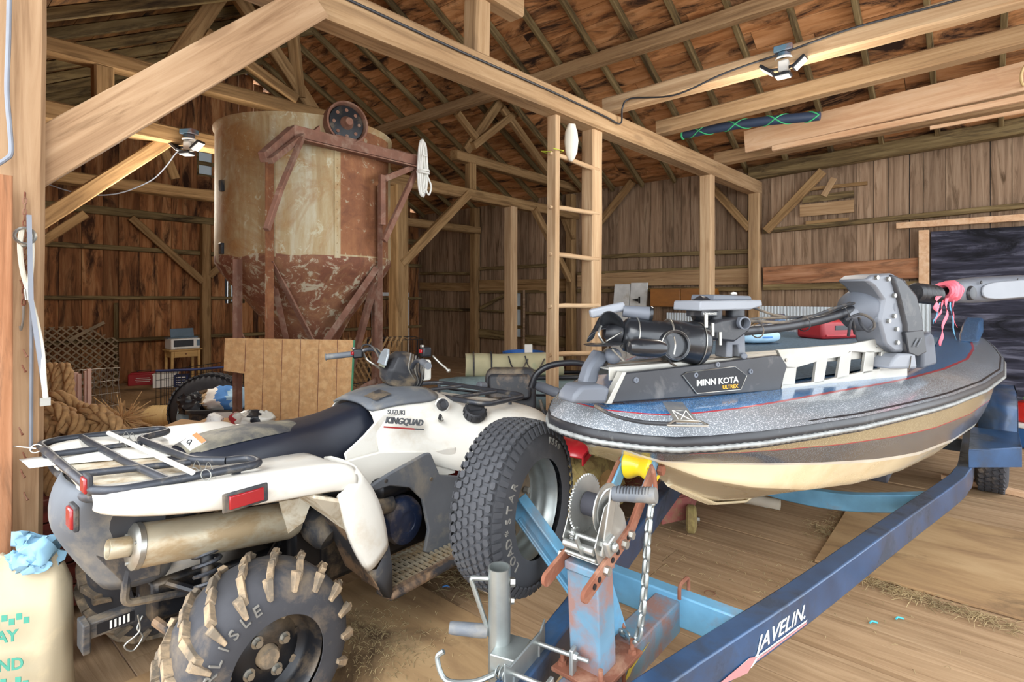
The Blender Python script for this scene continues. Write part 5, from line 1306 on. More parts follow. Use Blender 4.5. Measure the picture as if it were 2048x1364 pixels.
def blade(pts, chord):
    m = MB(); rows = []
    for i, p in enumerate(pts):
        w = chord[i]; rows.append([V(p) + w * q for q in (-.5, -.2, .2, .5)])
    m.grid(rows); o = m.build('propeller_blade', 'motor_black', lu, angle=80); s_ = o.modifiers.new('solid', 'SOLIDIFY'); s_.thickness = .007; sb_ = o.modifiers.new('sub', 'SUBSURF'); sb_.levels = sb_.render_levels = 2
h = tip - d * .01
blade([Mv(1250, 655, .10), Mv(1235, 638, .10), Mv(1215, 632, .10), Mv(1198, 642, .10), Mv(1196, 654, .10)], [V((.03, .03, -.05)), V((.06, .06, -.06)), V((.07, .08, -.05)), V((.05, .08, -.05)), V((.02, .03, -.03))])
blade([Mv(1235, 650, .14), Mv(1205, 640, .16), Mv(1188, 650, .17), Mv(1182, 668, .17), Mv(1178, 682, .17)], [V((.02, .02, .03)), V((.05, .05, .05)), V((.07, .06, .06)), V((.07, .05, .02)), V((.05, .03, .01))])
blade([Mv(1245, 683, .08), Mv(1222, 687, .06), Mv(1196, 687, .05), Mv(1170, 688, .05)], [V((.01, .05, .005)), V((.02, .09, .0)), V((.02, .09, .0)), V((.02, .07, .0))])
m = MB(); a2, b2 = Mv(1256, 694, -.04), Mv(1332, 698, -.065); d2 = (b2 - a2).normalized(); L2 = (b2 - a2).length; m.lathe([(0, 0), (.018, .003), (.026, .016), (.029, .04), (.029, L2 - .03), (.022, L2 - .008), (0, L2)], a2, d2, 24); mp(m, 'skeg_fin', 'motor_black', lu)
tdm = MB(); a2, b2 = Mv(1180, 628, .20), Mv(1248, 612, .15); tdm.bar(a2, b2, .045, .032); mp(tdm, 'transducer_block', 'light_grey_plastic', lu, bevel=.008)
tdm = MB(); a2, b2 = Mv(1246, 622, .14), Mv(1300, 628, .09); tdm.cyl(a2, b2, .020, .026, 20); mp(tdm, 'transducer', 'mid_grey', lu)
tdm = MB(); dd = (b2 - a2).normalized(); tdm.lathe([(.027, -.004), (.029, .0), (.026, .008), (0, .008)], b2, dd, 22); mp(tdm, 'transducer_face', 'motor_black', lu)
m = MB(); m.tube(spline([Mv(1202, 652, .1), Mv(1197, 668, .08), Mv(1207, 685, .08), Mv(1220, 690, .07)]), .004, 8); m.tube([Mv(1213, 682, .07), Mv(1243, 664, .1)], .0035, 8); m.tube([Mv(1224, 698, .05), Mv(1248, 722, .03)], .0035, 8); mp(m, 'wire_guard', 'bare_steel', lu)
m = MB(); m.ball(Mv(1226, 712, .09), (.03, .03, .028)); m.cyl(Mv(1226, 712, .09), Mv(1224, 698, .09), .014); mp(m, 'drain_bulb', 'mid_grey', lu)
m = MB()
for k in range(7): m.tube(spline([Mv(1188 + k * 4, 745 - k * 2, .10), Mv(1200 + k * 3, 722 - k, .12), Mv(1204 + k * 2, 705 - k * 2, .15)]), .0028, 6)
m.tube(spline([Mv(1330, 700, .0), Mv(1345, 728, .03), Mv(1390, 745, .05)]), .004, 6); mp(m, 'rope_bundle', 'dusty_black', lu)
m = MB(); m.prism([Mv(1168, 768, .06), Mv(1178, 735, .08), Mv(1200, 700, .10), Mv(1222, 712, .10), Mv(1200, 745, .08), Mv(1196, 768, .06)], (0, .05, 0)); mp(m, 'rest_pad', 'mid_grey', bevel=.01)
# shaft with its wrapped cable
m = MB(); sh_ = spline([Mv(1395, 676, .06), Mv(1470, 664, .07), Mv(1560, 655, .07), Mv(1650, 638, .07), Mv(1715, 616, .06), Mv(1780, 598, .05)]); m.tube(sh_, .0185, 16); mp(m, 'shaft', 'satin_black')
m = MB(); m.tube([p + V((0, -.006, .028 + .010 * sin(i * .5))) for i, p in enumerate(sh_[4:])], .006, 8); m.tube([p + V((0, .012, .030 + .014 * sin(i * .35))) for i, p in enumerate(sh_[5:-3])], .005, 8)
for i in (9, 15, 21): m.torus(sh_[i], sh_[i + 1] - sh_[i], .031, .0025, 16, 5)
mp(m, 'power_cable', 'dusty_black')
m = MB(); m.prism([Mv(1452, 715, .03), Mv(1455, 660, .03), Mv(1490, 662, .03), Mv(1492, 713, .03), Mv(1478, 714, .03), Mv(1476, 690, .03), Mv(1466, 690, .03), Mv(1466, 715, .03)], (0, .055, 0)); m.cyl(Mv(1488, 712, .0), Mv(1488, 712, .10), .012); mp(m, 'shaft_cradle', 'mid_grey', bevel=.004)
m = MB(); m.prism([Mv(1410, 678, .0), Mv(1410, 650, .0), Mv(1445, 640, .0), Mv(1497, 632, .0), Mv(1500, 662, .0), Mv(1470, 684, .0)], (0, .12, 0)); mp(m, 'mount_block', 'satin_black', bevel=.008)
m = MB(); c = Mv(1486, 646, -.012); m.lathe([(.022, -.02), (.024, .012), (.019, .014), (.017, .0), (.016, -.03), (0, -.03)], c, (-.25, -1, 0), 24); mp(m, 'tube_end', 'mid_grey')
for px, py in ((1425, 672), (1440, 690), (1412, 655)):
    m = MB(); m.cyl(Mv(px, py, -.012), Mv(px, py - 26, -.012), .007, n=12); mp(m, 'long_bolt', 'bare_steel')
m = MB(); m.cyl(Mv(1432, 650, .05), Mv(1432, 618, .05), .022); m.cyl(Mv(1470, 640, .06), Mv(1470, 615, .06), .035); mp(m, 'swivel_post', 'satin_black')
# steering housing
hs = bpy.data.objects.new('steering_housing', None); COL.objects.link(hs); hs.parent = mo
hd = V((.97, -.1, .18)).normalized()
m = MB(); c0 = Mv(1712, 622, .05); m.lathe([(0, -.02), (.035, -.015), (.045, .0), (.085, .03), (.094, .06), (.097, .155), (.09, .17), (0, .17)], c0 + V((0, .03, -.01)), hd, 34); mp(m, 'gear_drum', 'mid_grey', hs, angle=50)
m = MB(); m.lathe([(.028, -.045), (.032, -.02), (.036, 0), (.03, .01)], c0 + V((0, .02, -.008)), hd, 22); mp(m, 'shaft_collar', 'cast_grey', hs)
W1 = [Mv(*q, -.03) for q in ((1732, 560), (1745, 550), (1785, 546), (1812, 560), (1832, 590), (1845, 640), (1850, 700), (1836, 705), (1790, 705), (1772, 690), (1760, 640), (1768, 600), (1750, 575))]
m = MB(); m.prism(W1, (0, .13, 0)); mp(m, 'housing_plate', 'cast_grey', hs, bevel=.012)
W2 = [Mv(*q, -.045) for q in ((1785, 548), (1808, 556), (1836, 590), (1848, 640), (1853, 690), (1855, 707), (1838, 712), (1822, 712), (1812, 705), (1812, 650), (1800, 600))]
m = MB(); m.prism(W2, (0, .16, 0)); mp(m, 'housing_cover', 'satin_black', hs, bevel=.014)
m = MB(); m.prism([Mv(*q, -.05) for q in ((1812, 664), (1848, 660), (1854, 704), (1836, 713), (1818, 706))], (0, .02, 0)); mp(m, 'logo_plate', 'satin_black', hs, bevel=.004)
m = MB()
for k in range(4):
    a, b = Mv(1826 + k * 4, 694 - (k % 2) * 6, -.053), Mv(1831 + k * 4, 682 - (k % 2) * 6, -.053); m.tube([a, b], .0018, 5)
mp(m, 'logo_strokes', 'cast_grey', hs)
for px, py in ((1752, 555), (1775, 558), (1787, 591), (1787, 632), (1776, 642), (1792, 658), (1793, 685)):
    m = MB(); m.bolt(Mv(px, py, -.031), (0, -1, 0), .011, .009); mp(m, 'housing_bolt', 'bare_steel', hs)
m = MB(); m.prism([Mv(1782, 738, -.05), Mv(1788, 718, -.05), Mv(1800, 708, -.05), Mv(1832, 706, -.05), Mv(1836, 738, -.05)], (0, .14, 0)); mp(m, 'housing_foot', 'light_grey_plastic', hs, bevel=.012)
m = MB(); m.prism([Mv(1846, 738, .0), Mv(1848, 672, .0), Mv(1862, 664, .0), Mv(1870, 672, .0), Mv(1876, 728, .0)], (0, .10, 0)); mp(m, 'side_leg', 'mid_grey', hs, bevel=.012)
m = MB(); m.tube(spline([Mv(1690, 640, .0), Mv(1720, 628, -.02), Mv(1745, 640, -.05), Mv(1748, 655, -.06), Mv(1735, 662, -.05), Mv(1722, 648, -.03), Mv(1718, 636, -.01)]), .0055, 8); mp(m, 'loose_cable', 'dusty_black', hs)
m = MB(); m.tube(spline([Mv(1697, 672, .02), Mv(1700, 650, .0), Mv(1705, 640, .0), Mv(1710, 668, .02)]), .006, 8); mp(m, 'loose_cable', 'dusty_black', hs)
m = MB(); m.tube(spline([Mv(1822, 712, -.05), Mv(1820, 730, -.055), Mv(1816, 742, -.05)]), .0022, 6); mp(m, 'loose_cable', 'dusty_black', hs)
m = MB(); a, b = Mv(1828, 585, .03), Mv(1868, 590, .03); m.tube([a.lerp(b, k / 9) for k in range(10)], [.048 if k % 2 else .040 for k in range(10)], 18); mp(m, 'bellows', 'satin_black', hs)
m = MB(); m.cyl(Mv(1866, 588, .03), Mv(1930, 578, .03), .022, n=18); mp(m, 'upper_shaft', 'steel_black')
# control head: long capsule
hd_ = bpy.data.objects.new('control_head', None); COL.objects.link(hd_); hd_.parent = mo
a, b = Mv(1880, 585, .06), Mv(2075, 571, .02); d = (b - a).normalized(); up = V((0, 0, 1)); sd = d.cross(up).normalized(); up = sd.cross(d)
m = MB(); rs = []
N = 20
for i in range(15):
    t = i / 14; e = sqrt(max(0, 1 - (2 * t - 1) ** 6)) * (.94 if t < .25 else 1); e = max(e, .12)
    rs.append([a + (b - a) * t + up * (.066 * e * math.copysign(abs(sin(2 * pi * k / N)) ** .8, sin(2 * pi * k / N))) + sd * (.062 * e * math.copysign(abs(cos(2 * pi * k / N)) ** .7, cos(2 * pi * k / N))) for k in range(N)])
m.rings(rs); mp(m, 'head_shell', 'mid_grey', hd_, angle=70)
m = MB(); pl = []
for k in range(24):
    an = 2 * pi * k / 24; pl.append(a.lerp(b, .62) + d * (.33 * math.copysign(abs(cos(an)) ** .55, cos(an))) + up * (.046 * math.copysign(abs(sin(an)) ** .6, sin(an)) - .006) + sd * .0585)
m.prism(pl, sd * .010); mp(m, 'head_side', 'light_grey_plastic', hd_, bevel=.004)
m = MB(); q = a.lerp(b, .17) + sd * .045 - up * .01; m.lathe([(.034, -.02), (.036, .012), (.030, .02), (.022, .022), (0, .022)], q, sd, 26); mp(m, 'pivot_boss', 'satin_black', hd_)
for t, z in ((.62, .040), (.62, -.044), (.25, .04)):
    m = MB(); m.lathe([(.009, 0), (.008, .004), (0, .004)], a.lerp(b, t) + sd * .063 + up * z, sd, 12); mp(m, 'head_screw', 'steel_black', hd_)
# ribbon tied round the upper shaft
rb = thing('pink_ribbon_flag', 'pink flagging ribbon with blue strings knotted on the trolling motor shaft', 'ribbon', MF)
c = Mv(1900, 582, .02)
m = MB()
for k in range(8):
    an = k * .8; m.torus(c + V((.012 * (k - 4), 0, 0)), V((1, .15 * sin(an), .2 * cos(an))), .030 + .004 * (k % 3), .012, 16, 6)
m.jitter(.012, 22); m.build('knot', 'pink_ribbon', rb)
def ribbon(pts, w, name, mat):
    m = MB(); P = spline(pts, 5); m.grid([[p + V((w * .5 * cos(i * .5), .004 * sin(i), 0)), p, p - V((w * .5 * cos(i * .5), -.004 * sin(i), 0))] for i, p in enumerate(P)]); o = m.build(name, mat, rb, angle=80); s_ = o.modifiers.new('solid', 'SOLIDIFY'); s_.thickness = .0015
ribbon([Mv(1878, 592, -.02), Mv(1872, 610, -.03), Mv(1878, 628, -.03)], .05, 'streamer', 'pink_ribbon')
ribbon([Mv(1895, 596, -.03), Mv(1892, 630, -.04), Mv(1884, 665, -.04), Mv(1882, 692, -.035)], .030, 'streamer', 'pink_ribbon')
ribbon([Mv(1888, 600, -.02), Mv(1880, 625, -.03), Mv(1870, 645, -.03)], .022, 'streamer', 'pink_ribbon')
ribbon([Mv(1900, 605, -.03), Mv(1905, 640, -.03), Mv(1912, 680, -.03)], .010, 'streamer', 'blue_string')
ribbon([Mv(1908, 600, -.02), Mv(1906, 630, -.03), Mv(1914, 655, -.03)], .008, 'streamer', 'pink_ribbon')
ribbon([Mv(1880, 605, -.03), Mv(1872, 632, -.03), Mv(1866, 648, -.03)], .008, 'streamer', 'blue_string')
# fish finder on its mount
ff = thing('fish_finder', 'silver flat fish finder head tipped flat on the motor mount', 'fish finder', MF)
m = MB(); P = [Mv(1400, 622, .02), Mv(1402, 602, .02), Mv(1524, 600, .02), Mv(1526, 612, .02), Mv(1500, 620, .02)]; m.prism(P, (0, .14, .0)); m.build('housing', 'light_grey_plastic', ff, bevel=.006)
m = MB(); P = [Mv(1428, 601, .04), Mv(1430, 589, .04), Mv(1502, 592, .04), Mv(1506, 601, .04)]; m.prism(P, (0, .12, .0)); m.build('cover', 'mid_grey', ff, bevel=.005)
m = MB(); m.prism([Mv(1404, 634, .03), Mv(1404, 620, .03), Mv(1440, 622, .03), Mv(1444, 632, .03)], (0, .08, 0)); m.build('bracket', 'satin_black', ff, bevel=.003)
m = MB(); m.lathe([(.014, 0), (.012, .008), (0, .010)], Mv(1467, 589, .09), (0, 0, 1), 16); m.build('knob', 'bare_steel', ff)
m = MB(); m.lathe([(.05, -.03), (.055, 0), (.04, .025), (.02, .03)], Mv(1400, 620, .10), (-.8, .4, 0), 20); m.build('swivel_knob', 'satin_black', ff)
a, b = Mv(1407, 629, .029), Mv(1433, 629, .029); lettering('LOWRANCE', .009, .0005, 'paper', 'lettering', ff, facing(a, b - a, (0, -1, 0)), bold=.0003, sx=(b - a).length / .050)
m = MB(); m.tube(spline([Mv(1505, 615, .08), Mv(1560, 632, .09), Mv(1620, 632, .09), Mv(1690, 612, .07)]), .005, 8); m.build('cable', 'dusty_black', ff)

# ------------------------------------------------------------------ hopper-bottom feed bin
def rusty(name, metal, rust_c, pale, amt, streak=True, seed=0.0, pth=.58):
    t = NT(name); v1 = t.coord((7, 7, .9) if streak else (1.8, 1.8, 1.8), loc=None); v2 = t.coord((1.2, 1.2, 1.2)); v3 = t.coord((4, 4, 4))
    n1 = t.noise(v1, 1.2, 9, .7, .4); n2 = t.noise(v2, 1.3 + seed, 7, .65, .6); n3 = t.noise(v3, 2.2, 8, .75, .9)
    c = t.ramp(n1, [(.3, metal[0]), (.5, metal[1]), (.68, metal[2])])
    f = t.n('ShaderNodeMapRange'); f.inputs[1].default_value = .60 - amt * .35; f.inputs[2].default_value = .72 - amt * .35; t.l(n2, f.inputs[0])
    c = t.mix(f.outputs[0], c, t.ramp(n3, [(.3, rust_c[0]), (.55, rust_c[1])]))
    g = t.n('ShaderNodeMapRange'); g.inputs[1].default_value = pth; g.inputs[2].default_value = pth + .05; t.l(n3, g.inputs[0]); g.inputs[4].default_value = .8
    c = t.mix(g.outputs[0], c, pale); t.bump(n3, .25, .01)
    return t.set(c, .75, .15)
rusty('bin_shell', ('#937651', '#ab9670', '#bab29a'), ('#8c6440', '#a07a4c'), '#bcb69c', .30)
rusty('bin_hopper', ('#74503a', '#8d6244', '#a28458'), ('#653f30', '#805038'), '#b8af96', .5, False, .4, .53)
rusty('bin_panel', ('#7d5236', '#94623f', '#a4744c'), ('#6c422c', '#855536'), '#a79c82', .5)
plain('rust_iron', '#7d5746', .85, .1, var=.25, dirt='#9a8270', dirt_amt=.3, dirt_scale=9, bump=.3)
BC = V((2.60, 4.70, 0)); BR = .745
bn = thing('feed_bin', 'big rusty hopper-bottom grain bin on angle-iron legs with a pulley on top', 'bin', Frame(BARN.pt(*BC).x, BARN.pt(*BC).y, 49.4))
BF = Frame(BARN.pt(*BC).x, BARN.pt(*BC).y, 49.4)
def bp(mb, n, mat, par=bn, **k): return mb.build(n, mat, par, **k)
ZT, ZM, ZBOT = 2.93, 1.80, .80
NS = 64
m = MB(); rows = []
for z, r in ((ZM, BR), (ZM + .02, BR + .004), (2.2, BR), (2.6, BR), (ZT - .04, BR), (ZT - .02, BR + .015), (ZT, BR + .016), (ZT, BR - .01), (ZM, BR - .012)):
    rows.append([V((r * cos(2 * pi * k / NS), r * sin(2 * pi * k / NS), z)) for k in range(NS)])
m.grid(rows, True); bp(m, 'bin_wall', 'bin_shell', angle=50)
# one darker sheet on the camera's right, seams with rivets, ribs
def arc_sheet(a0, a1, z0, z1, r, name, mat):
    m = MB(); m.grid([[V((r * cos(a0 + (a1 - a0) * k / 14), r * sin(a0 + (a1 - a0) * k / 14), z)) for k in range(15)] for z in (z0, z1)]); bp(m, name, mat, angle=80)
def bang(px): # angle round the bin of a point of its front seen at pixel column px
    best = None
    for k in range(720):
        a = 2 * pi * k / 720; p = BF.m @ V((BR * cos(a), BR * sin(a), 2.2))
        if (p - V((BF.x, BF.y, 2.2))).dot(V((BF.x, BF.y, 0))) > 0: continue
        x = 1024 + F * p.x / p.y
        if best is None or abs(x - px) < best[0]: best = (abs(x - px), a)
    return best[1]
arc_sheet(bang(676), bang(676) + .85, ZM + .03, ZT - .05, BR + .004, 'side_sheet', 'bin_panel')
for px in (546, 674):
    a = bang(px); m = MB(); r = BR + .004
    c, s = cos(a), sin(a); t = V((-s, c, 0))
    m.bar(V((r * c, r * s, ZM)), V((r * c, r * s, ZT - .03)), .05, .006, up=V((c, s, 0)))
    for k in range(16): m.lathe([(.007, 0), (.005, .004), (0, .004)], V(((r + .003) * c, (r + .003) * s, ZM + .05 + k * .068)), (c, s, 0), 8)
    bp(m, 'seam', 'bin_shell')
m = MB(); rows = []
for z, r in ((ZM + .02, BR + .002), (ZM - .03, BR + .002), (ZM - .12, BR * .93), (1.3, BR * .52), (ZBOT, .13), (ZBOT - .15, .12)):
    rows.append([V((r * cos(2 * pi * k / NS), r * sin(2 * pi * k / NS), z)) for k in range(NS)])
m.grid(rows, True); m.jitter(.012, 3); bp(m, 'hopper', 'bin_hopper', angle=60)
def angle_iron(a, b, w=.055, name='leg', mat='rust_iron', out=None):
    a, b = V(a), V(b); m = MB(); x, y, d = basis(b - a, out or (0, 0, 1)); m.bar(a, b, w, .006, up=y); m.bar(a + x * w / 2 + y * w / 2, b + x * w / 2 + y * w / 2, .006, w, up=y); return bp(m, name, mat)
legs = []
for px in (486, 546, 757):
    a = bang(px if px != 757 else 752) if px != 757 else bang(752)
    r = BR + .035; legs.append((a, V((r * cos(a), r * sin(a), 0))))
a_b = legs[1][0] + pi * .80; r = BR + .03; legs.append((a_b, V((r * cos(a_b), r * sin(a_b), 0))))
for (a, p), hh, ww in zip(legs, (1.78, 2.6, 2.45, 2.45), (.045, .045, .045, .045)): angle_iron(p, p + V((0, 0, hh)), ww, 'leg', 'bin_panel' if hh > 2.5 else 'rust_iron', out=(cos(a), sin(a), 0))
l2, l3, l1, l4 = legs[1][1], legs[2][1], legs[0][1], legs[3][1]
mid = (l2 + l3) / 2 * .62; mid.z = .98
angle_iron(l2 + V((0, 0, 1.76)), mid, .05, 'leg_brace'); angle_iron(l3 + V((0, 0, 1.72)), mid, .05, 'leg_brace')
angle_iron(l3 * .96 + V((0, 0, 1.6)), l3 * .55 + V((.1, .2, .5)), .045, 'leg_brace'); angle_iron(l2 * .9 + V((0, 0, 1.55)), l2 * .45 + V((0, 0, .9)), .045, 'leg_brace')
angle_iron(l2 + V((0, 0, .35)), l3 + V((0, 0, .75)), .045, 'leg_brace'); angle_iron(l1 + V((0, 0, 1.2)), l1 * .6 + V((0, 0, .7)), .04, 'leg_brace')
# head frame with outrigger and pulley
tf = bpy.data.objects.new('head_frame', None); COL.objects.link(tf); tf.parent = bn
Bv = lambda px, py, v: BF.v(px, py, v)
def iron(pts_, w, h, mat='rust_iron'):
    m = MB()
    for a, b in zip(pts_, pts_[1:]): m.bar(a, b, w, h)
    return m.build('frame_bar', mat, tf, bevel=.004)
v0 = -.80
iron([Bv(584, 262, v0), Bv(838, 324, v0)], .06, .085); iron([Bv(590, 278, v0 - .03), Bv(838, 336, v0 - .03)], .08, .012)
iron([Bv(600, 258, v0 + .45), Bv(838, 318, v0 + .5)], .05, .06)
iron([Bv(584, 262, v0), Bv(525, 315, v0 - .28)], .05, .07); iron([Bv(605, 272, v0 - .05), Bv(540, 322, v0 - .3)], .04, .04)
iron([Bv(604, 276, v0 - .10), Bv(560, 380, v0 - .42), Bv(533, 460, v0 - .50)], .035, .035)
iron([Bv(836, 330, v0), Bv(768, 358, v0 - .05)], .04, .05); iron([Bv(764, 350, v0 - .05), Bv(764, 450, v0 - .05)], .04, .05); iron([Bv(834, 338, v0), Bv(768, 482, v0 - .08)], .035, .05)
m = MB(); m.prism([Bv(628, 262, v0 - .02), Bv(640, 250, v0 - .02), Bv(642, 270, v0 - .02)], (0, .05, 0)); m.prism([Bv(672, 280, v0 - .02), Bv(672, 268, v0 - .02), Bv(730, 283, v0 - .02), Bv(730, 296, v0 - .02)], (0, .05, 0)); m.build('bearing_bracket', 'rust_iron', tf, bevel=.003)
pc = Bv(691, 248, v0 + .03); pn = V((-.18, -1, .03)).normalized()
m = MB(); m.lathe([(.158, -.05), (.172, -.05), (.174, 0), (.172, .05), (.158, .05), (.150, .035), (.148, .0), (.12, .01), (.06, .015), (.05, .04), (.04, .06), (0, .062)], pc, pn, 48); m.build('pulley', 'rust_iron', tf, angle=50)
x, y, d = basis(pn)
m = MB(); m.lathe([(.145, .012), (.14, .022), (.05, .028), (.05, .02)], pc, pn, 40); m.build('pulley_web', 'steel_black', tf)
for k in range(8):
    an = 2 * pi * k / 8; q = pc + (x * cos(an) + y * sin(an)) * .105 + d * .022; m = MB(); m.cyl(q, q + d * .006, .014, n=12); m.build('web_hole', 'rust_iron', tf)
m = MB(); m.lathe([(0, .09), (.03, .085), (.04, .06), (.042, .03)], pc, pn, 20); m.cyl(pc - d * .3, pc + d * .05, .02); m.build('pulley_shaft', 'rust_iron', tf)
for px, py in ((447, 390), (447, 505)):
    a = bang(446); m = MB(); z = 1.5 + (590 - py) / F * 4.85; m.box((BR * cos(a), BR * sin(a), z), (.05, .05, .09), Matrix.Rotation(a, 4, 'Z')); bp(m, 'side_clip', 'steel_black', bevel=.003)
# rope hank on the outrigger
rk_ = thing('rope_hank', 'off-white coiled rope hank hanging from the outrigger of the bin', 'rope', BF)
m = MB(); cc = Bv(846, 336, v0 - .09)
for k in range(9):
    w = .035 + .006 * sin(k * 2.1); o = V((.004 * (k - 4), .012 * cos(k * 1.7), 0)); h = .20 + .02 * sin(k)
    m.tube([cc + o + V((w * cos(t) * (1 if sin(t) < .3 else .8), .01 * sin(k), h * sin(t) * 1.15)) for t in [2 * pi * i / 20 for i in range(20)]], .0095, 7, True)
m.build('coil', 'paper', rk_)
m = MB(); m.torus(cc + V((0, 0, -.03)), (0, .1, 1), .052, .010, 18, 6); m.torus(cc + V((0, 0, -.045)), (0, -.1, 1), .052, .010, 18, 6); m.tube(spline([cc + V((.0, -.05, .1)), cc + V((-.05, -.05, .09)), cc + V((-.055, -.04, -.02))]), .006, 6); m.tube(spline([cc + V((.03, -.03, -.08)), cc + V((.06, -.04, -.16)), cc + V((.035, -.04, -.24)), cc + V((.01, -.03, -.2))]), .008, 6); m.build('binding', 'paper', rk_)
# ------------------------------------------------------------------ things stored in the barn
def at(px, py, Y): return V(((px - 1024) / F * Y, Y, H - (py - YH) / F * Y))
def fl(px, py, z=0.0):
    Y = (H - z) * F / (py - YH); return at(px, py, Y)
def fr_at(p, deg=0): return Frame(p.x, p.y, deg, p.z)
def O(nm, lab, cat, p, deg=0, group=None): return thing(nm, lab, cat, fr_at(V(p), deg), group=group)
plain('osb', '#b98d5d', .8, var=.16, scale=26, dirt='#cfa878', dirt_amt=.35, dirt_scale=18)
plain('green_edge', '#3f7a58', .7); plain('cardboard', '#b08b61', .85, var=.08)
plain('case_red', '#a02a30', .45, var=.1); plain('print_white', '#e6e4de', .6, var=.04); plain('dark_plastic', '#202227', .4); plain('slate_blue', '#586d7e', .45)
plain('pine', '#c09a5e', .6, var=.12, scale=3, stretch=(1, 8, 8)); plain('wire_black', '#1c1c20', .5, .4); plain('navy_cloth', '#1f2a52', .8)
plain('manila', '#a98356', .9, var=.25, scale=40, dirt='#8a6438', dirt_amt=.25, bump=.3); plain('frayed', '#b08a5c', .95, var=.2)
plain('jug_tan', '#c6aa78', .5, var=.08, dirt='#8f7a54', dirt_amt=.25); plain('lattice_grey', '#8d7b63', .9, var=.2); plain('pink_stake', '#c39a86', .8)
plain('box_red_wood', '#6b2a1e', .8, var=.25, dirt='#3d1d14', dirt_amt=.4, stretch=(1, 6, 6)); plain('towel_blue', '#4f86c6', .9, var=.1); plain('towel_light', '#a9cbe0', .9); plain('towel_tan', '#b99d78', .9)
plain('bag_clear', '#c9c4b8', .25, coat=.5); plain('bag_yellow', '#e0bd2b', .4); plain('canvas_green', '#b0a886', .9, var=.1, dirt='#7d9a80', dirt_amt=.16, dirt_scale=5); plain('barrel_blue', '#2f63ad', .4, var=.1)
plain('kayak_grey', '#7d9092', .45, var=.15, dirt='#49565a', dirt_amt=.35); plain('mower_red', '#b5222c', .35, var=.12, dirt='#6e2a24', dirt_amt=.15, coat=.3); plain('grass_mud', '#7f6c45', .95, var=.3, dirt='#9a8a55', dirt_amt=.5, dirt_scale=22, bump=.6)
plain('deck_red', '#8a4a45', .8, var=.2, dirt='#857050', dirt_amt=.32, dirt_scale=16); plain('seat_vinyl', '#26282d', .55, var=.2, dirt='#7d6a55', dirt_amt=.3, dirt_scale=9)
plain('cabinet_wood', '#8f5a22', .45, var=.2, scale=3, stretch=(1, 1, 3)); plain('sack_cloth', '#e3dccb', .9, var=.05); plain('bag_paper', '#a99c82', .8, var=.05, dirt='#cbb793', dirt_amt=.2); plain('print_green', '#3c8471', .8); plain('rag_blue', '#7fa6bd', .9, var=.15)
plain('strap_green', '#3fae72', .6); plain('strap_navy', '#2b3a52', .6); plain('sheet_metal', '#c6cdd0', .45, .2, var=.05); plain('pvc', '#c9bda9', .5, var=.08, dirt='#a08c70', dirt_amt=.3); plain('straw', '#94805c', .95, var=.3); plain('lime_string', '#b7c23a', .7)
plain('alloy', '#b9bcc0', .35, .6); plain('gas_red', '#c8281f', .4); plain('cooler_blue', '#2d5b8f', .45); plain('lime_block', '#59b23e', .5); plain('teal_bit', '#3fb4c4', .5)

# OSB sheet leaning in front of the bin
p = at(570, 680, 4.05)
o = O('panel_sheet', 'tan pressed-board panel with a notched corner standing before the grain bin', 'board', (at(438, 676, 4.05).x, 4.05, 0), 0)
w = at(700, 678, 4.05).x - at(438, 676, 4.05).x; ht = at(438, 677, 4.05).z
LT = Matrix.Rotation(radians(-4), 4, 'X')
m = MB(); nx, nz = .155, ht - .265
m.prism([(0, 0, ht), (w, 0, ht - .015), (w - .03, 0, 0), (nx + .04, 0, 0), (nx, 0, nz), (0, 0, nz + .02)], (0, .012, 0)); m.build('sheet', 'osb', o, LT)
m = MB(); m.prism([(w, -.001, ht - .015), (w + .012, -.001, ht - .015), (w - .02, -.001, 0), (w - .03, -.001, 0)], (0, .016, 0)); m.build('painted_edge', 'green_edge', o, LT)
m = MB()
for k in range(1, 7):
    x = w * k / 7 + .02; m.box((x, -.0005, ht / 2 if x > nx + .05 else (ht + nz) / 2), (.004, .002, ht - .02 if x > nx + .05 else ht - nz - .03))
m.build('groove', 'rust', o, LT)

# side table with the printer
GW_Y = 9.0
p = fl(365, 768); tb = O('side_table', 'small light wooden table with a drawer against the end wall', 'table', p, 49.4)
S_ = p.y / 9.0
m = MB(); m.box((0, 0, .585), (.50, .36, .022)); m.build('table_top', 'pine', tb, bevel=.004)
m = MB(); m.box((0, 0, .52), (.42, .30, .11)); m.build('apron', 'pine', tb)
m = MB(); m.box((0, -.153, .52), (.34, .012, .085)); d_ = m.build('drawer', 'pine', tb, bevel=.003); m = MB(); m.ball((0, -.168, .52), .012, 10, 6); m.build('knob', 'rust', d_)
for sx in (-1, 1):
    for sy in (-1, 1):
        m = MB(); m.bar((sx * .20, sy * .14, .575), (sx * .205, sy * .145, 0), .04, .04, up=(1, 0, 0), w2=.03, h2=.03); m.build('leg', 'pine', tb)
pr = O('printer', 'grey and silver inkjet printer standing on the small table', 'printer', p + V((0, 0, .596)), 49.4)
m = MB(); m.box((0, 0, .09), (.44, .30, .18)); m.build('body', 'print_white', pr, bevel=.015)
m = MB(); m.box((-.03, -.146, .10), (.30, .02, .11)); m.build('output_bay', 'dark_plastic', pr, bevel=.006)
m = MB(); m.box((0, .06, .19), (.46, .20, .02)); m.build('lid', 'slate_blue', pr, bevel=.006)
m = MB(); m.box((0, .02, .27), (.36, .015, .15), Matrix.Rotation(radians(-14), 4, 'X')); m.build('paper_tray', 'slate_blue', pr, bevel=.008)
m = MB(); m.box((0, -.17, .03), (.32, .05, .012)); m.build('output_tray', 'print_white', pr)
m = MB(); m.box((.19, -.151, .10), (.05, .006, .10)); m.build('control_panel', 'slate_blue', pr)
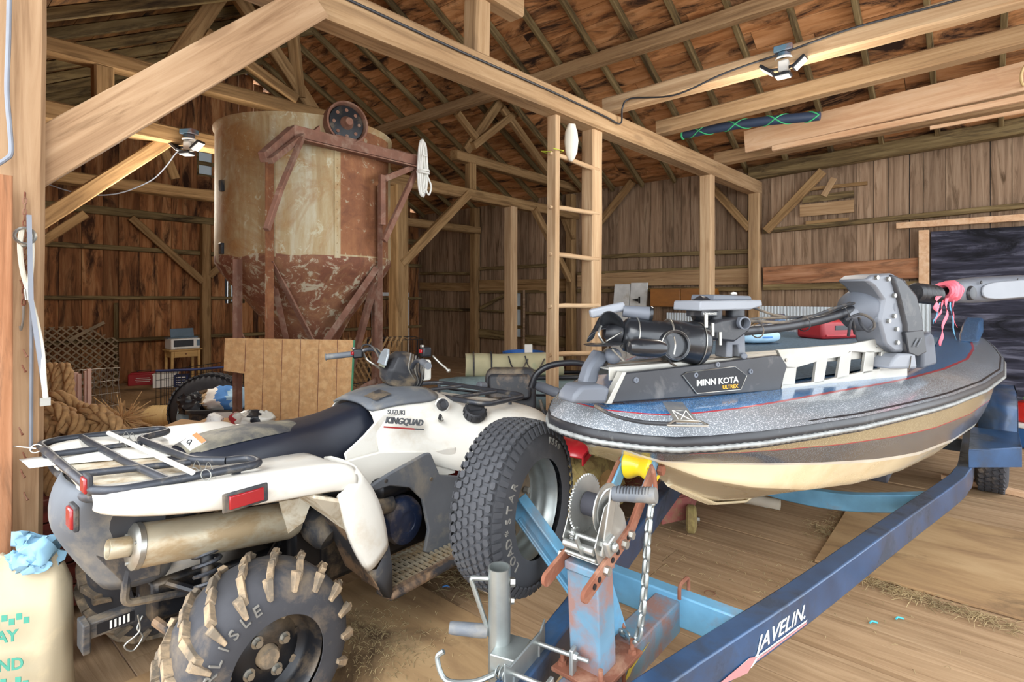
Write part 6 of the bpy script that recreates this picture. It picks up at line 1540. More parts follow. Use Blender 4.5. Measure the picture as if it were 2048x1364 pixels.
# red case and boxes on the floor
p = fl(288, 770); o = O('red_case', 'red metal case with pale lettering on the floor beside the lattice', 'case', p, 25)
m = MB(); m.box((0, 0, .10), (.42, .22, .20)); m.build('body', 'case_red', o, bevel=.02)
m = MB(); m.box((0, 0, .205), (.36, .17, .03)); m.build('lid', 'case_red', o, bevel=.01)
m = MB(); m.tube(fillet([(-.09, 0, .21), (-.09, 0, .245), (.09, 0, .245), (.09, 0, .21)], .02), .007, 8); m.build('handle', 'dark_plastic', o)
m = MB()
for k in range(3): m.box((0, -.112, .075 + .028 * k), (.22 - .03 * abs(k - 1), .003, .011))
m.build('lettering', 'print_white', o)
p = fl(332, 774); o = O('white_box', 'white box half behind the wire pen', 'box', p, 20); m = MB(); m.box((0, 0, .11), (.32, .26, .22)); m.build('carton', 'print_white', o, bevel=.01); m = MB(); m.box((0, 0, .225), (.33, .27, .02)); m.build('lid', 'print_white', o, bevel=.004)
p = fl(364, 772); o = O('striped_box', 'small navy and white striped box beside the table legs', 'box', p + V((.06, -.1, 0)), 20); m = MB(); m.box((0, 0, .11), (.20, .16, .20)); m.build('carton', 'navy_cloth', o, bevel=.01)
m = MB()
for k in range(4): m.box((0, -.082, .05 + .04 * k), (.14, .003, .014))
m.build('stripe', 'print_white', o)

def wire_panel(m, a, b, h, nx, nz, r=.0028):
    a, b = V(a), V(b); up = V((0, 0, h))
    for i in range(nx + 1): p = a.lerp(b, i / nx); m.cyl(p, p + up, r, n=5)
    for j in range(nz + 1): m.cyl(a + up * (j / nz), b + up * (j / nz), r if 0 < j < nz else r * 1.8, n=5)
p0 = fl(312, 846); pen = O('wire_pen', 'black folding wire pen with a dark blue band by the leaning tyre', 'pet pen', p0, 0)
q1, q2, q3 = V((.34, .1, 0)), V((.88, .55, 0)), V((.28, .9, 0))
for a, b, n in ((V((0, 0, 0)), q1, 8), (q1, q2, 12), (V((0, 0, 0)), q3, 14)):
    m = MB(); wire_panel(m, a, b, .60, n, 6); m.build('wire_panel', 'wire_black', pen, flat=True)
m = MB(); m.tube([V((0, 0, .61)), q1 + V((0, 0, .61)), q2 + V((0, 0, .61))], .016, 6); m.build('top_band', 'navy_cloth', pen)

# tyre leaning upright
tp = at(420, 817, 5.5); tp.z = .36
ty = O('loose_tyre', 'big dark tyre with a pale alloy wheel standing behind the black tub', 'tyre', (tp.x, tp.y, 0), 0)
ax = V((.25, -1, .06)).normalized(); c = V((0, 0, .36))
m = MB(); m.lathe(tyre_profile(.352, .21, .22, .6), c, ax, 56)
x, y, d = basis(ax)
for k in range(44):
    for off in (-.07, 0, .07):
        a = 2 * pi * (k + (.5 if off else 0)) / 44; m.bar(c + (x * cos(a - .05) + y * sin(a - .05)) * .350 + d * (off - .012), c + (x * cos(a + .04) + y * sin(a + .04)) * .350 + d * (off + .012), .05, .016, up=x * cos(a) + y * sin(a))
m.build('tire', 'tyre_blue' if 'tyre_blue' in MATS else 'clean_rubber', ty, angle=45)
m = MB(); m.lathe([(.212, .09), (.205, .10), (.19, .07), (.18, -.02)], c, ax, 44)
for k in range(5):
    a = 2 * pi * k / 5; m.bar(c + d * .045, c + (x * cos(a) + y * sin(a)) * .195 + d * .06, .075, .03, up=d)
m.lathe([(0, .07), (.04, .07), (.06, .04)], c, ax, 20); m.build('rim', 'alloy', ty)

# black tub with towels and packets
tp = at(447, 812, 5.05); zt = tp.z; tubp = V((tp.x, tp.y, 0))
tu = O('storage_tub', 'paint-spattered black plastic tub heaped with cloths in front of the tyre', 'tub', tubp, 5)
m = MB(); rs = []
def rrect(hx, hy, z, r=.06, n=5):
    P = []
    for cx, cy, a0 in ((hx - r, hy - r, 0), (-hx + r, hy - r, pi / 2), (-hx + r, -hy + r, pi), (hx - r, -hy + r, 1.5 * pi)):
        for k in range(n + 1): a = a0 + pi / 2 * k / n; P.append(V((cx + r * cos(a), cy + r * sin(a), z)))
    return P
m.rings([rrect(.21, .15, 0), rrect(.245, .18, zt - .03), rrect(.265, .20, zt - .03), rrect(.265, .20, zt), rrect(.24, .175, zt), rrect(.23, .165, zt - .06)], caps=True); m.build('tub_wall', 'dusty_black', tu, angle=50)
m = MB(); m.box((.27, 0, zt - .03), (.03, .10, .05)); m.box((-.27, 0, zt - .03), (.03, .10, .05)); m.build('handle', 'dusty_black', tu, bevel=.008)
m = MB(); m.box((.10, -.205, zt - .09), (.20, .04, .15)); m.mat(1); m.box((.14, -.227, zt - .10), (.05, .004, .06)); m.box((.04, -.227, zt - .06), (.04, .004, .05)); m.build('printed_packet', ['print_white', 'dark_plastic'], tu)
def heap(name, mat, lab, cat, p, size, sd, amp=.35, mats=None):
    m = MB(); m.ball((0, 0, size[2] * .55), size, 34, 22)
    for q in m.v:
        qn = V((q.x / size[0], q.y / size[1], q.z / size[2])); n = noise.noise_vector(qn * 1.6 + V((sd, sd * 2, 0))); n2 = noise.noise_vector(qn * 4.5 + V((sd, 0, sd)))
        q += n * amp * min(size) * .9 + n2 * amp * min(size) * .55
        if q.z < 0: q.z *= .1
    if mats:
        for i, f in enumerate(m.f):
            c = sum((m.v[j] for j in f), V()) / len(f); m.mi[i] = int((c.x / size[0] * 1.2 + c.z * 3 + 3 + .3 * noise.noise(c * 9)) * 1.6) % len(mats)
    return one(m, name, mats or mat, lab, cat, m=Matrix.Translation(p), angle=70)
heap('beach_towel', None, 'blue, white and tan towel bundled on the black tub', 'towel', tubp + V((.05, -.02, zt - .01)), (.23, .16, .12), 3, .30, ['towel_blue', 'towel_light', 'towel_blue', 'towel_tan', 'print_white'])
heap('black_bag', 'dark_plastic', 'crumpled black plastic bag at the left end of the tub', 'bag', tubp + V((-.235, -.09, zt - .04)), (.11, .09, .11), 8, .5)
heap('pale_cloth', 'towel_light', 'pale blue cloth hanging between the tub and the tyre', 'cloth', tubp + V((-.36, .02, zt - .16)), (.06, .07, .14), 5, .4)
bx = at(450, 846, 3.85); bz = bx.z
cb = O('cardboard_box', 'cardboard box carrying a plastic bag in front of the tub', 'box', (at(455, 846, 3.85).x, 3.85, 0), 3); m = MB(); m.box((.03, 0, bz / 2), (.52, .34, bz)); m.build('carton', 'cardboard', cb, bevel=.004)
m = MB(); m.box((-.30, -.02, bz - .01), (.16, .3, .006), Matrix.Rotation(.15, 4, 'Y')); m.build('flap', 'cardboard', cb)
heap('plastic_bag', None, 'clear plastic bag with a yellow packet inside, behind the saddle', 'bag', V((at(505, 850, 3.8).x, 3.80, bz)), (.15, .10, .065), 11, .4, ['bag_clear', 'bag_yellow', 'bag_clear', 'case_red', 'bag_clear', 'dark_plastic'])
heap('paper_packet', 'print_white', 'small white crumpled packet left of the plastic bag', 'packet', V((at(432, 855, 3.8).x, 3.78, bz)), (.05, .05, .05), 14, .3)
# jug lying on the floor
p = fl(316, 858); j = O('plastic_jug', 'tan plastic jug lying on its side at the frayed rope end', 'jug', p + V((0, .1, 0)), 4)
m = MB(); m.lathe([(0, -.2), (.10, -.2), (.122, -.175), (.122, -.05), (.118, -.04), (.122, -.03), (.122, .13), (.10, .18), (.045, .205), (.04, .24), (0, .24)], (0, 0, .123), (-1, 0, 0), 28); m.build('body', 'jug_tan', j)
m = MB()
for k in range(9): m.torus((.10 - .028 * k, 0, .123), (1, 0, 0), .1215, .003, 28, 5)
m.build('ribs', 'jug_tan', j)
# the red stake-sided cart under the rope
RP = BARN.pt(.95, 3.75, 0)
ct = O('stake_cart', 'dark red wooden cart bed with pinkish stakes beneath the heap of rope', 'cart', RP, 49.4)
m = MB()
for k in range(5): m.box((.0, -.52, .10 + .105 * k), (1.15, .03, .098)); m.box((-.56, 0, .10 + .105 * k), (.03, 1.05, .098))
m.build('side_boards', 'box_red_wood', ct, bevel=.004); m = MB(); m.box((0, 0, .50), (1.15, 1.05, .03)); m.build('cart_floor', 'box_red_wood', ct)
m = MB(); m.cyl((-.7, -.6, .33), (.3, -.58, .33), .014); m.build('axle_rod', 'rust_iron', ct)
for k, (px, py) in enumerate(((152, 745), (178, 738), (77, 748), (126, 752), (158, 748), (172, 742))):
    q = ct.matrix_basis.inverted() @ at(px, py, 3.75); m = MB(); m.box((q.x, q.y, (q.z + .5) / 2), (.022, .03, q.z - .5)); m.build('stake', 'pink_stake', ct)
m = MB(); a, b = ct.matrix_basis.inverted() @ at(75, 745, 3.8), ct.matrix_basis.inverted() @ at(240, 735, 4.3)
for k in range(26): p = a.lerp(b, k / 25); m.tube([V((p.x, p.y, .55)), V((p.x + .02 * (-1) ** k, p.y, .7)), V((p.x, p.y, p.z))], .0016, 4)
for k in range(5): m.tube([V((a.x, a.y, .55 + (a.z - .55) * k / 4)), V((b.x, b.y, .55 + (b.z - .55) * k / 4))], .0016, 4)
m.build('wire_mesh', 'bare_steel', ct)
# heap of heavy laid rope
def laid(m, pts, R, lay=.21):
    """three strands twisted together along the points"""
    P = spline(pts, 7); s = 0; fr = []
    x = None
    for i in range(len(P)):
        d = (P[min(i + 1, len(P) - 1)] - P[max(i - 1, 0)]).normalized()
        if x is None: x, y, _ = basis(d)
        else: x = (x - d * x.dot(d)).normalized(); y = d.cross(x)
        if i: s += (P[i] - P[i - 1]).length
        fr.append((P[i], x.copy(), y.copy(), s))
    for k in range(3):
        m.tube([p + (x * cos(s / lay * 2 * pi + k * 2.094) + y * sin(s / lay * 2 * pi + k * 2.094)) * R * .52 for p, x, y, s in fr], R * .56, 6)
rp = thing('manila_rope', 'heap of thick brown laid rope lying on the red cart', 'rope', Frame(RP.x, RP.y, 49.4))
RI = rp.matrix_basis.inverted()
def R_(px, py, Y): return RI @ at(px, py, Y)
m = MB(); rr = .032
random.seed(5)
for k in range(9):
    y0 = 788 + k * 11; Yd = 3.45 - .05 * k
    pts = [R_(40 + random.uniform(-20, 20), y0 + random.uniform(-6, 10), Yd)]
    for t in range(1, 7):
        px = 40 + 36 * t; pts.append(R_(px + random.uniform(-8, 8), y0 + 3.5 * t + (t * t) * (1.1 - .12 * k) + random.uniform(-9, 9), Yd + random.uniform(-.05, .05)))
    laid(m, pts, rr * random.uniform(.85, 1.1))
for k in range(7):
    cx, cy = 70 + 24 * k + random.uniform(-8, 8), 862 + random.uniform(-8, 10); Yd = 3.0 + random.uniform(-.05, .08); rx, ry = random.uniform(26, 40), random.uniform(26, 44); an = random.uniform(-.5, .5)
    laid(m, [R_(cx + rx * cos(t + an), cy - ry * sin(t), Yd + .03 * t) for t in [i * pi * 1.25 / 7 - .3 for i in range(8)]], rr)
for px in (103, 127): laid(m, [R_(px - 12, 800, 3.55), R_(px - 8, 750, 3.6), R_(px, 732, 3.62), R_(px + 10, 748, 3.6), R_(px + 12, 800, 3.55)], rr * .95)
laid(m, [R_(100, 930, 2.75), R_(100, 975, 2.72), R_(112, 1005, 2.72), R_(135, 1015, 2.75), R_(150, 990, 2.85)], rr * .85)
m.build('rope_coils', 'manila', rp, angle=80)
m = MB(); c0 = R_(245, 838, 3.35)
for k in range(150):
    a = random.uniform(0, 6.3); b = random.uniform(-.9, .9); d = V((cos(a) * cos(b), sin(a) * cos(b), sin(b))); L = random.uniform(.07, .16); s_ = V((random.uniform(-1, 1), random.uniform(-1, 1), random.uniform(-1, 1))) * .06
    m.tube(spline([c0 + d * .02, c0 + d * L * .6 + s_ * .5, c0 + d * L + s_], 3), .0026, 4)
laid(m, [R_(200, 822, 3.4), R_(222, 830, 3.38), c0], rr)
m.build('frayed_end', 'frayed', rp)
# lattice against the end wall
LY = 8.85
la = O('garden_lattice', 'grey wooden garden lattice leaning against the end wall', 'lattice', BARN.pt(1.25, 10.8, 0), 49.4)
m = MB(); Wl, Hl = 1.42, 1.02
import itertools
for dirn in (1, -1):
    for k in range(-12, 20):
        x0 = k * .115; pts = []
        # clip slanted slats to the panel rectangle with a broken, sloping top
        a = V((x0, 0, 0)); n = 60; seg = []
        for i in range(n + 1):
            z = 1.05 * i / n; x = x0 + dirn * z * 1.05 + (0 if dirn > 0 else 0)
            lim = Hl if x < .95 else Hl - (x - .95) * .55
            if 0 <= x <= Wl and z <= lim: seg.append(V((x, 0, z)))
        if len(seg) > 3: m.bar(seg[0] + V((0, .008 * dirn, 0)), seg[-1] + V((0, .008 * dirn, 0)), .034, .010, up=(0, 1, 0)) if 0 else m.prism([seg[0] + V((-.017, .008 * dirn, 0)), seg[0] + V((.017, .008 * dirn, 0)), seg[-1] + V((.017, .008 * dirn, 0)), seg[-1] + V((-.017, .008 * dirn, 0))], (0, .009, 0))
m.build('slats', 'lattice_grey', la, Matrix.Rotation(radians(-7), 4, 'X'), flat=True)
m = MB(); m.bar((.78, -.02, .80), (1.24, -.02, 1.06), .012, .05, up=(0, 0, 1)); m.build('loose_rail', 'lattice_grey', la, Matrix.Rotation(radians(-7), 4, 'X'))
# wire crates beside the bin
def crate(nm_lab, p, deg, w, d, h):
    o = O('wire_crate', nm_lab, 'crate', p, deg, None)
    for a, b, n in (((0, 0, 0), (w, 0, 0), 10), ((w, 0, 0), (w, d, 0), 8), ((0, d, 0), (w, d, 0), 10), ((0, 0, 0), (0, d, 0), 8)):
        m = MB(); wire_panel(m, a, b, h, n, 5, .003); m.build('crate_side', 'wire_black', o, flat=True)
    m = MB(); m.box((w / 2, d / 2, .012), (w, d, .02)); m.build('crate_tray', 'dark_plastic', o)
    m = MB()
    for k in range(11): m.cyl((w * k / 10, 0, h), (w * k / 10, d, h), .003, n=5)
    m.build('crate_top', 'wire_black', o, flat=True)
p = V((at(735, 700, 4.95).x, 4.95, 0)); crate('black wire crate behind the handlebar, under the bin frame', V((at(702, 700, 5.0).x, 5.0, 0)), 30, .55, .45, .62)
crate('black wire crate in the shadow beside the mossy post', V((at(742, 690, 6.6).x, 6.6, 0)), 20, .62, .5, .95)
lx = BARN.pt(4.3, 7.0, 0); l2_ = O('garden_lattice', 'small brown lattice scrap behind the bin legs', 'lattice', V((at(690, 640, 6.4).x, 6.4, 0)), 20)
m = MB()
for k in range(-4, 7):
    for s in (1, -1): m.bar((.06 * k + .06 - s * .02, .01 * s, .45), (.06 * k + .06 + s * .25, .01 * s, 1.0), .022, .01, up=(0, 1, 0))
m.build('slats', 'deep_wood', l2_, flat=True)
# narrow white door frame at the dark corner
dr = MB(); q0 = BARN.v(806, 585, G_B - .08); q1 = BARN.v(818, 585, G_B - .08)
for u0, u1, z0, z1 in ((q0.x - .9, q0.x - .82, 0, q0.z), (q0.x, q1.x, 0, q0.z), (q0.x - .9, q1.x, q0.z - .08, q0.z)): dr.box(((u0 + u1) / 2, G_B - .06, (z0 + z1) / 2), (u1 - u0, .06, z1 - z0))
do = struct(dr, 'door_2', 'white_paint', m=BM, flat=True)
# blue barrel, box on it, canvas bundle, kayak
p = V((at(1047, 705, 7.5).x, 7.5, 0)); zt2 = at(1047, 703, 7.5).z
br = O('plastic_barrel', 'open blue plastic barrel behind the ladder', 'barrel', p, 0)
m = MB(); m.lathe([(0, 0), (.26, 0), (.285, .03), (.29, zt2 * .3), (.285, zt2 * .33), (.29, zt2 * .36), (.29, zt2 * .8), (.275, zt2 - .06), (.285, zt2 - .05), (.285, zt2), (.265, zt2), (.26, zt2 - .3), (0, zt2 - .3)], (0, 0, 0), (0, 0, 1), 40); m.build('barrel_wall', 'barrel_blue', br, angle=50)
m = MB(); m.box((.06, -.24, .06), (.10, .09, .12)); o = m.build('white_carton', 'print_white', None, Matrix.Translation(p + V((0, 0, zt2)))); tag(o, 'tiny white carton on the rim of the blue barrel', 'box')
KA = V((at(905, 742, 5.0).x, 5.0, 0))
bxk = O('cardboard_box', 'low cardboard box under the kayak, right of the handlebar', 'box', V((at(890, 780, 4.9).x, 5.0, 0)), 12); m = MB(); m.box((.1, 0, .215), (.55, .4, .43)); m.build('carton', 'cardboard', bxk, bevel=.004); m = MB(); m.box((.1, -.202, .36), (.05, .004, .14)); m.build('tape', 'navy_cloth', bxk)
kz = .47
ky = O('kayak', 'grey-green kayak resting on cardboard boxes beside the ladder', 'kayak', V((at(878, 735, 5.1).x, 5.1, 0)), 8)
m = MB(); rs = []
for i in range(15):
    t = i / 14; hw = .30 * sin(pi * min(1, .06 + t * .94)) ** .7; hh = .07 + .07 * sin(pi * t) ** .5; zc = kz + .12 + .06 * (2 * t - 1) ** 2
    rs.append([V((2.3 * t, hw * cos(a), zc + (hh if sin(a) > 0 else hh * 1.4) * sin(a))) for a in [2 * pi * k / 16 for k in range(16)]])
m.rings(rs); m.build('kayak_hull', 'kayak_grey', ky, angle=60)
m = MB(); m.tube([V((1.15 + .55 * cos(a), .17 * sin(a), kz + .265)) for a in [2 * pi * k / 28 for k in range(28)]], .018, 8, True); m.build('cockpit_rim', 'dark_plastic', ky)
m = MB(); m.tube([V((2.3 * t, -.30 * sin(pi * min(1, .06 + t * .94)) ** .7 - .004, kz + .13 + .06 * (2 * t - 1) ** 2)) for t in [k / 20 for k in range(21)]], .010, 6); m.build('seam_strip', 'dark_plastic', ky)
bxk2 = O('cardboard_box', 'cardboard box under the far end of the kayak', 'box', V((at(1000, 780, 5.5).x + .5, 5.45, 0)), 12); m = MB(); m.box((0, 0, .215), (.4, .4, .43)); m.build('carton', 'cardboard', bxk2, bevel=.004)
o = O('red_tarp', 'folded red cloth wedged between the box and the kayak', 'cloth', V((at(885, 768, 4.75).x, 4.75, 0)), 15); m = MB(); m.box((0, 0, .29), (.36, .1, .56)); m.jitter(.03, 5); m.build('folds', 'case_red', o, bevel=.02)
cv = O('canvas_bundle', 'tan and green camouflage canvas bundle strapped on the kayak', 'bundle', V((at(1028, 735, 5.25).x, 5.30, kz + .24)), 5)
cw = at(1126, 735, 5.2).x - at(930, 735, 5.2).x
m = MB(); rs = []
for i in range(13):
    t = i / 12; r = [V((cw * (t - .5), .13 * cos(a) ** 1 * 1.0, .115 + .115 * math.copysign(abs(sin(a)) ** .7, sin(a)))) for a in [2 * pi * k / 16 for k in range(16)]]
    rs.append([q + noise.noise_vector(q * 5) * .014 for q in r])
m.rings(rs); m.build('canvas', 'canvas_green', cv, angle=70)
for t in (-.42, -.24): m = MB(); m.tube([V((cw * t, .14 * cos(a), .117 + .124 * math.copysign(abs(sin(a)) ** .7, sin(a)))) for a in [2 * pi * k / 20 for k in range(20)]], .008, 5, True); m.build('strap', 'dusty_black', cv)
for t in (0, .17): m = MB(); m.tube(spline([V((cw * t - .06, -.09, .21)), V((cw * t - .03, -.17, .12)), V((cw * t + .05, -.17, .09)), V((cw * t + .12, -.14, .19))]), .007, 5); m.build('strap', 'dusty_black', cv)

# ------------------------------------------------------------------ red mower behind the spare wheel
wp_ = fl(1185, 1082); MW = Frame(wp_.x - .02, wp_.y + .05, 55)
mw = thing('riding_mower', 'red riding mower with a worn black seat and grass-caked wheels behind the spare tyre', 'mower', MW)
def wm(mb, n, mat, par=mw, **k): return mb.build(n, mat, par, **k)
def mower_wheel(c, R, w, s, nm='wheel'):
    wv = bpy.data.objects.new(nm, None); COL.objects.link(wv); wv.parent = mw
    ax = V((0, s, 0)); x, y, d = basis(ax); m = MB(); m.lathe(tyre_profile(R - .015, R * .52, w, .7), c, ax, 40)
    for k in range(14):
        for sd in (-1, 1):
            a = 2 * pi * (k + (.5 if sd > 0 else 0)) / 14; m.bar(V(c) + (x * cos(a) + y * sin(a)) * (R - .008) + d * .0, V(c) + (x * cos(a + .28) + y * sin(a + .28)) * (R - .02) + d * sd * w * .46, .055, .022, up=x * cos(a) + y * sin(a))
    m.jitter(.008, 20); m.build('tire', 'grass_mud', wv, angle=50)
    m = MB(); m.lathe([(R * .56, w * .40), (R * .58, w * .44), (R * .53, w * .36), (R * .48, .02), (R * .2, .03), (0, .05)], c, ax, 36); m.build('rim', 'jug_tan', wv)
mower_wheel(V((0, 0, .29)), .29, .24, -1); mower_wheel(V((0, 1.0, .29)), .29, .24, 1); mower_wheel(V((1.25, .15, .17)), .17, .14, -1, 'front_wheel'); mower_wheel(V((1.25, .85, .17)), .17, .14, 1, 'front_wheel')
m = MB(); m.grid([[V((u, v, z)) for v in (-.14, -.02, .12, .24)] for u, z in ((-.33, .595), (-.24, .63), (-.12, .648), (0, .652), (.14, .64), (.26, .60), (.36, .53), (.42, .44))]); o = wm(m, 'wheel_guard', 'mower_red', angle=60); s_ = o.modifiers.new('solid', 'SOLIDIFY'); s_.thickness = .012
m = MB(); m.prism([(-.33, -.14, .595), (-.24, -.14, .63), (-.12, -.14, .648), (0, -.14, .652), (.14, -.14, .64), (.26, -.14, .60), (.36, -.14, .53), (.42, -.14, .44), (.40, -.14, .42), (.33, -.14, .50), (.24, -.14, .56), (.12, -.14, .60), (0, -.14, .61), (-.12, -.14, .605), (-.24, -.14, .585), (-.33, -.14, .55)], (0, .01, 0)); wm(m, 'guard_lip', 'mower_red')
m = MB(); m.box((.1, .5, .42), (1.1, .5, .22)); m.box((-.42, .5, .45), (.3, .7, .3)); wm(m, 'chassis', 'mower_red', bevel=.04)
m = MB(); m.box((1.0, .5, .30), (.9, .12, .08)); m.box((1.2, .5, .25), (.08, .8, .06)); wm(m, 'front_frame', 'mower_red', bevel=.01)
m = MB(); m.prism([V((.30, -.36, .22)), V((.50, -.48, .22)), V((.95, -.40, .21)), V((1.05, .2, .21)), V((1.0, 1.0, .21)), (.35, 1.0, .22)], (0, 0, -.02)); m.prism([V((.30, -.36, .22)), V((.50, -.48, .22)), V((.50, -.48, .06)), V((.30, -.36, .06))], (.01, .01, 0)); m.prism([V((.50, -.48, .22)), V((.95, -.40, .21)), V((.95, -.40, .06)), V((.50, -.48, .06))], (0, .012, 0)); m.prism([V((.95, -.40, .21)), V((1.05, .2, .21)), V((1.05, .2, .06)), V((.95, -.40, .06))], (-.012, 0, 0)); wm(m, 'cutting_deck', 'deck_red', bevel=.006)
m = MB()
random.seed(9)
for k in range(240):
    p = V((random.uniform(.34, .98), random.uniform(-.36, .2), .222)); a = random.uniform(0, 6.3); L = random.uniform(.02, .06); m.tube([p, p + V((cos(a) * L, sin(a) * L, random.uniform(.0, .02)))], .0016, 3)
wm(m, 'grass_clippings', 'grass_mud'); mw.children[-1]['kind'] = 'stuff'
for c in (V((.42, -.44, .085)),):
    wv = MB(); wv.lathe([(0, .03), (.03, .035), (.07, .03), (.086, .018), (.086, -.018), (.07, -.03), (0, -.03)], c + V((.02, -.06, 0)), (.3, -1, 0), 26); wm(wv, 'deck_wheel', 'grass_mud')
    m = MB(); m.bolt(c + V((.03, -.09, 0)), (.3, -1, 0), .018, .02); wm(m, 'wheel_bolt', 'bare_steel'); m = MB(); m.bar(c + V((.02, .0, .02)), c + V((.05, .08, .12)), .05, .02); wm(m, 'wheel_bracket', 'deck_red')
MI = MW.inv
sc_ = MI @ at(1022, 835, 3.75)
seat = bpy.data.objects.new('operator_seat', None); COL.objects.link(seat); seat.parent = mw
E1 = MI.to_3x3() @ V((1, 0, 0)); E2 = MI.to_3x3() @ V((0, 1, 0))
def SQ(px, py, Y): return MI @ at(px, py, Y)
def pad(px0, px1, py0, py1, Y, dy, r, nm, mat, lean=.06):
    P = []
    for cx, cy, a0 in ((px1 - r, py0 + r, -pi / 2), (px1 - r, py1 - r, 0), (px0 + r, py1 - r, pi / 2), (px0 + r, py0 + r, pi)):
        for k in range(6): a = a0 + pi / 2 * k / 5; x_, y_ = cx + r * cos(a), cy + r * sin(a); P.append(SQ(x_, y_, Y + lean * (py1 - y_) / (py1 - py0)))
    m = MB(); m.prism(P, E2 * dy); return m.build(nm, mat, seat, bevel=.02, seg=3)
pad(970, 1072, 738, 832, 3.62, .12, 18, 'seat_shell', 'dusty_black'); pad(976, 1062, 748, 800, 3.60, .05, 10, 'backrest', 'seat_vinyl')
m = MB(); m.box(SQ(1024, 862, 3.85), (.46, .46, .12)); m.build('cushion', 'seat_vinyl', seat, bevel=.05, seg=3)
for a, b, r in ((SQ(956, 772, 3.55), SQ(970, 772, 3.60), .028), (SQ(1072, 770, 3.55), SQ(1120, 788, 3.35), .032)):
    m = MB(); m.tube([a, a.lerp(b, .15), b.lerp(a, .1), b], [r * .7, r, r, r * .6], 14); m.build('armrest', 'mid_grey', seat)
m = MB()
for px, py in ((985, 806), (1052, 812)): m.bolt(SQ(px, py, 3.61), MI.to_3x3() @ V((0, -1, 0)), .010, .008)
m.build('seat_bolt', 'bare_steel', seat)
m = MB(); m.tube(spline([SQ(1062, 775, 3.5), SQ(1072, 750, 3.5), SQ(1095, 733, 3.5), SQ(1130, 726, 3.5), SQ(1165, 728, 3.5), SQ(1190, 745, 3.5)]), .020, 12); wm(m, 'steering_lever', 'dark_plastic')
m = MB(); m.tube(spline([SQ(1080, 800, 3.4), SQ(1090, 830, 3.35), SQ(1110, 855, 3.3), SQ(1130, 862, 3.3)]), .010, 8); m.tube(spline([SQ(1085, 825, 3.5), SQ(1105, 832, 3.45), SQ(1150, 822, 3.4)]), .025, 10); wm(m, 'hose', 'dusty_black')

# ------------------------------------------------------------------ along the board wall
def wall_q(px, py, off=.12): return BARN.u(px, py, E_A - off)
def wall_box(x0, x1, y0, y1, d, off): 
    a, b = wall_q(x0, (y0 + y1) / 2, off), wall_q(x1, (y0 + y1) / 2, off); z1, z0 = wall_q((x0 + x1) / 2, y0, off).z, wall_q((x0 + x1) / 2, y1, off).z
    return V((E_A - off + d / 2, (a.y + b.y) / 2, (z0 + z1) / 2)), V((d, abs(a.y - b.y), z1 - z0))
wc_ = thing('wall_cabinet', 'honey-brown two-door kitchen cabinet hung on the board wall', 'cabinet', BARN)
c, s = wall_box(1300, 1426, 577, 614, .26, .34)
m = MB(); m.box(c + V((.02, 0, 0)), (s.x, s.y, s.z)); m.build('carcass', 'cabinet_wood', wc_)
for k in (-1, 1):
    m = MB(); m.box((c.x - .125, c.y + k * s.y * .25, c.z), (.02, s.y * .49, s.z * .96)); d_ = m.build('door', 'cabinet_wood', wc_, bevel=.005)
    m = MB(); m.ball((c.x - .15, c.y + k * .05, c.z - s.z * .34), .014, 10, 8); m.build('knob', 'print_white', d_)
for k, (x0, x1, y0, lab) in enumerate(((1216, 1247, 568, 'left of two white painted panel doors leaning on the board wall'), (1249, 1282, 565, 'right of two white painted panel doors, with a black hinge, leaning on the board wall'))):
    c, s = wall_box(x0, x1, y0, 700, .04, .42); o = thing('panel_door', lab, 'door', BARN)
    m = MB(); m.prism([(c.x, c.y - s.y / 2, .0), (c.x, c.y + s.y / 2, .0), (c.x + .22, c.y + s.y / 2, c.z + s.z / 2), (c.x + .22, c.y - s.y / 2, c.z + s.z / 2)], (.04, 0, 0)); m.build('leaf', 'white_paint', o)
    if k:
        q = wall_q(1275, 600, .26); m = MB(); m.prism([q + V((-.01, .12, 0)), q + V((-.01, -.02, .03)), q + V((-.01, -.02, -.03))], (-.008, 0, 0)); m.box(q + V((-.01, -.04, 0)), (.01, .03, .12)); m.build('strap_hinge', 'wire_black', o)
def ribbed(nm, lab, x0, x1, y0, off):
    a, b = wall_q(x0, y0, off), wall_q(x1, y0, off); m = MB(); n = max(4, int(abs(a.y - b.y) / .045)); zt_ = a.z
    P = []
    for k in range(n * 4 + 1):
        y = a.y + (b.y - a.y) * k / (n * 4); P.append((E_A - off - (.014 if k % 4 in (0, 1) else 0), y))
    m.grid([[V((x, y, .02)) for x, y in P], [V((x, y, zt_)) for x, y in P]]); o = one(m, nm, 'sheet_metal', lab, 'sheet', m=BM, flat=True); s_ = o.modifiers.new('solid', 'SOLIDIFY'); s_.thickness = .003
ribbed('ribbed_sheet', 'narrow ribbed white sheet standing under the wall cabinet', 1334, 1392, 625, .15); ribbed('ribbed_sheet', 'long ribbed white sheet standing along the wall behind the boat', 1512, 1700, 612, .15); ribbed('ribbed_sheet', 'ribbed white sheet beside the dark door panel', 1702, 1862, 600, .17)
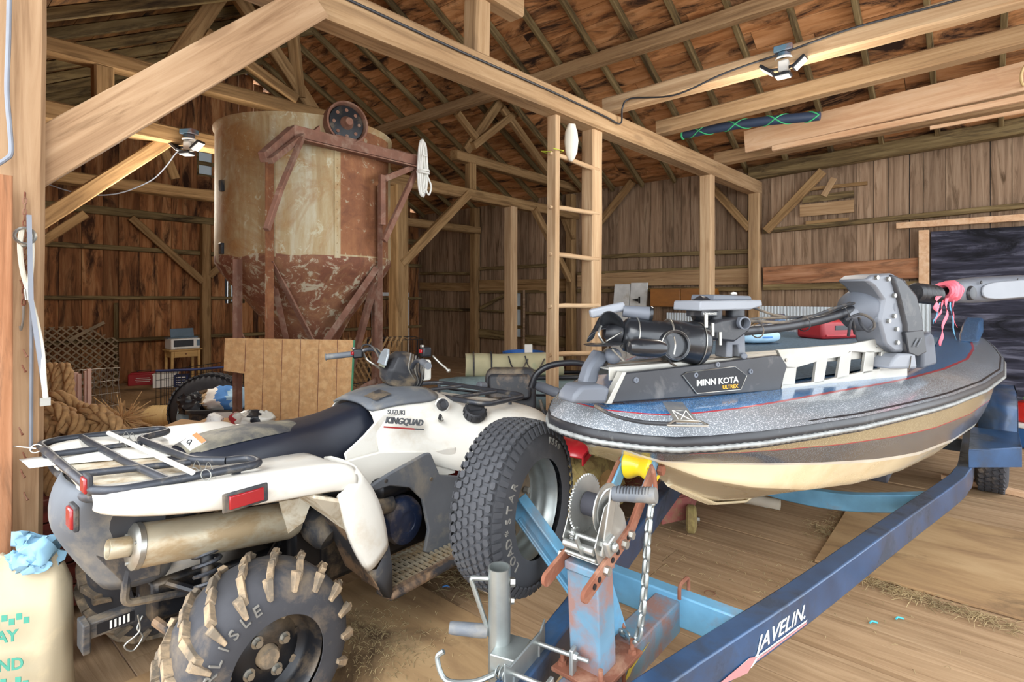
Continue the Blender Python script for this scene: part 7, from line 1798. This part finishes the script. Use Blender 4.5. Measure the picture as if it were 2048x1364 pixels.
# things in and beyond the boat
p = BARN.pt(5.15, .98, 1.146); o = O('red_case', 'red hard case with a dark label lying in the boat', 'case', p, 20); m = MB(); m.box((0, 0, .075), (.40, .26, .15)); m.build('body', 'case_red', o, bevel=.03, seg=3); m = MB(); m.box((.04, -.132, .09), (.22, .004, .035)); m.build('label', 'dark_plastic', o)
m = MB(); m.box((0, -.134, .03), (.34, .01, .012)); m.build('lid_seam', 'mower_red', o)
p = BARN.pt(4.25, 1.30, 1.147); o = O('blue_cushion', 'pale blue boat cushion behind the fish finder', 'cushion', p, 20); m = MB(); m.ball((0, 0, .05), (.19, .15, .05), 20, 12, sq=.7); m.build('pad', 'towel_light', o); m = MB(); m.torus((0, 0, .05), (0, 0, 1), .15, .006, 24, 6); m.build('piping', 'towel_blue', o)
p = fl(2052, 893); o = O('cool_box', 'blue and white cool box on the floor beyond the mudguard', 'cool box', p + V((.12, .05, 0)), 30); m = MB(); m.box((0, 0, .10), (.50, .34, .20)); m.build('body', 'cooler_blue', o, bevel=.02); m = MB(); m.box((0, 0, .215), (.52, .36, .04)); m.build('lid', 'print_white', o, bevel=.012)
g = O('fuel_can', 'red fuel can standing on the cool box', 'fuel can', p + V((.10, .05, .235)), 30); m = MB(); m.box((0, 0, .10), (.30, .22, .20)); m.build('body', 'gas_red', g, bevel=.04, seg=3); m = MB(); m.tube(fillet([(-.08, 0, .19), (-.08, 0, .25), (.08, 0, .25), (.08, 0, .19)], .03), .014, 8); m.build('handle', 'gas_red', g); m = MB(); m.cyl((-.11, 0, .2), (-.13, 0, .25), .02); m.build('spout', 'lime_block', g)

# ------------------------------------------------------------------ on and around the doorway post
def pv(px, py, v=2.76): return BARN.v(px, py, v)
m = MB(); m.tube(spline([pv(19, -20), pv(17, 80), pv(14, 180), pv(20, 260), pv(22, 305), pv(12, 318), pv(-10, 332)]), .008, 8); one(m, 'conduit', 'cable_grey', 'grey cable running down the face of the doorway post', 'cable', m=BM)
m = MB(); m.tube([pv(63, 470, 2.77), pv(63, 700, 2.77), pv(62, 900, 2.77)], .006, 4); one(m, 'steel_strip', 'cable_grey', 'grey steel strip fixed to the edge of the doorway post', 'strip', m=BM)
ch = thing('hanging_chain', 'thin rusty chain with an eye bolt hanging on the doorway post', 'chain', BARN); chain([pv(50, 385), pv(49, 470), pv(48, 560), pv(47, 610)], .028, .003, 'links', 'rust', ch)
m = MB(); m.tube(spline([pv(47, 612), pv(46, 640), pv(42, 660), pv(40, 652)]), .004, 6); m.build('hook', 'bare_steel', ch)
hr = thing('hook_rope', 'white braided rope loop with snap hooks hanging down the doorway post', 'rope', BARN)
m = MB(); m.tube(spline([pv(45, 455, 2.74), pv(40, 490, 2.74), pv(45, 540, 2.74), pv(56, 580, 2.74), pv(72, 640, 2.72), pv(84, 700, 2.70), pv(88, 760, 2.68), pv(92, 800, 2.68)]), .0085, 8); m.tube(spline([pv(58, 455, 2.74), pv(64, 500, 2.74), pv(60, 560, 2.73), pv(56, 582, 2.73)]), .0085, 8); m.build('braid', 'sack_cloth', hr)
m = MB(); m.torus(pv(50, 472, 2.73), (0, 1, 0), .03, .006, 18, 6); m.cyl(pv(42, 490, 2.735), pv(62, 490, 2.735), .008); m.build('ring_fitting', 'bare_steel', hr)
m = MB(); m.cyl(pv(55, 578, 2.73), pv(58, 600, 2.73), .012); m.build('ferrule', 'bare_steel', hr)
m = MB(); m.box(pv(90, 803, 2.68), (.03, .02, .03)); m.build('end_hook', 'bare_steel', hr)
m = MB(); m.bar(pv(58, 430, 2.72), pv(62, 600, 2.71), .010, .014, up=(1, 0, 0)); m.bar(pv(62, 600, 2.71), pv(92, 798, 2.68), .010, .014, up=(1, 0, 0)); one(m, 'pry_bar', 'cable_grey', 'grey bent steel bar hanging in front of the doorway post', 'bar', m=BM)
nl = [pv(x, y, 2.772) for x, y in ((45, 520), (40, 560), (47, 700), (44, 730), (38, 855), (46, 905), (42, 940), (48, 985))]
for k, q in enumerate(nl):
    m = MB(); m.tube([q, q + V((.0, -.02, -.006)), q + V((.006, -.026, -.022))], .0028, 5); m.cyl(q + V((.006, -.026, -.022)), q + V((.007, -.028, -.024)), .005, n=6)
    one(m, 'bent_nail', 'rust', 'rusty bent nail sticking out of the doorway post', 'nail', 'bent nails in the doorway post', m=BM)
# sand bag and rag
p = V((at(22, 1300, 1.93).x, 1.93, 0)); sb_ = O('sand_bag', 'cream paper sack of play sand slumped by the doorway', 'bag', p, 8)
m = MB(); rows = []
for z, hw, hd in ((0, .17, .06), (.04, .185, .085), (.2, .18, .09), (.34, .165, .08), (.46, .15, .055), (.53, .12, .035), (.585, .09, .02)):
    rows.append([V((hw * math.copysign(abs(cos(a)) ** .45, cos(a)) + .05 * (z / .6) ** 2, hd * math.copysign(abs(sin(a)) ** .8, sin(a)), z)) + noise.noise_vector(V((cos(a) * 2, z * 5, sin(a)))) * .018 for a in [2 * pi * k / 28 for k in range(28)]])
m.rings(rows); m.build('sack', 'bag_paper', sb_, angle=70)
fx = facing(V((-.10, -.112, .30)), (1, 0, .06), (0, -1, .10))
for t, yy, sz in (('PLAY', .04, .062), ('SAND', -.05, .062)): lettering(t, sz * .82, .0010, 'print_green', 'printing', sb_, fx @ Matrix.Translation((.088, yy, .012 - .03 * max(0, yy))), bold=.003)
for k in range(8):
    m = MB(); m.box((.075 + .022 * k, .115 - (.014 if k % 2 else 0), .010), (.017, .02, .002)); m.build('printing', 'print_green', sb_, fx)
    m = MB(); m.box((.075 + .022 * k, -.085 - (.014 if k % 2 else 0), .012), (.017, .02, .002)); m.build('printing', 'print_green', sb_, fx)
m = MB(); m.box((.15, -.19, .012), (.05, .045, .002)); m.build('printing', 'print_green', sb_, fx); lettering('50', .045, .0010, 'print_green', 'printing', sb_, fx @ Matrix.Translation((.205, -.205, .012)), bold=.002)
rg = heap('blue_rag', 'rag_blue', 'crumpled pale blue rag stuffed on top of the sand sack', 'rag', p + V((.085, .0, .545)), (.07, .055, .07), 21, .75)
# sack and string on the ladder
q = BARN.pt(4.08, 2.80, BARN.v(1128, 318, 2.8).z); m = MB(); rows = []
for z, r in ((0, .012), (.02, .03), (.08, .048), (.18, .058), (.26, .05), (.30, .035), (.33, .03)): rows.append([V((r * cos(a) * 1.1, r * sin(a), z)) + noise.noise_vector(V((cos(a), sin(a), z * 8))) * .010 for a in [2 * pi * k / 16 for k in range(16)]])
m.rings(rows); one(m, 'cloth_sack', 'sack_cloth', 'small white cloth sack tucked between the ladder rails', 'sack', m=Matrix.Translation(q), angle=80)
q = BARN.v(1104, 303, 2.86); m = MB(); m.tube(fillet([V((3.80, 2.79, q.z)), V((3.96, 2.79, q.z + .01)), V((3.96, 2.93, q.z)), V((3.80, 2.93, q.z)), V((3.78, 2.80, q.z - .03))], .02), .004, 6); one(m, 'lime_cord', 'lime_string', 'yellow-green cord tied round the slim ladder rail', 'string', m=BM)

# ------------------------------------------------------------------ overhead: cables, floodlights, strap
m = MB(); cb_ = [V((1.55, 2.775, 3.20)), V((2.6, 2.755, 3.19)), V((3.6, 2.74, 3.20)), V((4.5, 2.72, 3.19)), V((4.78, 2.70, 3.18)), BARN.v(1245, 215, 2.66), BARN.u(1262, 197, 4.80), BARN.u(1350, 190, 4.80), BARN.u(1450, 146, 4.80), BARN.u(1560, 108, 4.80), BARN.u(1700, 58, 4.80), BARN.u(1860, 15, 4.80), BARN.u(2060, -40, 4.80)]
m.tube(spline(cb_, 8), .0085, 8); one(m, 'power_cable', 'cable_black', 'black cable stapled along the tie beam and the first joist', 'cable', m=BM)
m = MB(); m.tube(spline([at(74, 360, 6.0), at(130, 380, 6.0), at(180, 390, 6.0), at(240, 386, 6.0), at(300, 362, 6.0), at(330, 335, 6.0), at(352, 306, 6.0), at(366, 296, 6.0)], 8), .007, 6); one(m, 'drooping_flex', 'cable_grey', 'grey flex drooping to the floodlight on the middle tie beam', 'cable')
def flood(lab, P, deg):
    o = O('floodlight', lab, 'lamp', P, deg)
    m = MB(); m.cyl((0, 0, .09), (0, 0, .13), .055, .05, 20); m.box((0, 0, .16), (.14, .10, .05)); m.build('junction_box', 'rust_blue', o, bevel=.006)
    m = MB(); m.lathe([(.06, .075), (.065, .085), (.06, .095), (0, .095)], (0, 0, 0), (0, 0, 1), 24); m.build('ceiling_plate', 'print_white', o)
    m = MB(); m.box((0, 0, .02), (.08, .08, .09)); m.build('sensor_body', 'print_white', o, bevel=.012)
    for s in (-1, 0, 1):
        hd2 = bpy.data.objects.new('lamp_head', None); COL.objects.link(hd2); hd2.parent = o
        m = MB(); rt_ = Matrix.Rotation(s * -.7, 4, 'Y'); cc = V((s * .12, -.03, -.03 + (.04 if s else -.03)))
        m.box(cc, (.12, .10, .025), rt_); m.cyl(V((0, 0, .0)), cc, .012); m.build('head_back', 'dark_plastic', hd2, bevel=.004)
        m = MB(); m.box(cc + (rt_.to_3x3() @ V((0, -.0, -.015))), (.10, .085, .006), rt_); m.build('lens', 'print_white', hd2)
    return o
f1 = flood('three-headed floodlight under the first joist over the boat', BARN.u(1568, 138, 4.83) and BM @ BARN.u(1568, 138, 4.83), -40)
f2 = flood('three-headed floodlight on the middle tie beam near the bin', BM @ BARN.v(378, 296, 6.05), -10)
st_ = thing('padded_strap', 'dark blue padded strap with green crosses lying over the joists', 'strap', BARN)
a, b = BARN.u(1366, 270, 6.3), BARN.u(1640, 232, 6.3); P = [a.lerp(b, k / 10) + V((0, 0, .03 * sin(pi * k / 10))) for k in range(11)]
m = MB(); m.tube(P, [.05 if k not in (0, 10) else .045 for k in range(11)], 14); m.build('strap_pad', 'strap_navy', st_)
m = MB(); d = (b - a).normalized(); x, y, _ = basis(d); L = (b - a).length
for s in (1, -1): m.tube([a + d * L * t + V((0, 0, .03 * sin(pi * t))) + (x * cos(s * t * 22) + y * sin(s * t * 22)) * .050 for t in [k / 120 for k in range(121)]], .007, 5)
m.torus(a, d, .046, .012, 18, 6); m.build('strap_trim', 'strap_green', st_)
m = MB(); m.torus(BARN.u(2052, 150, 6.95), (.4, 1, .2), .09, .012, 22, 8); one(m, 'rope_ring', 'jug_tan', 'pale rope ring hanging by the pinkish plank', 'rope', m=BM)

# ------------------------------------------------------------------ on the floor
def sheet(nm, lab, u0, u1, v0, v1, mat='ply_floor', th=.012, z=.0, rot=0):
    m = MB(); m.box((0, 0, th / 2), (u1 - u0, v1 - v0, th)); c = BM @ V(((u0 + u1) / 2, (v0 + v1) / 2, z)); return one(m, nm, mat, lab, 'plywood', m=Matrix.Translation(c) @ Matrix.Rotation(radians(49.4 + rot), 4, 'Z'), bevel=.002)
sheet('plywood_sheet', 'dirty plywood sheet on the floor under the quad bike', .60, 1.82, .05, 2.5, rot=-1)
sheet('plywood_sheet', 'brown plywood sheet on the floor right of the trailer rail', 3.45, 4.70, -1.75, .72, th=.015)
for k, (u0, u1, v0, v1) in enumerate(((2.2, 3.4, 7.6, 10.7), (3.45, 4.6, 7.6, 10.7), (1.0, 2.15, 7.4, 10.4))):
    sheet('plywood_sheet', 'grey plywood sheet at the end wall, ' + ('beside the lattice', 'reaching towards the printer table', 'behind the rope cart')[k], u0, u1, v0, v1)
a, b = fl(1885, 957), fl(2075, 1000); m = MB(); m.bar(a + V((0, 0, .02)), b + V((0, 0, .02)), .07, .038); one(m, 'floor_batten', 'new_wood', 'pale batten lying on the floor beside the trailer wheel', 'batten', bevel=.003)
a, b = fl(1520, 1002, .03), fl(1560, 1010, .03); d = (b - a).normalized(); m = MB(); m.lathe([(.036, -.30), (.036, 0), (.031, 0), (.031, -.30)], b, d, 24); one(m, 'pipe_offcut', 'pvc', 'short white pipe offcut on the planks below the boat keel', 'pipe')
random.seed(21)
def scatter(nm, lab, mat, n, fn, r=.0014, L0=.02, L1=.08, lift=.012):
    m = MB()
    for k in range(n):
        p = fn(); a = random.uniform(0, 6.3); L = random.uniform(L0, L1); q = V((cos(a), sin(a), 0)) * L
        m.tube([p + V((0, 0, .003)), p + q * .5 + V((0, 0, .004 + random.random() * lift)), p + q + V((0, 0, .003))], r, 3)
    one(m, nm, mat, lab, 'debris', flat=True)['kind'] = 'stuff'
def along_line(p, q, sp): 
    def f():
        t = random.random(); c = p.lerp(q, t); return c + V((random.gauss(0, sp), random.gauss(0, sp), 0))
    return f
scatter('straw_debris', 'straw and dust swept against the plywood edge below the keel', 'straw', 420, along_line(fl(1650, 1070), fl(1745, 1030), .07))
scatter('straw_debris', 'straw along the near edge of the brown plywood sheet', 'straw', 380, along_line(fl(1720, 1160), fl(2040, 1262), .03))
scatter('straw_debris', 'hay strewn beside the rear wheel of the quad bike', 'straw', 900, along_line(fl(720, 1240), fl(800, 1330), .10), lift=.02)
scatter('straw_debris', 'loose hay behind the spare tyre', 'straw', 160, along_line(fl(880, 1140), fl(970, 1190), .06))
scatter('straw_debris', 'scattered chaff on the planks between the trailer rails', 'straw', 160, along_line(fl(1330, 1090), fl(1700, 1200), .22), L1=.03)
for px, py, nm, mat, lab, cat in ((1748, 1248, 'plastic_scrap', 'teal_bit', 'curved turquoise plastic scrap on the bare planks', 'scrap'), (1800, 1240, 'plastic_scrap', 'teal_bit', 'long turquoise plastic scrap near the plywood edge', 'scrap'), (892, 1176, 'plastic_scrap', 'towel_blue', 'blue plastic scrap beside the footrest', 'scrap')):
    p = fl(px, py); m = MB(); m.tube(spline([p + V((-.018, .0, .005)), p + V((0, .012, .006)), p + V((.018, 0, .005))]), [.004] * 13, 6); one(m, nm, mat, lab, cat)
p = fl(1420, 1188); m = MB(); m.torus(p + V((0, 0, .004)), (0, 0, 1), .026, .002, 22, 6); one(m, 'wire_ring', 'rust', 'small rusty wire ring on the planks behind the cross member', 'ring')
# point lights added below the floodlight fixtures to brighten the deep barn
for o, e in ((f1, 50), (f2, 95)):
    l = bpy.data.lights.new('fill_point', 'POINT'); l.energy = e; l.shadow_soft_size = .35; l.color = (1, .93, .82)
    q = bpy.data.objects.new('fill_point', l); COL.objects.link(q); q.parent = o; q.location = (0, -.1, -.55)
# ------------------------------------------------------------------ daylight
W = bpy.data.worlds.new('world'); SC.world = W; W.use_nodes = True
nt = W.node_tree; bg = nt.nodes['Background']
bg.inputs['Color'].default_value = (.88, .94, 1.0, 1); bg.inputs['Strength'].default_value = 3.4
sun = bpy.data.lights.new('sun', 'SUN'); sun.energy = 1.2; sun.angle = radians(35); sun.color = (1, .97, .92)
so = bpy.data.objects.new('sun', sun); COL.objects.link(so)
d = BM.to_3x3() @ V((.75, .25, -.62)); so.rotation_euler = d.to_track_quat('-Z', 'Y').to_euler(); so.location = BARN.pt(-3, 0, 5)
vs = SC.view_settings; SC.display_settings.display_device = 'sRGB'
vs.view_transform = 'Standard'; vs.look = 'None'; vs.gamma = 1; vs.use_curve_mapping = False; vs.exposure = 0.58
SC.cycles.max_bounces = 8; SC.cycles.diffuse_bounces = 5
